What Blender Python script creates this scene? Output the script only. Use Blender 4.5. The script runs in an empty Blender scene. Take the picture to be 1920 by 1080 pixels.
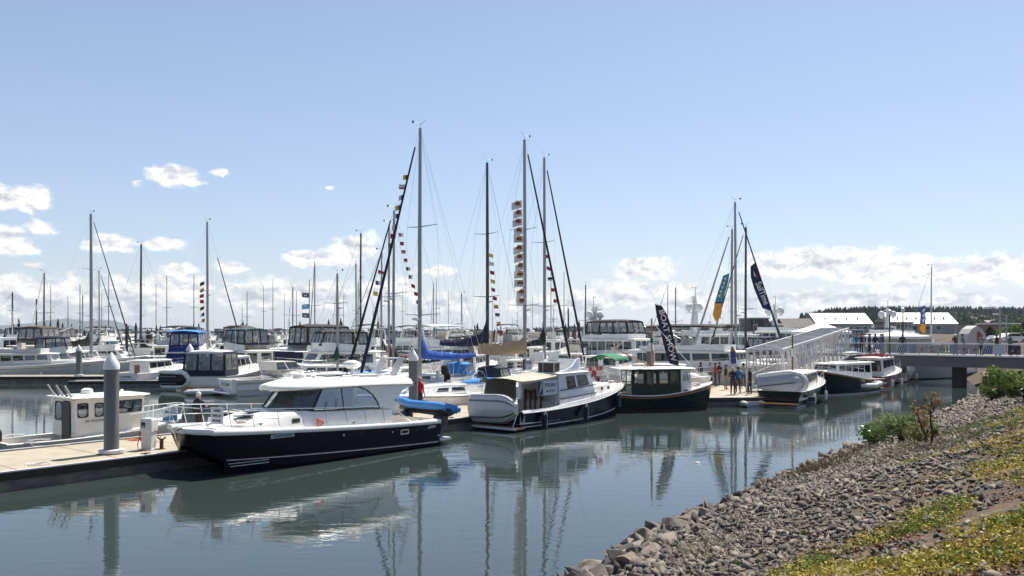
import bpy, bmesh, math, random
import numpy as np
from mathutils import Vector as V, Matrix as MX, noise as NZ
R = math.radians
random.seed(11)
SC = bpy.context.scene
COL = SC.collection
# ---------------------------------------------------------------- camera
F = 1600.0; EYE = 4.7; HOR = 618.0        # focal length in photo pixels, eye height over the water, horizon row
cam = bpy.data.cameras.new('camera'); camo = bpy.data.objects.new('camera', cam); COL.objects.link(camo)
cam.sensor_width = 36; cam.lens = F/1920*36; cam.shift_y = (HOR-540)/1920
cam.clip_start = .3; cam.clip_end = 40000
camo.location = (0, 0, EYE); camo.rotation_euler = (R(90), 0, 0)
SC.camera = camo
SC.view_settings.view_transform = 'Standard'; SC.view_settings.look = 'None'
SC.view_settings.exposure = 0.64; SC.view_settings.gamma = 1
# ---------------------------------------------------------------- sun and sky
SUN_AZ, SUN_EL = R(35), R(60)
sv = V((math.sin(SUN_AZ)*math.cos(SUN_EL), math.cos(SUN_AZ)*math.cos(SUN_EL), math.sin(SUN_EL)))
sl = bpy.data.lights.new('sun', 'SUN'); sl.energy = 5.0; sl.angle = R(.53); sl.color = (1, .94, .84)
so = bpy.data.objects.new('sun', sl); COL.objects.link(so); so.rotation_euler = sv.to_track_quat('Z', 'Y').to_euler()
so.location = (0, 0, 60)
W = bpy.data.worlds.new('World'); SC.world = W; W.use_nodes = True
def nt_helpers(nt):
    def N(t, **k):
        n = nt.nodes.new(t)
        for a, b in k.items():
            if a == 'ins':
                for i, v in b.items():
                    if isinstance(v, bpy.types.NodeSocket): nt.links.new(v, n.inputs[i])
                    else: n.inputs[i].default_value = v
            else: setattr(n, a, b)
        return n
    def Mth(op, a, b=None, c=None, clamp=False):
        n = nt.nodes.new('ShaderNodeMath'); n.operation = op; n.use_clamp = clamp
        for i, v in enumerate((a, b, c)):
            if v is None: continue
            if isinstance(v, bpy.types.NodeSocket): nt.links.new(v, n.inputs[i])
            else: n.inputs[i].default_value = v
        return n.outputs[0]
    return N, Mth
def build_world():
    nt = W.node_tree; nt.nodes.clear(); N, M = nt_helpers(nt)
    sky = N('ShaderNodeTexSky', sky_type='NISHITA', sun_disc=False, sun_elevation=SUN_EL, sun_rotation=SUN_AZ,
            air_density=1.0, dust_density=.6, ozone_density=1.2, altitude=0)
    tc = N('ShaderNodeTexCoord'); sx = N('ShaderNodeSeparateXYZ', ins={0: tc.outputs['Generated']})
    X, Y, Z = sx.outputs
    u = M('MULTIPLY', M('ARCTAN2', X, Y), F)
    v = M('MULTIPLY', M('ARCSINE', Z), F)
    uv = N('ShaderNodeCombineXYZ', ins={0: u, 1: v}).outputs[0]
    def nz(vec, sx_, sy_, off, det=6, rough=.55, lac=2.1):
        mp = N('ShaderNodeMapping', ins={0: vec, 1: (off[0], off[1], off[2] if len(off) > 2 else 0), 3: (1/sx_, 1/sy_, 1)})
        return N('ShaderNodeTexNoise', ins={'Vector': mp.outputs[0], 'Scale': 1.0, 'Detail': det, 'Roughness': rough, 'Lacunarity': lac}).outputs[0]
    # warp gives billows
    wx = M('MULTIPLY', M('SUBTRACT', nz(uv, 22, 16, (3, 1, 4), 4), .5), 16)
    wy = M('MULTIPLY', M('SUBTRACT', nz(uv, 22, 16, (9, 7, 1), 4), .5), 12)
    wv = N('ShaderNodeVectorMath', operation='ADD', ins={0: uv, 1: N('ShaderNodeCombineXYZ', ins={0: wx, 1: wy}).outputs[0]}).outputs[0]
    def UV(px, py):
        a = math.atan2(px-960, F); e = math.atan2((HOR-py)*math.cos(a), F)
        return a*F, e*F
    blobs = [(325, 328, 56, 24), (352, 338, 28, 12), (258, 343, 16, 8), (410, 323, 20, 8), (24, 372, 58, 28), (58, 384, 30, 16), (-60, 370, 60, 38), (75, 430, 28, 18), (10, 440, 36, 20),
             (26, 466, 46, 16), (55, 498, 24, 9), (210, 456, 50, 19), (310, 458, 42, 14), (426, 500, 34, 14), (330, 506, 40, 13), (595, 486, 74, 18), (668, 460, 50, 32), (632, 470, 40, 18),
             (820, 508, 44, 12), (1212, 505, 78, 25), (1190, 493, 34, 15), (1530, 492, 150, 32), (1440, 485, 50, 20), (1640, 505, 120, 28), (1740, 515, 110, 32), (1860, 502, 70, 30),
             (1950, 505, 90, 34), (617, 352, 10, 5), (112, 590, 12, 8), (128, 596, 12, 7), (148, 598, 16, 6), (175, 601, 18, 5), (195, 602, 12, 3), (-200, 480, 90, 40), (2150, 470, 120, 40),
             (60, 560, 150, 42), (230, 565, 110, 46), (330, 545, 90, 34), (470, 555, 90, 34), (520, 545, 60, 28), (610, 555, 80, 32), (720, 545, 70, 30), (830, 570, 90, 26),
             (1010, 575, 80, 22), (1100, 565, 70, 30), (1180, 555, 90, 36), (1290, 560, 80, 34), (1400, 570, 80, 30), (1520, 560, 90, 26), (1640, 565, 90, 26), (1800, 570, 120, 24), (-150, 560, 130, 45)]
    d = None
    for px, py, rx, ry in blobs:
        cu, cv = UV(px, py)
        mp = N('ShaderNodeMapping', vector_type='POINT', ins={0: wv, 1: (-cu/rx, -cv/ry, 0), 3: (1/rx, 1/ry, 1)})
        l = N('ShaderNodeVectorMath', operation='LENGTH', ins={0: mp.outputs[0]}).outputs['Value']
        q = M('SUBTRACT', 1.0, l)
        q = M('MULTIPLY', q, .55 if rx < 30 else .8)
        d = q if d is None else M('MAXIMUM', d, q)
    # cumulus elsewhere round the horizon, behind the camera too
    ring = M('SUBTRACT', .42, M('ABSOLUTE', M('DIVIDE', M('SUBTRACT', v, 90), 190)))
    ring = M('ADD', ring, M('MULTIPLY', M('SUBTRACT', nz(uv, 260, 110, (5, 2, 8), 3), .62), 2.6))
    side = M('MULTIPLY', M('GREATER_THAN', M('ABSOLUTE', u), 1100), ring)
    d = M('MAXIMUM', d, M('MULTIPLY_ADD', M('LESS_THAN', M('ABSOLUTE', u), 1100), -5, side))
    n1 = nz(wv, 46, 30, (0, 0, 0), 8, .58)
    n1b = nz(wv, 46, 30, (-.12, -.26, 0), 8, .58)   # the same noise looked up a little towards the sun
    dens = M('ADD', d, M('MULTIPLY', M('SUBTRACT', n1, .5), 1.5))
    a = N('ShaderNodeMapRange', interpolation_type='SMOOTHSTEP', ins={0: dens, 1: -.02, 2: .40, 3: 0, 4: 1}).outputs[0]
    thin = N('ShaderNodeMapRange', interpolation_type='SMOOTHSTEP', ins={0: v, 1: 20, 2: 120, 3: .38, 4: 0}).outputs[0]
    lit = M('ADD', M('MULTIPLY', M('SUBTRACT', n1, n1b), 3.3), .62)
    n2 = nz(uv, 120, 26, (2, 6, 3), 5, .5)
    lit = M('ADD', lit, M('MULTIPLY', M('SUBTRACT', n2, .5), .8))
    lit = M('SUBTRACT', lit, N('ShaderNodeMapRange', ins={0: v, 1: 10, 2: 75, 3: .42, 4: -.12}).outputs[0])
    lit = M('ADD', lit, N('ShaderNodeMapRange', ins={0: dens, 1: .05, 2: .9, 3: .18, 4: -.30}).outputs[0])
    cr = N('ShaderNodeValToRGB', ins={0: lit})
    el = cr.color_ramp.elements
    el[0].position = .0; el[0].color = (.34, .36, .41, 1)
    el[1].position = 1; el[1].color = (.78, .76, .71, 1)
    e = el.new(.42); e.color = (.50, .51, .55, 1)
    e = el.new(.68); e.color = (.66, .65, .62, 1)
    skc = N('ShaderNodeVectorMath', operation='SCALE', ins={0: sky.outputs[0], 3: .080}).outputs[0]
    # summer haze whitens the blue a little
    hz = N('ShaderNodeMapRange', interpolation_type='SMOOTHSTEP', ins={0: v, 1: -20, 2: 700, 3: .36, 4: .17}).outputs[0]
    skc = N('ShaderNodeMixRGB', ins={0: hz, 1: skc, 2: (.39, .46, .67, 1)}).outputs[0]
    base = N('ShaderNodeMixRGB', ins={0: thin, 1: skc, 2: (.50, .53, .58, 1)}).outputs[0]
    al = M('MULTIPLY', a, .96)
    c = N('ShaderNodeMixRGB', ins={0: al, 1: base, 2: cr.outputs[0]}).outputs[0]
    bg = N('ShaderNodeBackground', ins={0: c, 1: 1.0})
    out = N('ShaderNodeOutputWorld', ins={0: bg.outputs[0]})
build_world()
W.cycles.sampling_method = 'MANUAL'; W.cycles.sample_map_resolution = 512
# ---------------------------------------------------------------- placing: photo column + distance -> world
def wx(px, d): return (px-960)/F*d
def wz(py, d): return EYE-(py-HOR)*d/F
def pt(px, py, d): return V((wx(px, d), d, wz(py, d)))
def on(px, py, z=0):                  # where the sight line through a pixel meets the level z
    d = (EYE-z)*F/(py-HOR); return V((wx(px, d), d, z))
# ---------------------------------------------------------------- materials
MC = {}
def mat(name, c, rough=.5, metal=0, var=.10, scale=3.0, bump=0.0, bscale=25.0, coat=0.0, c2=None, spec=.5, stretch=(1, 1, 1), detail=5):
    if name in MC: return MC[name]
    m = bpy.data.materials.new(name); m.use_nodes = True; nt = m.node_tree; nt.nodes.clear(); N, M = nt_helpers(nt)
    tc = N('ShaderNodeTexCoord'); mp = N('ShaderNodeMapping', ins={0: tc.outputs['Object'], 3: stretch})
    n = N('ShaderNodeTexNoise', ins={'Vector': mp.outputs[0], 'Scale': scale, 'Detail': detail, 'Roughness': .6})
    if c2:
        rp = N('ShaderNodeMapRange', ins={0: n.outputs[0], 1: .35, 2: .65})
        col = N('ShaderNodeMixRGB', ins={0: rp.outputs[0], 1: (*c, 1), 2: (*c2, 1)}).outputs[0]
    else:
        rp = N('ShaderNodeMapRange', ins={0: n.outputs[0], 1: .25, 2: .75, 3: 1-var, 4: 1+var})
        col = N('ShaderNodeVectorMath', operation='SCALE', ins={0: c, 3: rp.outputs[0]}).outputs[0]
    b = N('ShaderNodeBsdfPrincipled', ins={'Base Color': col, 'Metallic': metal, 'Coat Weight': coat, 'Specular IOR Level': spec})
    rr = N('ShaderNodeMapRange', ins={0: n.outputs[0], 1: .2, 2: .8, 3: rough*.8, 4: min(1, rough*1.2)})
    nt.links.new(rr.outputs[0], b.inputs['Roughness'])
    if bump:
        n2 = N('ShaderNodeTexNoise', ins={'Vector': mp.outputs[0], 'Scale': bscale, 'Detail': 4})
        bp = N('ShaderNodeBump', ins={'Strength': bump, 'Distance': .02, 'Height': n2.outputs[0]})
        nt.links.new(bp.outputs[0], b.inputs['Normal'])
    N('ShaderNodeOutputMaterial', ins={0: b.outputs[0]})
    MC[name] = m; return m
def glassmat(name, tint, refl=.06, rough=.03, haze=None):
    if name in MC: return MC[name]
    m = bpy.data.materials.new(name); m.use_nodes = True; nt = m.node_tree; nt.nodes.clear(); N, M = nt_helpers(nt)
    ge = N('ShaderNodeNewGeometry'); dt = N('ShaderNodeVectorMath', operation='DOT_PRODUCT', ins={0: ge.outputs['Incoming'], 1: ge.outputs['Normal']}).outputs['Value']
    k = M('MULTIPLY_ADD', M('POWER', M('SUBTRACT', 1.0, M('ABSOLUTE', dt), clamp=True), 5.0), .9, .04+refl, clamp=True)
    t = N('ShaderNodeBsdfTransparent', ins={0: (*tint, 1)}).outputs[0]
    if haze:                                                       # milky clear vinyl
        tc = N('ShaderNodeTexCoord'); nn = N('ShaderNodeTexNoise', ins={'Vector': tc.outputs['Object'], 'Scale': 2.5, 'Detail': 3})
        bp = N('ShaderNodeBump', ins={'Strength': .5, 'Distance': .05, 'Height': nn.outputs[0]})
        df = N('ShaderNodeBsdfDiffuse', ins={0: (*haze, 1)})
        hf = N('ShaderNodeMapRange', ins={0: nn.outputs[0], 1: .3, 2: .7, 3: .12, 4: .5})
        t = N('ShaderNodeMixShader', ins={0: hf.outputs[0], 1: t, 2: df.outputs[0]}).outputs[0]
    g = N('ShaderNodeBsdfGlossy', ins={0: (.9, .95, 1, 1), 'Roughness': rough})
    if haze: nt.links.new(bp.outputs[0], g.inputs['Normal'])
    mx = N('ShaderNodeMixShader', ins={0: k, 1: t, 2: g.outputs[0]})
    N('ShaderNodeOutputMaterial', ins={0: mx.outputs[0]})
    MC[name] = m; return m
WH = mat('white_gelcoat', (.80, .79, .75), .28, var=.05, coat=.3)
OW = mat('cream_gelcoat', (.72, .69, .61), .32, var=.06, coat=.2)
GW = mat('grey_white_paint', (.62, .63, .63), .35, var=.07)
CR = mat('warm_deck_paint', (.70, .62, .50), .5, var=.08)
NONSKID = mat('nonskid_deck', (.66, .65, .61), .7, var=.06, bump=.3, bscale=120)
NAVY = mat('navy_hull_paint', (.006, .009, .030), .22, var=.15, coat=.1, spec=.3)
BLACKH = mat('black_blue_hull_paint', (.002, .0025, .006), .22, var=.15, coat=.0, spec=.22)
GREENH = mat('dark_green_hull_paint', (.003, .012, .011), .24, var=.15, coat=.05, spec=.3)
REDH = mat('red_hull_paint', (.24, .022, .028), .25, var=.12, coat=.3)
BLUEH = mat('pale_blue_grey_hull_paint', (.46, .52, .62), .25, var=.06, coat=.3)
GREYH = mat('grey_hull_paint', (.36, .37, .38), .35, var=.1)
BOTTOM = mat('antifouling_paint', (.03, .012, .010), .7, var=.3)
BOTBLK = mat('dark_antifouling_paint', (.010, .010, .012), .6, var=.3)
STRIPE = mat('white_boot_stripe', (.7, .7, .68), .35, var=.1)
STEEL = mat('stainless_steel', (.72, .72, .72), .22, metal=1, var=.05)
ALU = mat('spar_aluminium', (.34, .33, .32), .42, metal=.6, var=.08)
ALUL = mat('pale_aluminium', (.62, .61, .60), .45, metal=.25, var=.08)
DKSPAR = mat('dark_spar', (.07, .065, .06), .45, metal=.3, var=.12)
BLACK = mat('black_rubber', (.012, .012, .013), .5, var=.2)
DGREY = mat('dark_grey_plastic', (.05, .05, .055), .45, var=.15)
WOOD = mat('varnished_teak', (.20, .075, .025), .35, var=.3, scale=4, stretch=(1, 1, 9), coat=.3)
WOODL = mat('light_varnished_wood', (.38, .20, .07), .35, var=.2, scale=4, stretch=(1, 6, 6), coat=.2)
TAN = mat('tan_canvas', (.37, .26, .155), .85, var=.12, scale=3, bump=.5, bscale=9)
TANL = mat('beige_canvas', (.42, .38, .30), .85, var=.1, bump=.4, bscale=8)
CBLUE = mat('bright_blue_canvas', (.012, .07, .36), .8, var=.12, bump=.6, bscale=9)
CSKY = mat('sky_blue_canvas', (.03, .22, .60), .8, var=.12, bump=.4, bscale=7)
CNAVY = mat('navy_canvas', (.010, .014, .042), .85, var=.2, bump=.4, bscale=7)
CROY = mat('royal_blue_canvas', (.010, .028, .17), .8, var=.15, bump=.4, bscale=7)
CTEAL = mat('teal_grey_canvas', (.045, .085, .105), .8, var=.12, bump=.4, bscale=7)
CBLK = mat('black_canvas', (.016, .014, .015), .85, var=.2, bump=.4, bscale=7)
CBRN = mat('brown_canvas', (.07, .05, .035), .85, var=.2, bump=.4, bscale=7)
CGRN = mat('green_canvas', (.012, .16, .075), .8, var=.12, bump=.3, bscale=7)
CDGR = mat('dark_green_canvas', (.012, .045, .028), .85, var=.15, bump=.4, bscale=7)
CDRED = mat('dark_red_canvas', (.13, .018, .015), .85, var=.15, bump=.4, bscale=7)
INFL = mat('grey_hypalon', (.45, .46, .48), .5, var=.07)
INFLB = mat('blue_hypalon', (.05, .25, .66), .42, var=.07)
INT = mat('cabin_interior', (.14, .085, .05), .6, var=.3)
SEAT = mat('seat_vinyl', (.45, .42, .37), .5, var=.1)
GLS = glassmat('tinted_glass', (.24, .26, .26), .07)
GLC = glassmat('clear_glass', (.60, .66, .68), .08)
GLD = glassmat('dark_glass', (.05, .055, .055), .03)
GLB = glassmat('blue_grey_glass', (.20, .25, .28), .20)
VIN = glassmat('clear_vinyl', (.62, .62, .62), .03, .15, haze=(.38, .37, .36))
CONC = mat('dock_concrete', (.40, .345, .26), .85, c2=(.32, .275, .21), scale=1.1, bump=.25, bscale=40, detail=8)
CONCD = mat('wet_concrete', (.085, .075, .065), .7, c2=(.19, .175, .15), scale=2.2, stretch=(1, 1, 2.5), bump=.5, bscale=12, detail=8)
CONCB = mat('bridge_concrete', (.185, .17, .155), .85, var=.16, scale=.8, bump=.3, bscale=12, detail=8)
TIMB = mat('creosote_timber', (.030, .022, .018), .75, var=.35, scale=3, bump=.5, bscale=10)
PILE = mat('grey_pile_sleeve', (.165, .17, .175), .45, c2=(.12, .12, .118), scale=1.2, metal=.15, stretch=(1, 1, .25))
PILEW = mat('white_pile_cap', (.72, .73, .74), .45, var=.05)
ROPE = mat('white_rope', (.62, .60, .55), .8, var=.1)
SKIN = mat('skin', (.42, .23, .16), .55, var=.08)
ORNG = mat('orange_rubber', (.55, .09, .015), .5, var=.1)
# ---------------------------------------------------------------- mesh building
class MB:
    def __init__(s): s.v = []; s.f = []; s.m = []; s.mats = []
    def mi(s, m):
        if m not in s.mats: s.mats.append(m)
        return s.mats.index(m)
    def add(s, vs, fs, m):
        o = len(s.v); s.v += [tuple(v) for v in vs]; k = s.mi(m)
        for f in fs: s.f.append(tuple(i+o for i in f)); s.m.append(k)
        return s
    def box(s, x0, x1, y0, y1, z0, z1, m, T=None):
        vs = [V((x, y, z)) for z in (z0, z1) for y in (y0, y1) for x in (x0, x1)]
        if T: vs = [T @ v for v in vs]
        return s.add(vs, [(0, 2, 3, 1), (4, 5, 7, 6), (0, 1, 5, 4), (2, 6, 7, 3), (0, 4, 6, 2), (1, 3, 7, 5)], m)
    def bar(s, a, b, w, h, m):                        # rectangular bar between two points
        a = V(a); b = V(b); d = (b-a).normalized(); up = V((0, 0, 1))
        if abs(d.z) > .98: up = V((0, 1, 0))
        x = d.cross(up).normalized()*w/2; y = x.cross(d).normalized()*h/2
        vs = [p+q for p in (a, b) for q in (-x-y, x-y, x+y, -x+y)]
        return s.add(vs, [(3, 2, 1, 0), (4, 5, 6, 7), (0, 1, 5, 4), (1, 2, 6, 5), (2, 3, 7, 6), (3, 0, 4, 7)], m)
    def tube(s, pts, r, m, n=6, cap=True):
        pts = [V(p) for p in pts]; k = len(pts)
        rs = r if isinstance(r, (list, tuple)) else [r]*k
        rings = []; px = None
        for i, p in enumerate(pts):
            d = (pts[min(i+1, k-1)]-pts[max(i-1, 0)])
            d = d.normalized() if d.length > 1e-9 else V((0, 0, 1))
            if px is None:
                up = V((0, 0, 1)) if abs(d.z) < .9 else V((1, 0, 0)); px = d.cross(up).normalized()
            else:
                px = px-d*px.dot(d)
                px = px.normalized() if px.length > 1e-6 else d.cross(V((.3, .5, .8))).normalized()
            py = d.cross(px)
            rings.append([p+px*math.cos(6.28318*j/n)*rs[i]+py*math.sin(6.28318*j/n)*rs[i] for j in range(n)])
        return s.loft(rings, m, cap0=cap, cap1=cap)
    def loft(s, rings, m, close=True, cap0=False, cap1=False, mf=None):
        n = len(rings[0]); o = len(s.v); s.v += [tuple(p) for r in rings for p in r]
        for i in range(len(rings)-1):
            for j in range(n if close else n-1):
                mm = mf(i, j) if mf else m
                if mm is None: continue
                k = (j+1) % n
                s.f.append((o+i*n+j, o+i*n+k, o+(i+1)*n+k, o+(i+1)*n+j)); s.m.append(s.mi(mm))
        if cap0: s.f.append(tuple(o+j for j in range(n))[::-1]); s.m.append(s.mi(m))
        if cap1: s.f.append(tuple(o+(len(rings)-1)*n+j for j in range(n))); s.m.append(s.mi(m))
        return s
    def poly(s, pts, m): return s.add(pts, [tuple(range(len(pts)))], m)
    def extr(s, pts, vec, m):
        vec = V(vec); a = [V(p) for p in pts]; return s.loft([a, [p+vec for p in a]], m, cap0=True, cap1=True)
    def ball(s, c, r, m, nu=10, nv=6, T=None):
        c = V(c); r = V(r) if not isinstance(r, (int, float)) else V((r, r, r)); rings = []
        for i in range(nv+1):
            a = math.pi*i/nv-math.pi/2
            ring = [V((math.cos(6.28318*j/nu)*math.cos(a)*r.x, math.sin(6.28318*j/nu)*math.cos(a)*r.y, math.sin(a)*r.z)) for j in range(nu)]
            if T: ring = [T @ p for p in ring]
            rings.append([c+p for p in ring])
        return s.loft(rings, m)
    def lathe(s, prof, c, m, n=16, mf=None):
        c = V(c); return s.loft([[c+V((math.cos(6.28318*j/n)*r, math.sin(6.28318*j/n)*r, z)) for j in range(n)] for r, z in prof], m, cap0=True, cap1=True, mf=mf)
    def build(s, name, parent=None, sm=35, T=None):
        me = bpy.data.meshes.new(name)
        vs = s.v if T is None else [tuple(T @ V(v)) for v in s.v]
        me.from_pydata(vs, [], s.f)
        for m in s.mats: me.materials.append(m)
        me.polygons.foreach_set('material_index', s.m)
        bm = bmesh.new(); bm.from_mesh(me); bmesh.ops.remove_doubles(bm, verts=bm.verts, dist=.0004)
        bmesh.ops.recalc_face_normals(bm, faces=bm.faces); bm.to_mesh(me); bm.free()
        if sm:
            me.polygons.foreach_set('use_smooth', [True]*len(me.polygons))
            try: me.set_sharp_from_angle(angle=R(sm))
            except Exception: pass
        o = bpy.data.objects.new(name, me); COL.objects.link(o)
        if parent: o.parent = parent
        return o
def tag(o, label=None, cat=None, group=None, kind=None):
    if label: o['label'] = label
    if cat: o['category'] = cat
    if group: o['group'] = group
    if kind: o['kind'] = kind
    return o
def thing(name, label, cat, loc=(0, 0, 0), rz=0, group=None):
    o = bpy.data.objects.new(name, None); COL.objects.link(o); o.location = loc; o.rotation_euler = (0, 0, rz)
    o.empty_display_size = .3
    return tag(o, label, cat, group)
def copytree(o, parent=None):
    c = o.copy(); COL.objects.link(c)
    if parent: c.parent = parent
    for ch in list(o.children): copytree(ch, c)
    return c
def place(root, a, b):             # put a boat with its stern at a and its bow towards b
    a = V(a); b = V(b); root.location = (a.x, a.y, 0); root.rotation_euler = (0, 0, math.atan2(b.y-a.y, b.x-a.x)); return root
FONT = {}
def text(s, size, m, parent, name, org, ex, ey, bold=False, ext=.003, align='CENTER', shear=0, sx=1):
    c = bpy.data.curves.new(name, 'FONT'); c.body = s; c.size = size; c.align_x = align; c.align_y = 'CENTER'; c.extrude = ext
    c.offset = .012*size if bold else 0; c.shear = shear; c.resolution_u = 3
    o = bpy.data.objects.new(name, c); COL.objects.link(o)
    dg = bpy.context.evaluated_depsgraph_get(); me = bpy.data.meshes.new_from_object(o.evaluated_get(dg))
    bpy.data.objects.remove(o); bpy.data.curves.remove(c)
    ex = V(ex).normalized(); ey = V(ey).normalized(); ez = ex.cross(ey).normalized()
    T = MX.Translation(V(org)) @ MX(((ex.x*sx, ey.x, ez.x, 0), (ex.y*sx, ey.y, ez.y, 0), (ex.z*sx, ey.z, ez.z, 0), (0, 0, 0, 1)))
    me.transform(T); me.materials.clear(); me.materials.append(m)
    me.name = name; o = bpy.data.objects.new(name, me); COL.objects.link(o); o.parent = parent
    return o
# ---------------------------------------------------------------- water
def water_mat():
    m = bpy.data.materials.new('harbour_water'); m.use_nodes = True; nt = m.node_tree; nt.nodes.clear(); N, M = nt_helpers(nt)
    g = N('ShaderNodeNewGeometry'); P = g.outputs['Position']
    mp = N('ShaderNodeMapping', ins={0: P, 3: (.55, 1.5, 1)})
    a = N('ShaderNodeTexNoise', ins={'Vector': mp.outputs[0], 'Scale': 1.6, 'Detail': 3, 'Roughness': .5, 'Distortion': .6})
    mp2 = N('ShaderNodeMapping', ins={0: P, 2: (0, 0, .35), 3: (.7, 1.3, 1)})
    b = N('ShaderNodeTexNoise', ins={'Vector': mp2.outputs[0], 'Scale': 5.5, 'Detail': 2, 'Roughness': .5})
    big = N('ShaderNodeTexNoise', ins={'Vector': P, 'Scale': .07, 'Detail': 2})
    gust = N('ShaderNodeMapRange', ins={0: big.outputs[0], 1: .42, 2: .68, 3: .25, 4: 1.0})
    h = M('ADD', M('MULTIPLY', a.outputs[0], .03), M('MULTIPLY', M('MULTIPLY', b.outputs[0], .008), gust.outputs[0]))
    bp = N('ShaderNodeBump', ins={'Strength': .16, 'Distance': 1.0, 'Height': h})
    n = N('ShaderNodeTexNoise', ins={'Vector': P, 'Scale': .2, 'Detail': 3})
    col = N('ShaderNodeMixRGB', ins={0: n.outputs[0], 1: (.028, .042, .040, 1), 2: (.036, .050, .046, 1)})
    s = N('ShaderNodeBsdfPrincipled', ins={'Base Color': col.outputs[0], 'Roughness': .02, 'IOR': 1.42, 'Normal': bp.outputs[0], 'Specular IOR Level': .75})
    N('ShaderNodeOutputMaterial', ins={0: s.outputs[0]}); return m
w = MB(); w.box(-8000, 3500, -300, 9000, -1.5, 0, water_mat()); wo = w.build('water', sm=0); tag(wo, kind='structure')
# ---------------------------------------------------------------- bank
SH = np.array([(-40, -14), (-12, 1), (-3, 9.5), (.2, 14), (1.6, 16.4), (3.3, 19.6), (6.2, 23.6), (9.0, 27.6), (12.6, 32.4), (16.6, 37.2), (20.6, 42.6), (23.6, 47.2), (29, 54.5), (34.5, 62.5), (39, 72), (46, 88), (54, 104), (62, 124), (80, 150), (84, 180), (60, 215), (10, 250), (-60, 330), (-130, 440)], float)
def sdist(x, y):                       # signed distance to the shoreline, positive on land
    best = np.full(x.shape, 1e9); sg = np.zeros(x.shape)
    for (ax, ay), (bx, by) in zip(SH[:-1], SH[1:]):
        dx, dy = bx-ax, by-ay; t = np.clip(((x-ax)*dx+(y-ay)*dy)/(dx*dx+dy*dy), 0, 1)
        qx = x-(ax+t*dx); qy = y-(ay+t*dy); d = np.hypot(qx, qy); c = dx*qy-dy*qx
        k = d < best; best = np.where(k, d, best); sg = np.where(k, -np.sign(c), sg)
    return best*sg
def vnoise(x, y, s, seed=0):
    f = lambda a, b: NZ.noise(V((a/s+seed*7.3, b/s-seed*3.1, seed)))
    return np.vectorize(f)(x, y)
def bank_z(x, y, nz=True):
    x = np.asarray(x, float); y = np.asarray(y, float); s = sdist(x, y)
    z = np.where(s < 0, s*.45, np.where(s < 7.4, s*.375, 2.775+(s-7.4)*.012)); z = np.minimum(z, 3.05); z = np.maximum(z, -3)
    if nz: z = z+np.clip(s/3, 0, 1)*(.10*vnoise(x, y, 2.2, 1)+.22*vnoise(x, y, 7, 2))
    return z
def bank_mat():
    m = bpy.data.materials.new('stony_soil'); m.use_nodes = True; nt = m.node_tree; nt.nodes.clear(); N, M = nt_helpers(nt)
    g = N('ShaderNodeNewGeometry'); P = g.outputs['Position']
    n1 = N('ShaderNodeTexNoise', ins={'Vector': P, 'Scale': .35, 'Detail': 8, 'Roughness': .65}); n2 = N('ShaderNodeTexVoronoi', ins={'Vector': P, 'Scale': 9.0})
    cr = N('ShaderNodeValToRGB', ins={0: n1.outputs[0]}); e = cr.color_ramp.elements
    e[0].position = .35; e[0].color = (.055, .048, .040, 1); e[1].position = .65; e[1].color = (.14, .105, .055, 1); q = e.new(.52); q.color = (.10, .062, .038, 1)
    c = N('ShaderNodeMixRGB', blend_type='MULTIPLY', ins={0: .8, 1: cr.outputs[0], 2: n2.outputs['Color']})
    c2 = N('ShaderNodeMixRGB', ins={0: .5, 1: cr.outputs[0], 2: c.outputs[0]})
    bp = N('ShaderNodeBump', ins={'Strength': .8, 'Distance': .05, 'Height': n2.outputs[0]})
    s = N('ShaderNodeBsdfPrincipled', ins={'Base Color': c2.outputs[0], 'Roughness': .95, 'Normal': bp.outputs[0]})
    N('ShaderNodeOutputMaterial', ins={0: s.outputs[0]}); return m
SOIL = bank_mat()
def grid(name, xs, ys, zf, m, kind='structure'):
    X, Y = np.meshgrid(xs, ys); Z = zf(X, Y); ny, nx = X.shape
    vs = list(zip(X.ravel(), Y.ravel(), Z.ravel()))
    fs = [(j*nx+i, j*nx+i+1, (j+1)*nx+i+1, (j+1)*nx+i) for j in range(ny-1) for i in range(nx-1) if max(Z[j, i], Z[j, i+1], Z[j+1, i], Z[j+1, i+1]) > -1.4]
    b = MB(); b.v = [tuple(map(float, v)) for v in vs]; b.f = fs; b.m = [0]*len(fs); b.mats = [m]
    me = bpy.data.meshes.new(name); me.from_pydata(b.v, [], b.f); me.materials.append(m); me.polygons.foreach_set('use_smooth', [True]*len(fs))
    o = bpy.data.objects.new(name, me); COL.objects.link(o); tag(o, kind=kind); return o
grid('bank', np.concatenate([np.arange(-150, -30, 12), np.arange(-30, 40, .6), np.arange(40, 110, 3), np.arange(110, 520, 20)]), np.concatenate([np.arange(-12, 62, .6), np.arange(62, 130, 3), np.arange(130, 480, 10)]), bank_z, SOIL)
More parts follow.
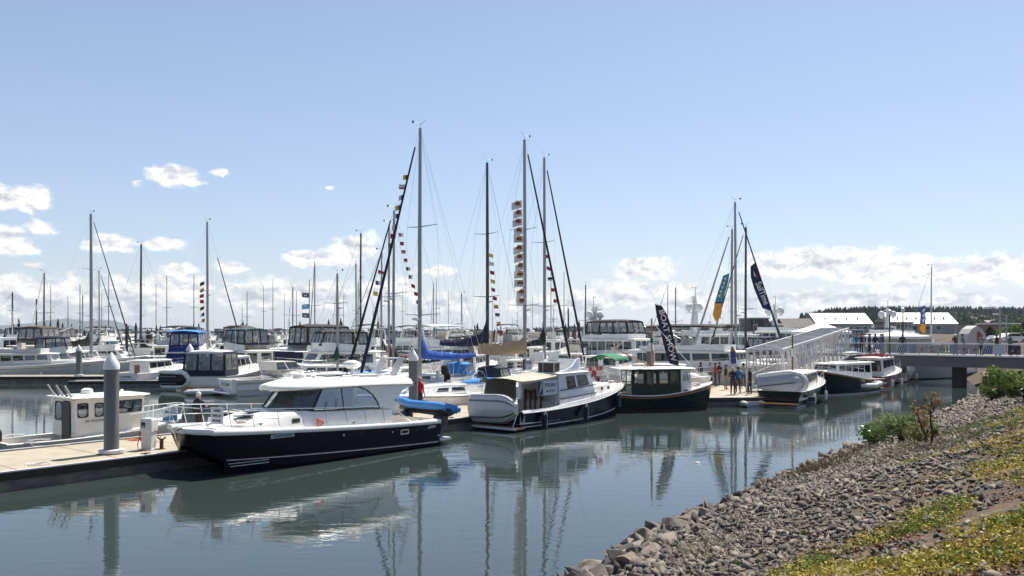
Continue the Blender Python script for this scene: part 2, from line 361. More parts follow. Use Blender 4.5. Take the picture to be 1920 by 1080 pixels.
# ---------------------------------------------------------------- stones
def stonemat(name, c1, c2):
    m = bpy.data.materials.new(name); m.use_nodes = True; nt = m.node_tree; nt.nodes.clear(); N, M = nt_helpers(nt)
    tc = N('ShaderNodeTexCoord'); g = N('ShaderNodeNewGeometry'); oi = N('ShaderNodeObjectInfo')
    rnd = M('FRACT', M('ADD', g.outputs['Random Per Island'], oi.outputs['Random']))
    cr = N('ShaderNodeValToRGB', ins={0: rnd}); e = cr.color_ramp.elements
    e[0].color = (*c1, 1); e[1].color = (*c2, 1)
    q = e.new(.5); q.color = tuple(.55*a+.45*b for a, b in zip(c1, c2))+(1,); q = e.new(.86); q.color = (c2[0]*.8, c2[1]*.72, c2[2]*.62, 1)
    n = N('ShaderNodeTexNoise', ins={'Vector': g.outputs['Position'], 'Scale': 9.0, 'Detail': 6, 'Roughness': .7})
    mr = N('ShaderNodeMapRange', ins={0: n.outputs[0], 1: .3, 2: .7, 3: .6, 4: 1.35})
    c = N('ShaderNodeVectorMath', operation='SCALE', ins={0: cr.outputs[0], 3: mr.outputs[0]})
    bp = N('ShaderNodeBump', ins={'Strength': .5, 'Distance': .02, 'Height': n.outputs[0]})
    s = N('ShaderNodeBsdfPrincipled', ins={'Base Color': c.outputs[0], 'Roughness': .8, 'Normal': bp.outputs[0]})
    N('ShaderNodeOutputMaterial', ins={0: s.outputs[0]}); return m
STONE = stonemat('riprap_stone', (.036, .031, .028), (.235, .205, .175))
rng = np.random.default_rng(5)
def rockmesh(seed, flat=.6, sub=1):
    rr = random.Random(seed); bm = bmesh.new()
    for i in range(13 if sub else 9):
        v = V((rr.gauss(0, 1), rr.gauss(0, 1), rr.gauss(0, 1))).normalized()*rr.uniform(.75, 1.1); bm.verts.new((v.x*1.2, v.y*.9, v.z*flat*1.15))
    r = bmesh.ops.convex_hull(bm, input=bm.verts); bmesh.ops.delete(bm, geom=[v for v in bm.verts if not v.link_faces], context='VERTS')
    if sub: bmesh.ops.bevel(bm, geom=bm.edges[:], offset=.05, segments=1, affect='EDGES')
    bmesh.ops.triangulate(bm, faces=bm.faces); bmesh.ops.recalc_face_normals(bm, faces=bm.faces)
    me = bpy.data.meshes.new('rock'); bm.to_mesh(me); bm.free(); me.materials.append(STONE); return me
RM = [rockmesh(i, .45+.35*(i % 3)/2) for i in range(9)]
def scatter_mesh(name, bases, P, S, rotz, tilt, m, label, cat, group=None, kind='stuff', scl3=None):
    """many small pieces joined into one mesh with numpy"""
    VV = []; FF = []; off = 0
    bs = []
    for me in bases:
        a = np.empty(len(me.vertices)*3); me.vertices.foreach_get('co', a); f = np.array([p.vertices[:] for p in me.polygons]); bs.append((a.reshape(-1, 3), f))
    for i in range(len(P)):
        a, f = bs[i % len(bs)]; c, s_ = math.cos(rotz[i]), math.sin(rotz[i]); t = tilt[i]; ct, st = math.cos(t[0]), math.sin(t[0]); cu, su = math.cos(t[1]), math.sin(t[1])
        q = a*S[i] if scl3 is None else a*S[i]*scl3[i]
        q = q @ np.array([[1, 0, 0], [0, ct, st], [0, -st, ct]]) @ np.array([[cu, 0, -su], [0, 1, 0], [su, 0, cu]]) @ np.array([[c, s_, 0], [-s_, c, 0], [0, 0, 1]])
        VV.append(q+P[i]); FF.append(f+off); off += len(a)
    VV = np.concatenate(VV); FF = np.concatenate(FF)
    me = bpy.data.meshes.new(name); me.vertices.add(len(VV)); me.vertices.foreach_set('co', VV.ravel()); k = FF.shape[1]
    me.loops.add(FF.size); me.loops.foreach_set('vertex_index', FF.ravel()); me.polygons.add(len(FF)); me.polygons.foreach_set('loop_start', np.arange(len(FF))*k)
    me.polygons.foreach_set('loop_total', np.full(len(FF), k)); me.update(calc_edges=True); me.validate(); me.materials.append(m)
    o = bpy.data.objects.new(name, me); COL.objects.link(o); return tag(o, label, cat, group, kind)
def shore_pt(t, s):
    """t metres along the shoreline from (0.2,14), s metres inland"""
    i = 3; 
    if t < 0: i = 3; 
    pts = SH
    k = 3; rem = t
    if rem < 0:
        while rem < 0 and k > 0:
            L = np.hypot(*(pts[k]-pts[k-1])); rem += L; k -= 1
    while k < len(pts)-2 and rem > np.hypot(*(pts[k+1]-pts[k])): rem -= np.hypot(*(pts[k+1]-pts[k])); k += 1
    d = pts[k+1]-pts[k]; L = np.hypot(*d); d = d/L
    return pts[k]+d*rem+np.array([d[1], -d[0]])*s
def cover(x, y):      # where the weedy soil lies: 1 = green
    s = float(sdist(np.array([x]), np.array([y]))[0]); n = NZ.noise(V((x*.35, y*.35, 3)))+.5*NZ.noise(V((x*1.1, y*1.1, 9)))
    return s, n
stones = []
for _ in range(42000):                      # size falls off inland; density thins where weeds grow
    t = rng.uniform(-6, 60) if rng.random() < .8 else rng.uniform(-6, 25); s = abs(rng.normal(0, 1))*3.8-.5+rng.uniform(0, 2.4)
    x, y = shore_pt(t, s)
    if y < 4 or x > .66*y+3: continue
    n = NZ.noise(V((x*.35, y*.35, 3)))+.5*NZ.noise(V((x*1.1, y*1.1, 9)))
    near = math.exp(-max(s, 0)/1.1)
    if s > 4.4+3.4*min(1, max(0, (y-9.5)/4))+1.2*n and rng.random() < .30: continue
    size = rng.uniform(.026, .075)*(1+.5*rng.random()**3)+near*rng.uniform(.01, .27)*(1 if rng.random() < .45 else .3)*(1.35 if y < 21 else .8)
    if y > 30: size *= 1.25
    if y < 20 and s < 1.0 and rng.random() < .14: size = rng.uniform(.20, .38)
    stones.append((x, y, size, s))
stones.sort(key=lambda q: -q[2]/math.hypot(q[0], q[1]))
ar = np.array(stones); sz = bank_z(ar[:, 0], ar[:, 1])
for i in range(300):
    x, y, sc, s = stones[i]
    o = bpy.data.objects.new('rock', RM[i % 9]); COL.objects.link(o); o.location = (x, y, sz[i]+sc*.12); k = sc
    o.scale = (k*random.uniform(.9, 1.25), k, k*random.uniform(.8, 1.1)); o.rotation_euler = (random.uniform(-.4, .4), random.uniform(-.4, .4), random.uniform(0, 6.28))
    tag(o, 'grey broken riprap stone lying among the larger rocks on the bank', 'rock', 'riprap rocks on the bank')
rest = ar[300:]; n_ = len(rest)
RS = []
for i in range(6): RS.append(rockmesh(40+i, .38+.05*i, 0))
scatter_mesh('riprap', RS, np.c_[rest[:, 0], rest[:, 1], sz[300:]+rest[:, 2]*.10], rest[:, 2], rng.uniform(0, 6.28, n_), rng.normal(0, .6, (n_, 2)), STONE, 'field of small broken grey stones covering the bank', 'stones', scl3=rng.uniform(.6, 1.55, (n_, 3)))
# ---------------------------------------------------------------- boat parts (local axes: x forward from the transom, y to port, z up from the waterline)
class Hull:
    """sheer line data + mesh"""
    def __init__(h, L, B, fs, fb, rake=.9, tr=.15, kind='power', sheer=1.6, flare=.10, tw=.92, full=.55, draft=.5, stern='flat', dip=.04):
        h.dip = dip
        h.L, h.B, h.fs, h.fb, h.rake, h.tr, h.kind, h.sh, h.flare, h.tw, h.full, h.draft = L, B, fs, fb, rake, tr, kind, sheer, flare, tw, full, draft
    def wb(h, t):                      # half breadth at the sheer
        m = h.full; B = h.B/2
        if t <= m: return B*(h.tw+(1-h.tw)*math.sin(math.pi/2*t/m))
        q = (t-m)/(1-m); p = 2.0 if h.kind == 'power' else 1.75
        return B*max(0, 1-q**p)**(.62 if h.kind == 'power' else .85)
    def wz(h, t): 
        zmin = min(h.fs, h.fb)*.97
        return h.fs+(h.fb-h.fs)*t**h.sh-(h.dip*math.sin(math.pi*t))
    def ww(h, t):                      # half breadth at the waterline
        m = h.full*.8; B = h.B/2*(1-h.flare)
        if t <= m: return B*(h.tw*.97+(1-h.tw*.97)*math.sin(math.pi/2*t/m))
        q = (t-m)/(1-m); return B*max(0, 1-q**1.7)**.95
    def stem(h, z, t):                 # x of the stem / transom at height z
        zs = h.fb; k = max(0, min(1, z/zs)) if z > 0 else 0
        xs = h.L-h.rake*(1-k**.8)
        if z < 0: xs = h.L-h.rake-.25*h.rake*(-z/h.draft)
        return xs
    def P(h, t, f, side=1):            # f: 0 waterline .. 1 sheer
        zs = h.wz(t); z = zs*f; yw, ys = h.ww(t), h.wb(t); y = yw+(ys-yw)*(f**1.5)
        x = t*h.stem(z, t)+(1-t)*(-h.tr*f if h.tr > 0 else -h.tr*(1-f))
        return V((x, side*y, z))
    def sheer_pt(h, t, side=1, up=0, inn=0):
        p = h.P(t, 1, side); p.y = side*max(0, abs(p.y)-inn); p.z += up; return p
    def mesh(h, root, top, boot=STRIPE, bottom=BOTTOM, bootz=.10, band=None, n=20, fs=(.0, .1, .3, .55, .8, .93, 1)):
        b = MB(); rings = []
        for i in range(n+1):
            t = i/n; t = t*(1.35-.35*t); ring = []
            half = []
            yw = h.ww(t); xk = t*h.stem(-h.draft, t)
            half.append(V((xk, 0, -h.draft*(1-.3*t))))
            half.append(V((t*h.stem(-h.draft*.35, t), yw*.86, -h.draft*.35)))
            zs = h.wz(t)
            for f in fs:
                ff = f if f != .1 else min(.3, bootz/zs)
                half.append(h.P(t, ff))
            ring = half+[V((p.x, -p.y, p.z)) for p in half[::-1][:-1]]
            rings.append(ring)
        m_ = len(fs)+2; tot = 2*m_-1
        def mf(i, j):
            k = j if j < m_-1 else tot-2-j+0
            if j >= m_-1: k = (tot-1)-j-1+1-1
            if j == m_-1: return None          # open at the top between the two sheers
            kk = j if j < m_-1 else tot-1-j
            if kk <= 1: return bottom
            if kk == 2: return boot
            if band and kk == m_-2: return band
            return top
        # the ring is open at the top: port sheer -> starboard sheer has no face
        b.loft(rings, top, close=True, mf=mf)
        r0 = rings[0]; o = len(b.v); b.v += [tuple(p) for p in r0]
        for j in range(2, m_-1):               # transom in strips
            b.f.append((o+j, o+j+1, o+tot-1-j, o+tot-j)); b.m.append(b.mi(boot if j == 2 else top))
        b.f.append((o, o+1, o+2, o+tot-2, o+tot-1)); b.m.append(b.mi(bottom))
        return b.build('hull', root, sm=40)
    def deck(h, root, t0, t1, m, dz=-.02, inn=.03, camber=.03, name='deck', n=14):
        b = MB(); rings = []
        for i in range(n+1):
            t = t0+(t1-t0)*i/n; p = h.sheer_pt(t, 1, dz, inn); x, y, z = p
            rings.append([V((x, y, z)), V((x, y*.5, z+camber*.75)), V((x, 0, z+camber)), V((x, -y*.5, z+camber*.75)), V((x, -y, z))])
        b.loft(rings, m, close=False); return b.build(name, root)
    def cockpit(h, root, t0, t1, zf, m, floor, inn=.16, name='cockpit'):
        b = MB(); n = 6; T = [t0+(t1-t0)*i/n for i in range(n+1)]
        for s in (1, -1):
            o = [h.sheer_pt(t, s, -.01, .02) for t in T]; i_ = [h.sheer_pt(t, s, -.01, inn) for t in T]; l = [V((p.x, p.y, zf)) for p in i_]
            b.loft([o, i_, l], m, close=False)
        a, c = h.sheer_pt(t0, 1, -.01, .02), h.sheer_pt(t0, -1, -.01, .02); w = .16
        b.add([a, c, c+V((w, 0, 0)), a+V((w, 0, 0))], [(0, 1, 2, 3)], m)
        b.add([a+V((w, 0, 0)), c+V((w, 0, 0)), V((c.x+w, c.y, zf)), V((a.x+w, a.y, zf))], [(0, 1, 2, 3)], m)
        i_ = [h.sheer_pt(t, 1, 0, inn) for t in T]
        b.loft([[V((p.x, p.y, zf)) for p in i_], [V((p.x, -p.y, zf)) for p in i_]], floor, close=False)
        p = h.sheer_pt(t1, 1, 0, inn); b.add([(p.x, p.y, zf), (p.x, -p.y, zf), (p.x, -p.y, p.z), (p.x, p.y, p.z)], [(0, 1, 2, 3)], m)
        return b.build(name, root)
    def strip(h, root, f, r, m, name='rub_rail', t0=0, t1=1, n=18, sides=(1, -1), out=.0):
        b = MB()
        for s in sides:
            P_ = []
            for i in range(n+1):
                p = h.P(t0+(t1-t0)*i/n, f, s); p.y += s*out; P_.append(p)
            b.tube(P_, r, m, 5)
        return b.build(name, root)
    def rail(h, root, t0, t1, ht, n=6, r=.013, mid=0, inn=.08, m=STEEL, name='railing', bow=True, drop=True, sides=(1, -1)):
        b = MB(); tops = []
        for s in sides:
            T = [t0+(t1-t0)*i/n for i in range(n+1)]
            base = [h.sheer_pt(t, s, 0, inn) for t in T]; top = [p+V((.02, 0, ht)) for p in base]
            if bow: top[-1].x += .18
            for p, q in zip(base, top): b.tube([p, q], r*.85, m, 5)
            line = ([base[0]+V((-.25, 0, 0))] if drop else [])+top
            b.tube(line, r, m, 5)
            for k in range(mid): b.tube([p+(q-p)*((k+1)/(mid+1)) for p, q in zip(base, top)], r*.6, m, 4)
            tops.append(top[-1])
        if bow and len(sides) == 2: b.tube([tops[0], (tops[0]+tops[1])/2+V((.12, 0, .0)), tops[1]], r, m, 5)
        return b.build(name, root)
def lerp(a, b, t): return a+(b-a)*t
def qp(q, u, v): return lerp(lerp(q[0], q[1], u), lerp(q[3], q[2], u), v)
def pane(q, w, glass, frame, cab, fw=.02, name='window', rc=.18, out=.006, depth=.02, bars=0):
    """one window: glass in a rounded frame ring, standing proud of the wall it fills"""
    u0, u1, v0, v1 = w; n = (q[1]-q[0]).cross(q[3]-q[0]).normalized()
    A, Bq, C, D = qp(q, u0, v0), qp(q, u1, v0), qp(q, u1, v1), qp(q, u0, v1)
    ex = (Bq-A); ey = (D-A); W_, H_ = ex.length, ey.length; fu, fv = fw/W_, fw/H_; g = [A, Bq, C, D]
    ru = min(.45, rc*H_/W_*1.0); rv = rc
    inner = []
    for cx, cy, a0 in ((1-fu-ru, 1-fv-rv, 0), (fu+ru, 1-fv-rv, 90), (fu+ru, fv+rv, 180), (1-fu-ru, fv+rv, 270)):
        for k in range(4):
            a = R(a0+30*k); inner.append((cx+ru*math.cos(a), cy+rv*math.sin(a)))
    outer = []
    e = .25*fu; e2 = .25*fv
    for u, v in inner:
        du, dv = u-.5, v-.5; s_ = max(abs(du)/(.5+e), abs(dv)/(.5+e2)); outer.append((.5+du/s_, .5+dv/s_))
    b = MB(); O = n*out
    b.loft([[qp(g, u, v)+O for u, v in outer], [qp(g, u, v)+O for u, v in inner], [qp(g, u, v)-n*depth for u, v in inner]], frame)
    b.poly([qp(g, u, v)-n*(depth*.3) for u, v in inner], glass)
    for k in range(bars):
        u = (k+1)/(bars+1); b.bar(qp(g, u, fv)+O*.5, qp(g, u, 1-fv)+O*.5, fw*.8, .012, frame)
    return b.build(name, cab, sm=0)
def wall(b, q, wins, m):
    us = sorted({0, 1, *[w[0] for w in wins], *[w[1] for w in wins]}); vs = sorted({0, 1, *[w[2] for w in wins], *[w[3] for w in wins]})
    for i in range(len(us)-1):
        for j in range(len(vs)-1):
            um, vm = (us[i]+us[i+1])/2, (vs[j]+vs[j+1])/2
            if any(w[0] < um < w[1] and w[2] < vm < w[3] for w in wins): continue
            b.add([qp(q, us[i], vs[j]), qp(q, us[i+1], vs[j]), qp(q, us[i+1], vs[j+1]), qp(q, us[i], vs[j+1])], [(0, 1, 2, 3)], m)
def rowof(n, u0=.05, u1=.95, v0=.45, v1=.88, gap=.03):
    w = (u1-u0-gap*(n-1))/n; return [(u0+i*(w+gap), u0+i*(w+gap)+w, v0, v1) for i in range(n)]
def roofslab(root, x0, x1, w0, w1, z, th, m, name='roof', fr=.35, crown=.06, nose=0, slope=0):
    """thick rounded roof; nose pushes the front edge forward in the middle"""
    b = MB(); out = []
    def outline(i_):
        P_ = []
        f = [(x0+i_, -w0+i_), (x0+i_, w0-i_)]
        P_ += [V((x0+i_, -(w0-i_)*k, 0)) for k in (1, .5, 0, -.5, -1)]
        for a in range(0, 7):
            t = a/6; P_.append(V((lerp(x0+i_, x1-fr-i_, t), lerp(w0, w1, t)-i_, 0)))
        for a in range(1, 6):
            g = R(90-a*15); P_.append(V((x1-fr-i_+fr*math.cos(g), (w1-i_)-fr*.8+fr*.8*math.sin(g), 0)))
        yy = (w1-i_)-fr*.8
        P_ += [V((x1-i_+nose*(1-k*k), yy*k, 0)) for k in (1, .5, 0, -.5, -1)]
        for a in range(5, 0, -1):
            g = R(90-a*15); P_.append(V((x1-fr-i_+fr*math.cos(g), -((w1-i_)-fr*.8+fr*.8*math.sin(g)), 0)))
        for a in range(6, 0, -1):
            t = a/6; P_.append(V((lerp(x0+i_, x1-fr-i_, t), -(lerp(w0, w1, t)-i_), 0)))
        return P_
    def Z(P_, dz, cr): return [V((p.x, p.y, z+dz+cr*(1-(p.y/max(w0, w1))**2)+slope*(p.x-x0)/(x1-x0))) for p in P_]
    rings = [Z(outline(.10), 0, 0), Z(outline(.015), th*.25, 0), Z(outline(0), th*.5, 0), Z(outline(.015), th*.8, 0), Z(outline(.07), th, 0), Z(outline(.3), th, crown*.6), Z(outline(min(w0, w1)*.7), th, crown)]
    b.loft(rings, m, cap0=True, cap1=True); return b.build(name, root, sm=50)
def house(root, x0, x1, w0, w1, z0, z1, rf=.4, ra=.0, tum=.06, m=WH, side=(), front=(), back=(), glass=GLS, frame=BLACK, name='cabin', roof=True, rm=None, oh=.12, oha=None, th=.08, z0f=None, fw=.02, rc=.18, bars=0, nose=.0, wname='window', crown=.05, inner=None, z1a=None, fr=.3):
    """a deckhouse: bottom rectangle (x0..x1, half widths w0 aft, w1 forward), raked ends, real openings with panes"""
    z0f = z0 if z0f is None else z0f; z1a = z1 if z1a is None else z1a
    Bs = {('a', s): V((x0, s*w0, z0)) for s in (1, -1)}; Bs.update({('f', s): V((x1, s*w1, z0f)) for s in (1, -1)})
    Ts = {('a', s): V((x0+ra, s*(w0-tum), z1a)) for s in (1, -1)}; Ts.update({('f', s): V((x1-rf, s*(w1-tum), z1)) for s in (1, -1)})
    qport = [Bs['f', 1], Bs['a', 1], Ts['a', 1], Ts['f', 1]]        # outward normals
    qstar = [Bs['a', -1], Bs['f', -1], Ts['f', -1], Ts['a', -1]]
    qf = [Bs['f', -1], Bs['f', 1], Ts['f', 1], Ts['f', -1]]; qb = [Bs['a', 1], Bs['a', -1], Ts['a', -1], Ts['a', 1]]
    mir = [(1-w[1], 1-w[0], w[2], w[3]) for w in side]
    b = MB()
    wall(b, qstar, side, m); wall(b, qport, mir, m)
    if nose and front:
        pass
    wall(b, qf, front, m); wall(b, qb, back, m)
    b.add([Ts['a', 1], Ts['a', -1], Ts['f', -1], Ts['f', 1]], [(0, 1, 2, 3)], m)
    cab = b.build(name, root, sm=20)
    for q, ws in ((qstar, side), (qport, mir), (qf, front), (qb, back)):
        for w in ws: pane(q, w, glass, frame, cab, fw=fw, rc=rc, bars=bars if q in (qstar, qport) else 0, name=wname)
    if roof:
        oha = oh if oha is None else oha
        roofslab(cab, x0+ra-oha, x1-rf+oh, w0-tum+oh, w1-tum+oh, z1+.002, th, rm or m, 'roof', crown=crown, nose=nose, fr=fr)
    return cab
def enclosure(root, x0, x1, w, z0, z1, m, panes=4, rf=.35, ra=.15, crown=.16, name='canvas_enclosure', fl=.30, w1=None, roofm=None, vin=VIN, back=True, frame=True):
    """canvas top on hoops with clear panels"""
    w1 = w*.9 if w1 is None else w1
    cab = house(root, x0, x1, w, w1, z0, z1, rf, ra, .12, m, rowof(panes, .03, .97, fl, .93, .025), rowof(3, .04, .96, fl, .93, .03), rowof(3, .04, .96, fl, .93, .03) if back else (), glass=vin, frame=m, name=name, roof=False, fw=.025, rc=.08, wname='clear_panel')
    b = MB(); n = 8; rings = []
    x0, x1 = x0+ra-.05, x1-rf+.05; w, w1 = w-.11, w1-.11
    for i in range(n+1):
        t = i/n; x = lerp(x0, x1, t); ww = lerp(w, w1, t); zc = z1+.05*math.sin(math.pi*t)-.06*(abs(2*t-1)**4)
        ring = [V((x, ww*math.sin(a), zc-.10+(crown+.10)*math.cos(a)**.8 if abs(a) < 1.57 else zc-.10)) for a in [(-1.5+3.0*k/10) for k in range(11)]]
        rings.append(ring)
    b.loft(rings, roofm or m, close=False); low = [[p+V((0, 0, -.03)) for p in r] for r in rings]
    b.loft(low, roofm or m, close=False)
    for e in (0, -1): b.poly(rings[e], roofm or m)
    b.build('canvas_top', cab, sm=60)
    return cab
def bimini(root, x0, x1, w, z, m, zb, crown=.14, name='bimini_top', legs=True):
    b = MB(); rings = []
    for i in range(9):
        t = i/8; x = lerp(x0, x1, t); zc = z-.10*abs(2*t-1)**3-.03*math.sin(t*9.4)**2
        rings.append([V((x, w*k, zc+crown*(1-k*k))) for k in (-1, -.75, -.4, 0, .4, .75, 1)])
    b.loft(rings, m, close=False); b.loft([[p+V((0, 0, -.025)) for p in r] for r in rings], m, close=False)
    for k in (0, -1): b.loft([[r[k] for r in rings], [r[k]+V((0, 0, -.10)) for r in rings]], m, close=False)
    o = b.build(name, root, sm=60)
    if legs:
        c = MB(); xm = (x0+x1)/2
        for s in (1, -1):
            for x in (x0+.05, x1-.05, xm): c.tube([(xm+(x-xm)*.15, s*w, zb), (x, s*w, z-.05)], .012, STEEL, 5)
        c.build('frame', o)
    return o
def radar(root, x, y, z, r=.26, name='radar_dome', m=WH):
    b = MB(); b.lathe([(r*.55, 0), (r*.95, .03), (r, .09), (r*.9, .2), (r*.5, .25)], (x, y, z), m, 12); return b.build(name, root)
def satdome(root, x, y, z, r=.3):
    b = MB(); b.lathe([(r*.4, -.1), (r*.4, .05), (r*.85, .08), (r, r*.6), (r*.95, r*1.15), (r*.65, r*1.7), (r*.2, r*1.9)], (x, y, z), WH, 12); return b.build('satellite_dome', root)
def openradar(root, x, y, z, m=WH, a=.6):
    b = MB(); b.lathe([(.12, 0), (.16, .05), (.1, .22)], (x, y, z), m, 10); T = MX.Translation((x, y, z+.28)) @ MX.Rotation(a, 4, 'Z'); b.box(-.55, .55, -.06, .06, -.05, .05, m, T); return b.build('radar_scanner', root)
def arch(root, x, w, z0, z1, m=WH, lean=.45, wid=.35, top=.10, name='radar_arch'):
    b = MB(); prof = [(-w, z0, 0), (-w*.97, lerp(z0, z1, .5), lean*.5), (-w*.88, z1-.08, lean*.95), (-w*.72, z1, lean), (0, z1+.05, lean+.05), (w*.72, z1, lean), (w*.88, z1-.08, lean*.95), (w*.97, lerp(z0, z1, .5), lean*.5), (w, z0, 0)]
    rings = []
    for y, z, dx in prof:
        k = wid*(1.25 if z < z0+.1 else .8); sy = 1 if y > 0 else -1
        i_ = .07
        iy = y-i_*(sy if abs(y) > w*.8 else 0); iz = z-(top if abs(y) <= w*.8 else top*.3)
        rings.append([V((x+dx-k/2, y, z)), V((x+dx+k/2, y, z)), V((x+dx+k/2, iy, iz)), V((x+dx-k/2, iy, iz))])
    b.loft(rings, m, cap0=True, cap1=True); return b.build(name, root, sm=40)
def outboard(root, x, y, z=.55, m=DGREY, s=1.0, tilt=0, name='outboard_motor'):
    T = MX.Translation((x, y, z)) @ MX.Rotation(tilt, 4, 'Y') @ MX.Scale(s, 4)
    b = MB(); rings = []
    for zz, l, w, dx in ((.0, .40, .30, 0), (.08, .62, .40, -.06), (.35, .68, .42, -.09), (.58, .60, .38, -.10), (.68, .42, .28, -.10)):
        rings.append([T @ V((dx+l/2*math.cos(a)*(1 if math.cos(a) > 0 else 1), w/2*math.sin(a), zz)) for a in [6.283*k/12 for k in range(12)]])
    b.loft(rings, m, cap0=True, cap1=True); o = b.build(name, root)
    c = MB(); c.loft([[T @ V((dx+l/2*math.cos(a), w/2*math.sin(a), zz)) for a in [6.283*k/8 for k in range(8)]] for zz, l, w, dx in ((0, .34, .2, 0), (-.5, .3, .14, -.03), (-.62, .62, .2, -.1), (-.66, .3, .12, 0), (-.95, .24, .08, -.02))], m, cap0=True, cap1=True)
    c.box(.12, .30, -.15, .15, -.35, .1, m, T); c.build('leg', o); return o
def fender(root, p, l=.55, r=.11, m=WH, rope=.5):
    b = MB(); x, y, z = p; b.lathe([(r*.3, -l/2-.03), (r*.85, -l/2+.03), (r, -l/2+.12), (r, l/2-.12), (r*.85, l/2-.03), (r*.3, l/2+.05)], p, m, 10)
    b.tube([(x, y, z+l/2), (x, y*.99, z+l/2+rope)], .01, ROPE, 4); return b.build('fender', root)
def inflatable(root_or_none, L, B, r, T, m=INFL, hullm=WH, name='tube', tagd=None, floor=True, stripe=None):
    """inflatable tender, x forward, transom at 0, keel down"""
    root = root_or_none; P_ = []
    hb = B/2-r
    for k in range(5): P_.append(V((-.08+k*(L*.62+.08)/4, hb, r)))
    for k in range(1, 8):
        a = R(90-k*22.5); P_.append(V((L*.62+(L*.38-r)*math.cos(a), hb*math.sin(a), r+.10*math.cos(a)+.06)))
    for k in range(4, -1, -1): P_.append(V((-.08+k*(L*.62+.08)/4, -hb, r)))
    P_ = [T @ p for p in P_]; rs = [r*.6]+[r]*(len(P_)-2)+[r*.6]
    b = MB(); b.tube(P_, rs, m, 10); o = b.build('tube', root, sm=60)
    c = MB(); rings = []
    for i in range(9):
        t = i/8; x = t*(L-r*1.2); y = hb*math.sqrt(max(0, 1-max(0, (t-.45)/.55)**2.2)); kz = -.16*(1-t**3)-.02
        rings.append([T @ V((x, y, r*.8)), T @ V((x, y*.75, r*.1)), T @ V((x, 0, kz)), T @ V((x, -y*.75, r*.1)), T @ V((x, -y, r*.8))])
    c.loft(rings, hullm, close=False); c.poly(rings[0], hullm); c.build('hull', root, sm=40)
    d = MB(); d.box(.0, .05, -hb, hb, 0, r*1.9, m, T); d.build('transom', root)
    e = MB(); e.box(L*.36, L*.36+.24, -hb, hb, r*1.3, r*1.3+.035, stripe or hullm, T); e.build('seat', root)
    g = MB(); g.tube([P_[i]+(T.to_3x3() @ V((0, 0, r*1.02))) for i in range(2, len(P_)-2)], .012, BLACK, 4); g.build('grab_line', root)
    return root
def cleat(b, p, m=STEEL, s=1, T=None, a=0):
    T = MX.Translation(p) @ MX.Rotation(a, 4, 'Z') @ MX.Scale(s, 4)
    b.box(-.04, .04, -.015, .015, 0, .05, m, T); b.tube([T @ V((-.12, 0, .055)), T @ V((0, 0, .06)), T @ V((.12, 0, .055))], .014*s, m, 5)
def helmseat(root, x, y, z, m=SEAT):
    b = MB(); b.box(x-.25, x+.25, y-.28, y+.28, z+.45, z+.6, m); b.box(x-.30, x-.18, y-.28, y+.28, z+.6, z+1.12, m); b.tube([(x, y, z), (x, y, z+.46)], .06, ALU, 8); return b.build('seat', root)
def antenna(root, x, y, z, h=2.4, lean=0, m=WH, r=.012):
    b = MB(); b.tube([(x, y, z), (x+lean, y, z+h)], [r, r*.5], m, 5); return b.build('antenna', root)
def windgear(b, x, y, z, m=DKSPAR, s=1):
    b.tube([(x, y, z), (x, y, z+.25*s)], .012, m, 4); b.tube([(x, y, z+.2*s), (x-.35*s, y+.1, z+.5*s)], .01, m, 4); b.tube([(x-.12*s, y, z+.48*s), (x-.12*s, y, z+.50*s)], .03, m, 5)
    b.tube([(x, y, z+.25*s), (x+.4*s, y-.1, z+.28*s)], .01, m, 4); b.box(x+.36*s, x+.50*s, y-.13, y-.11, z+.22*s, z+.36*s, m)
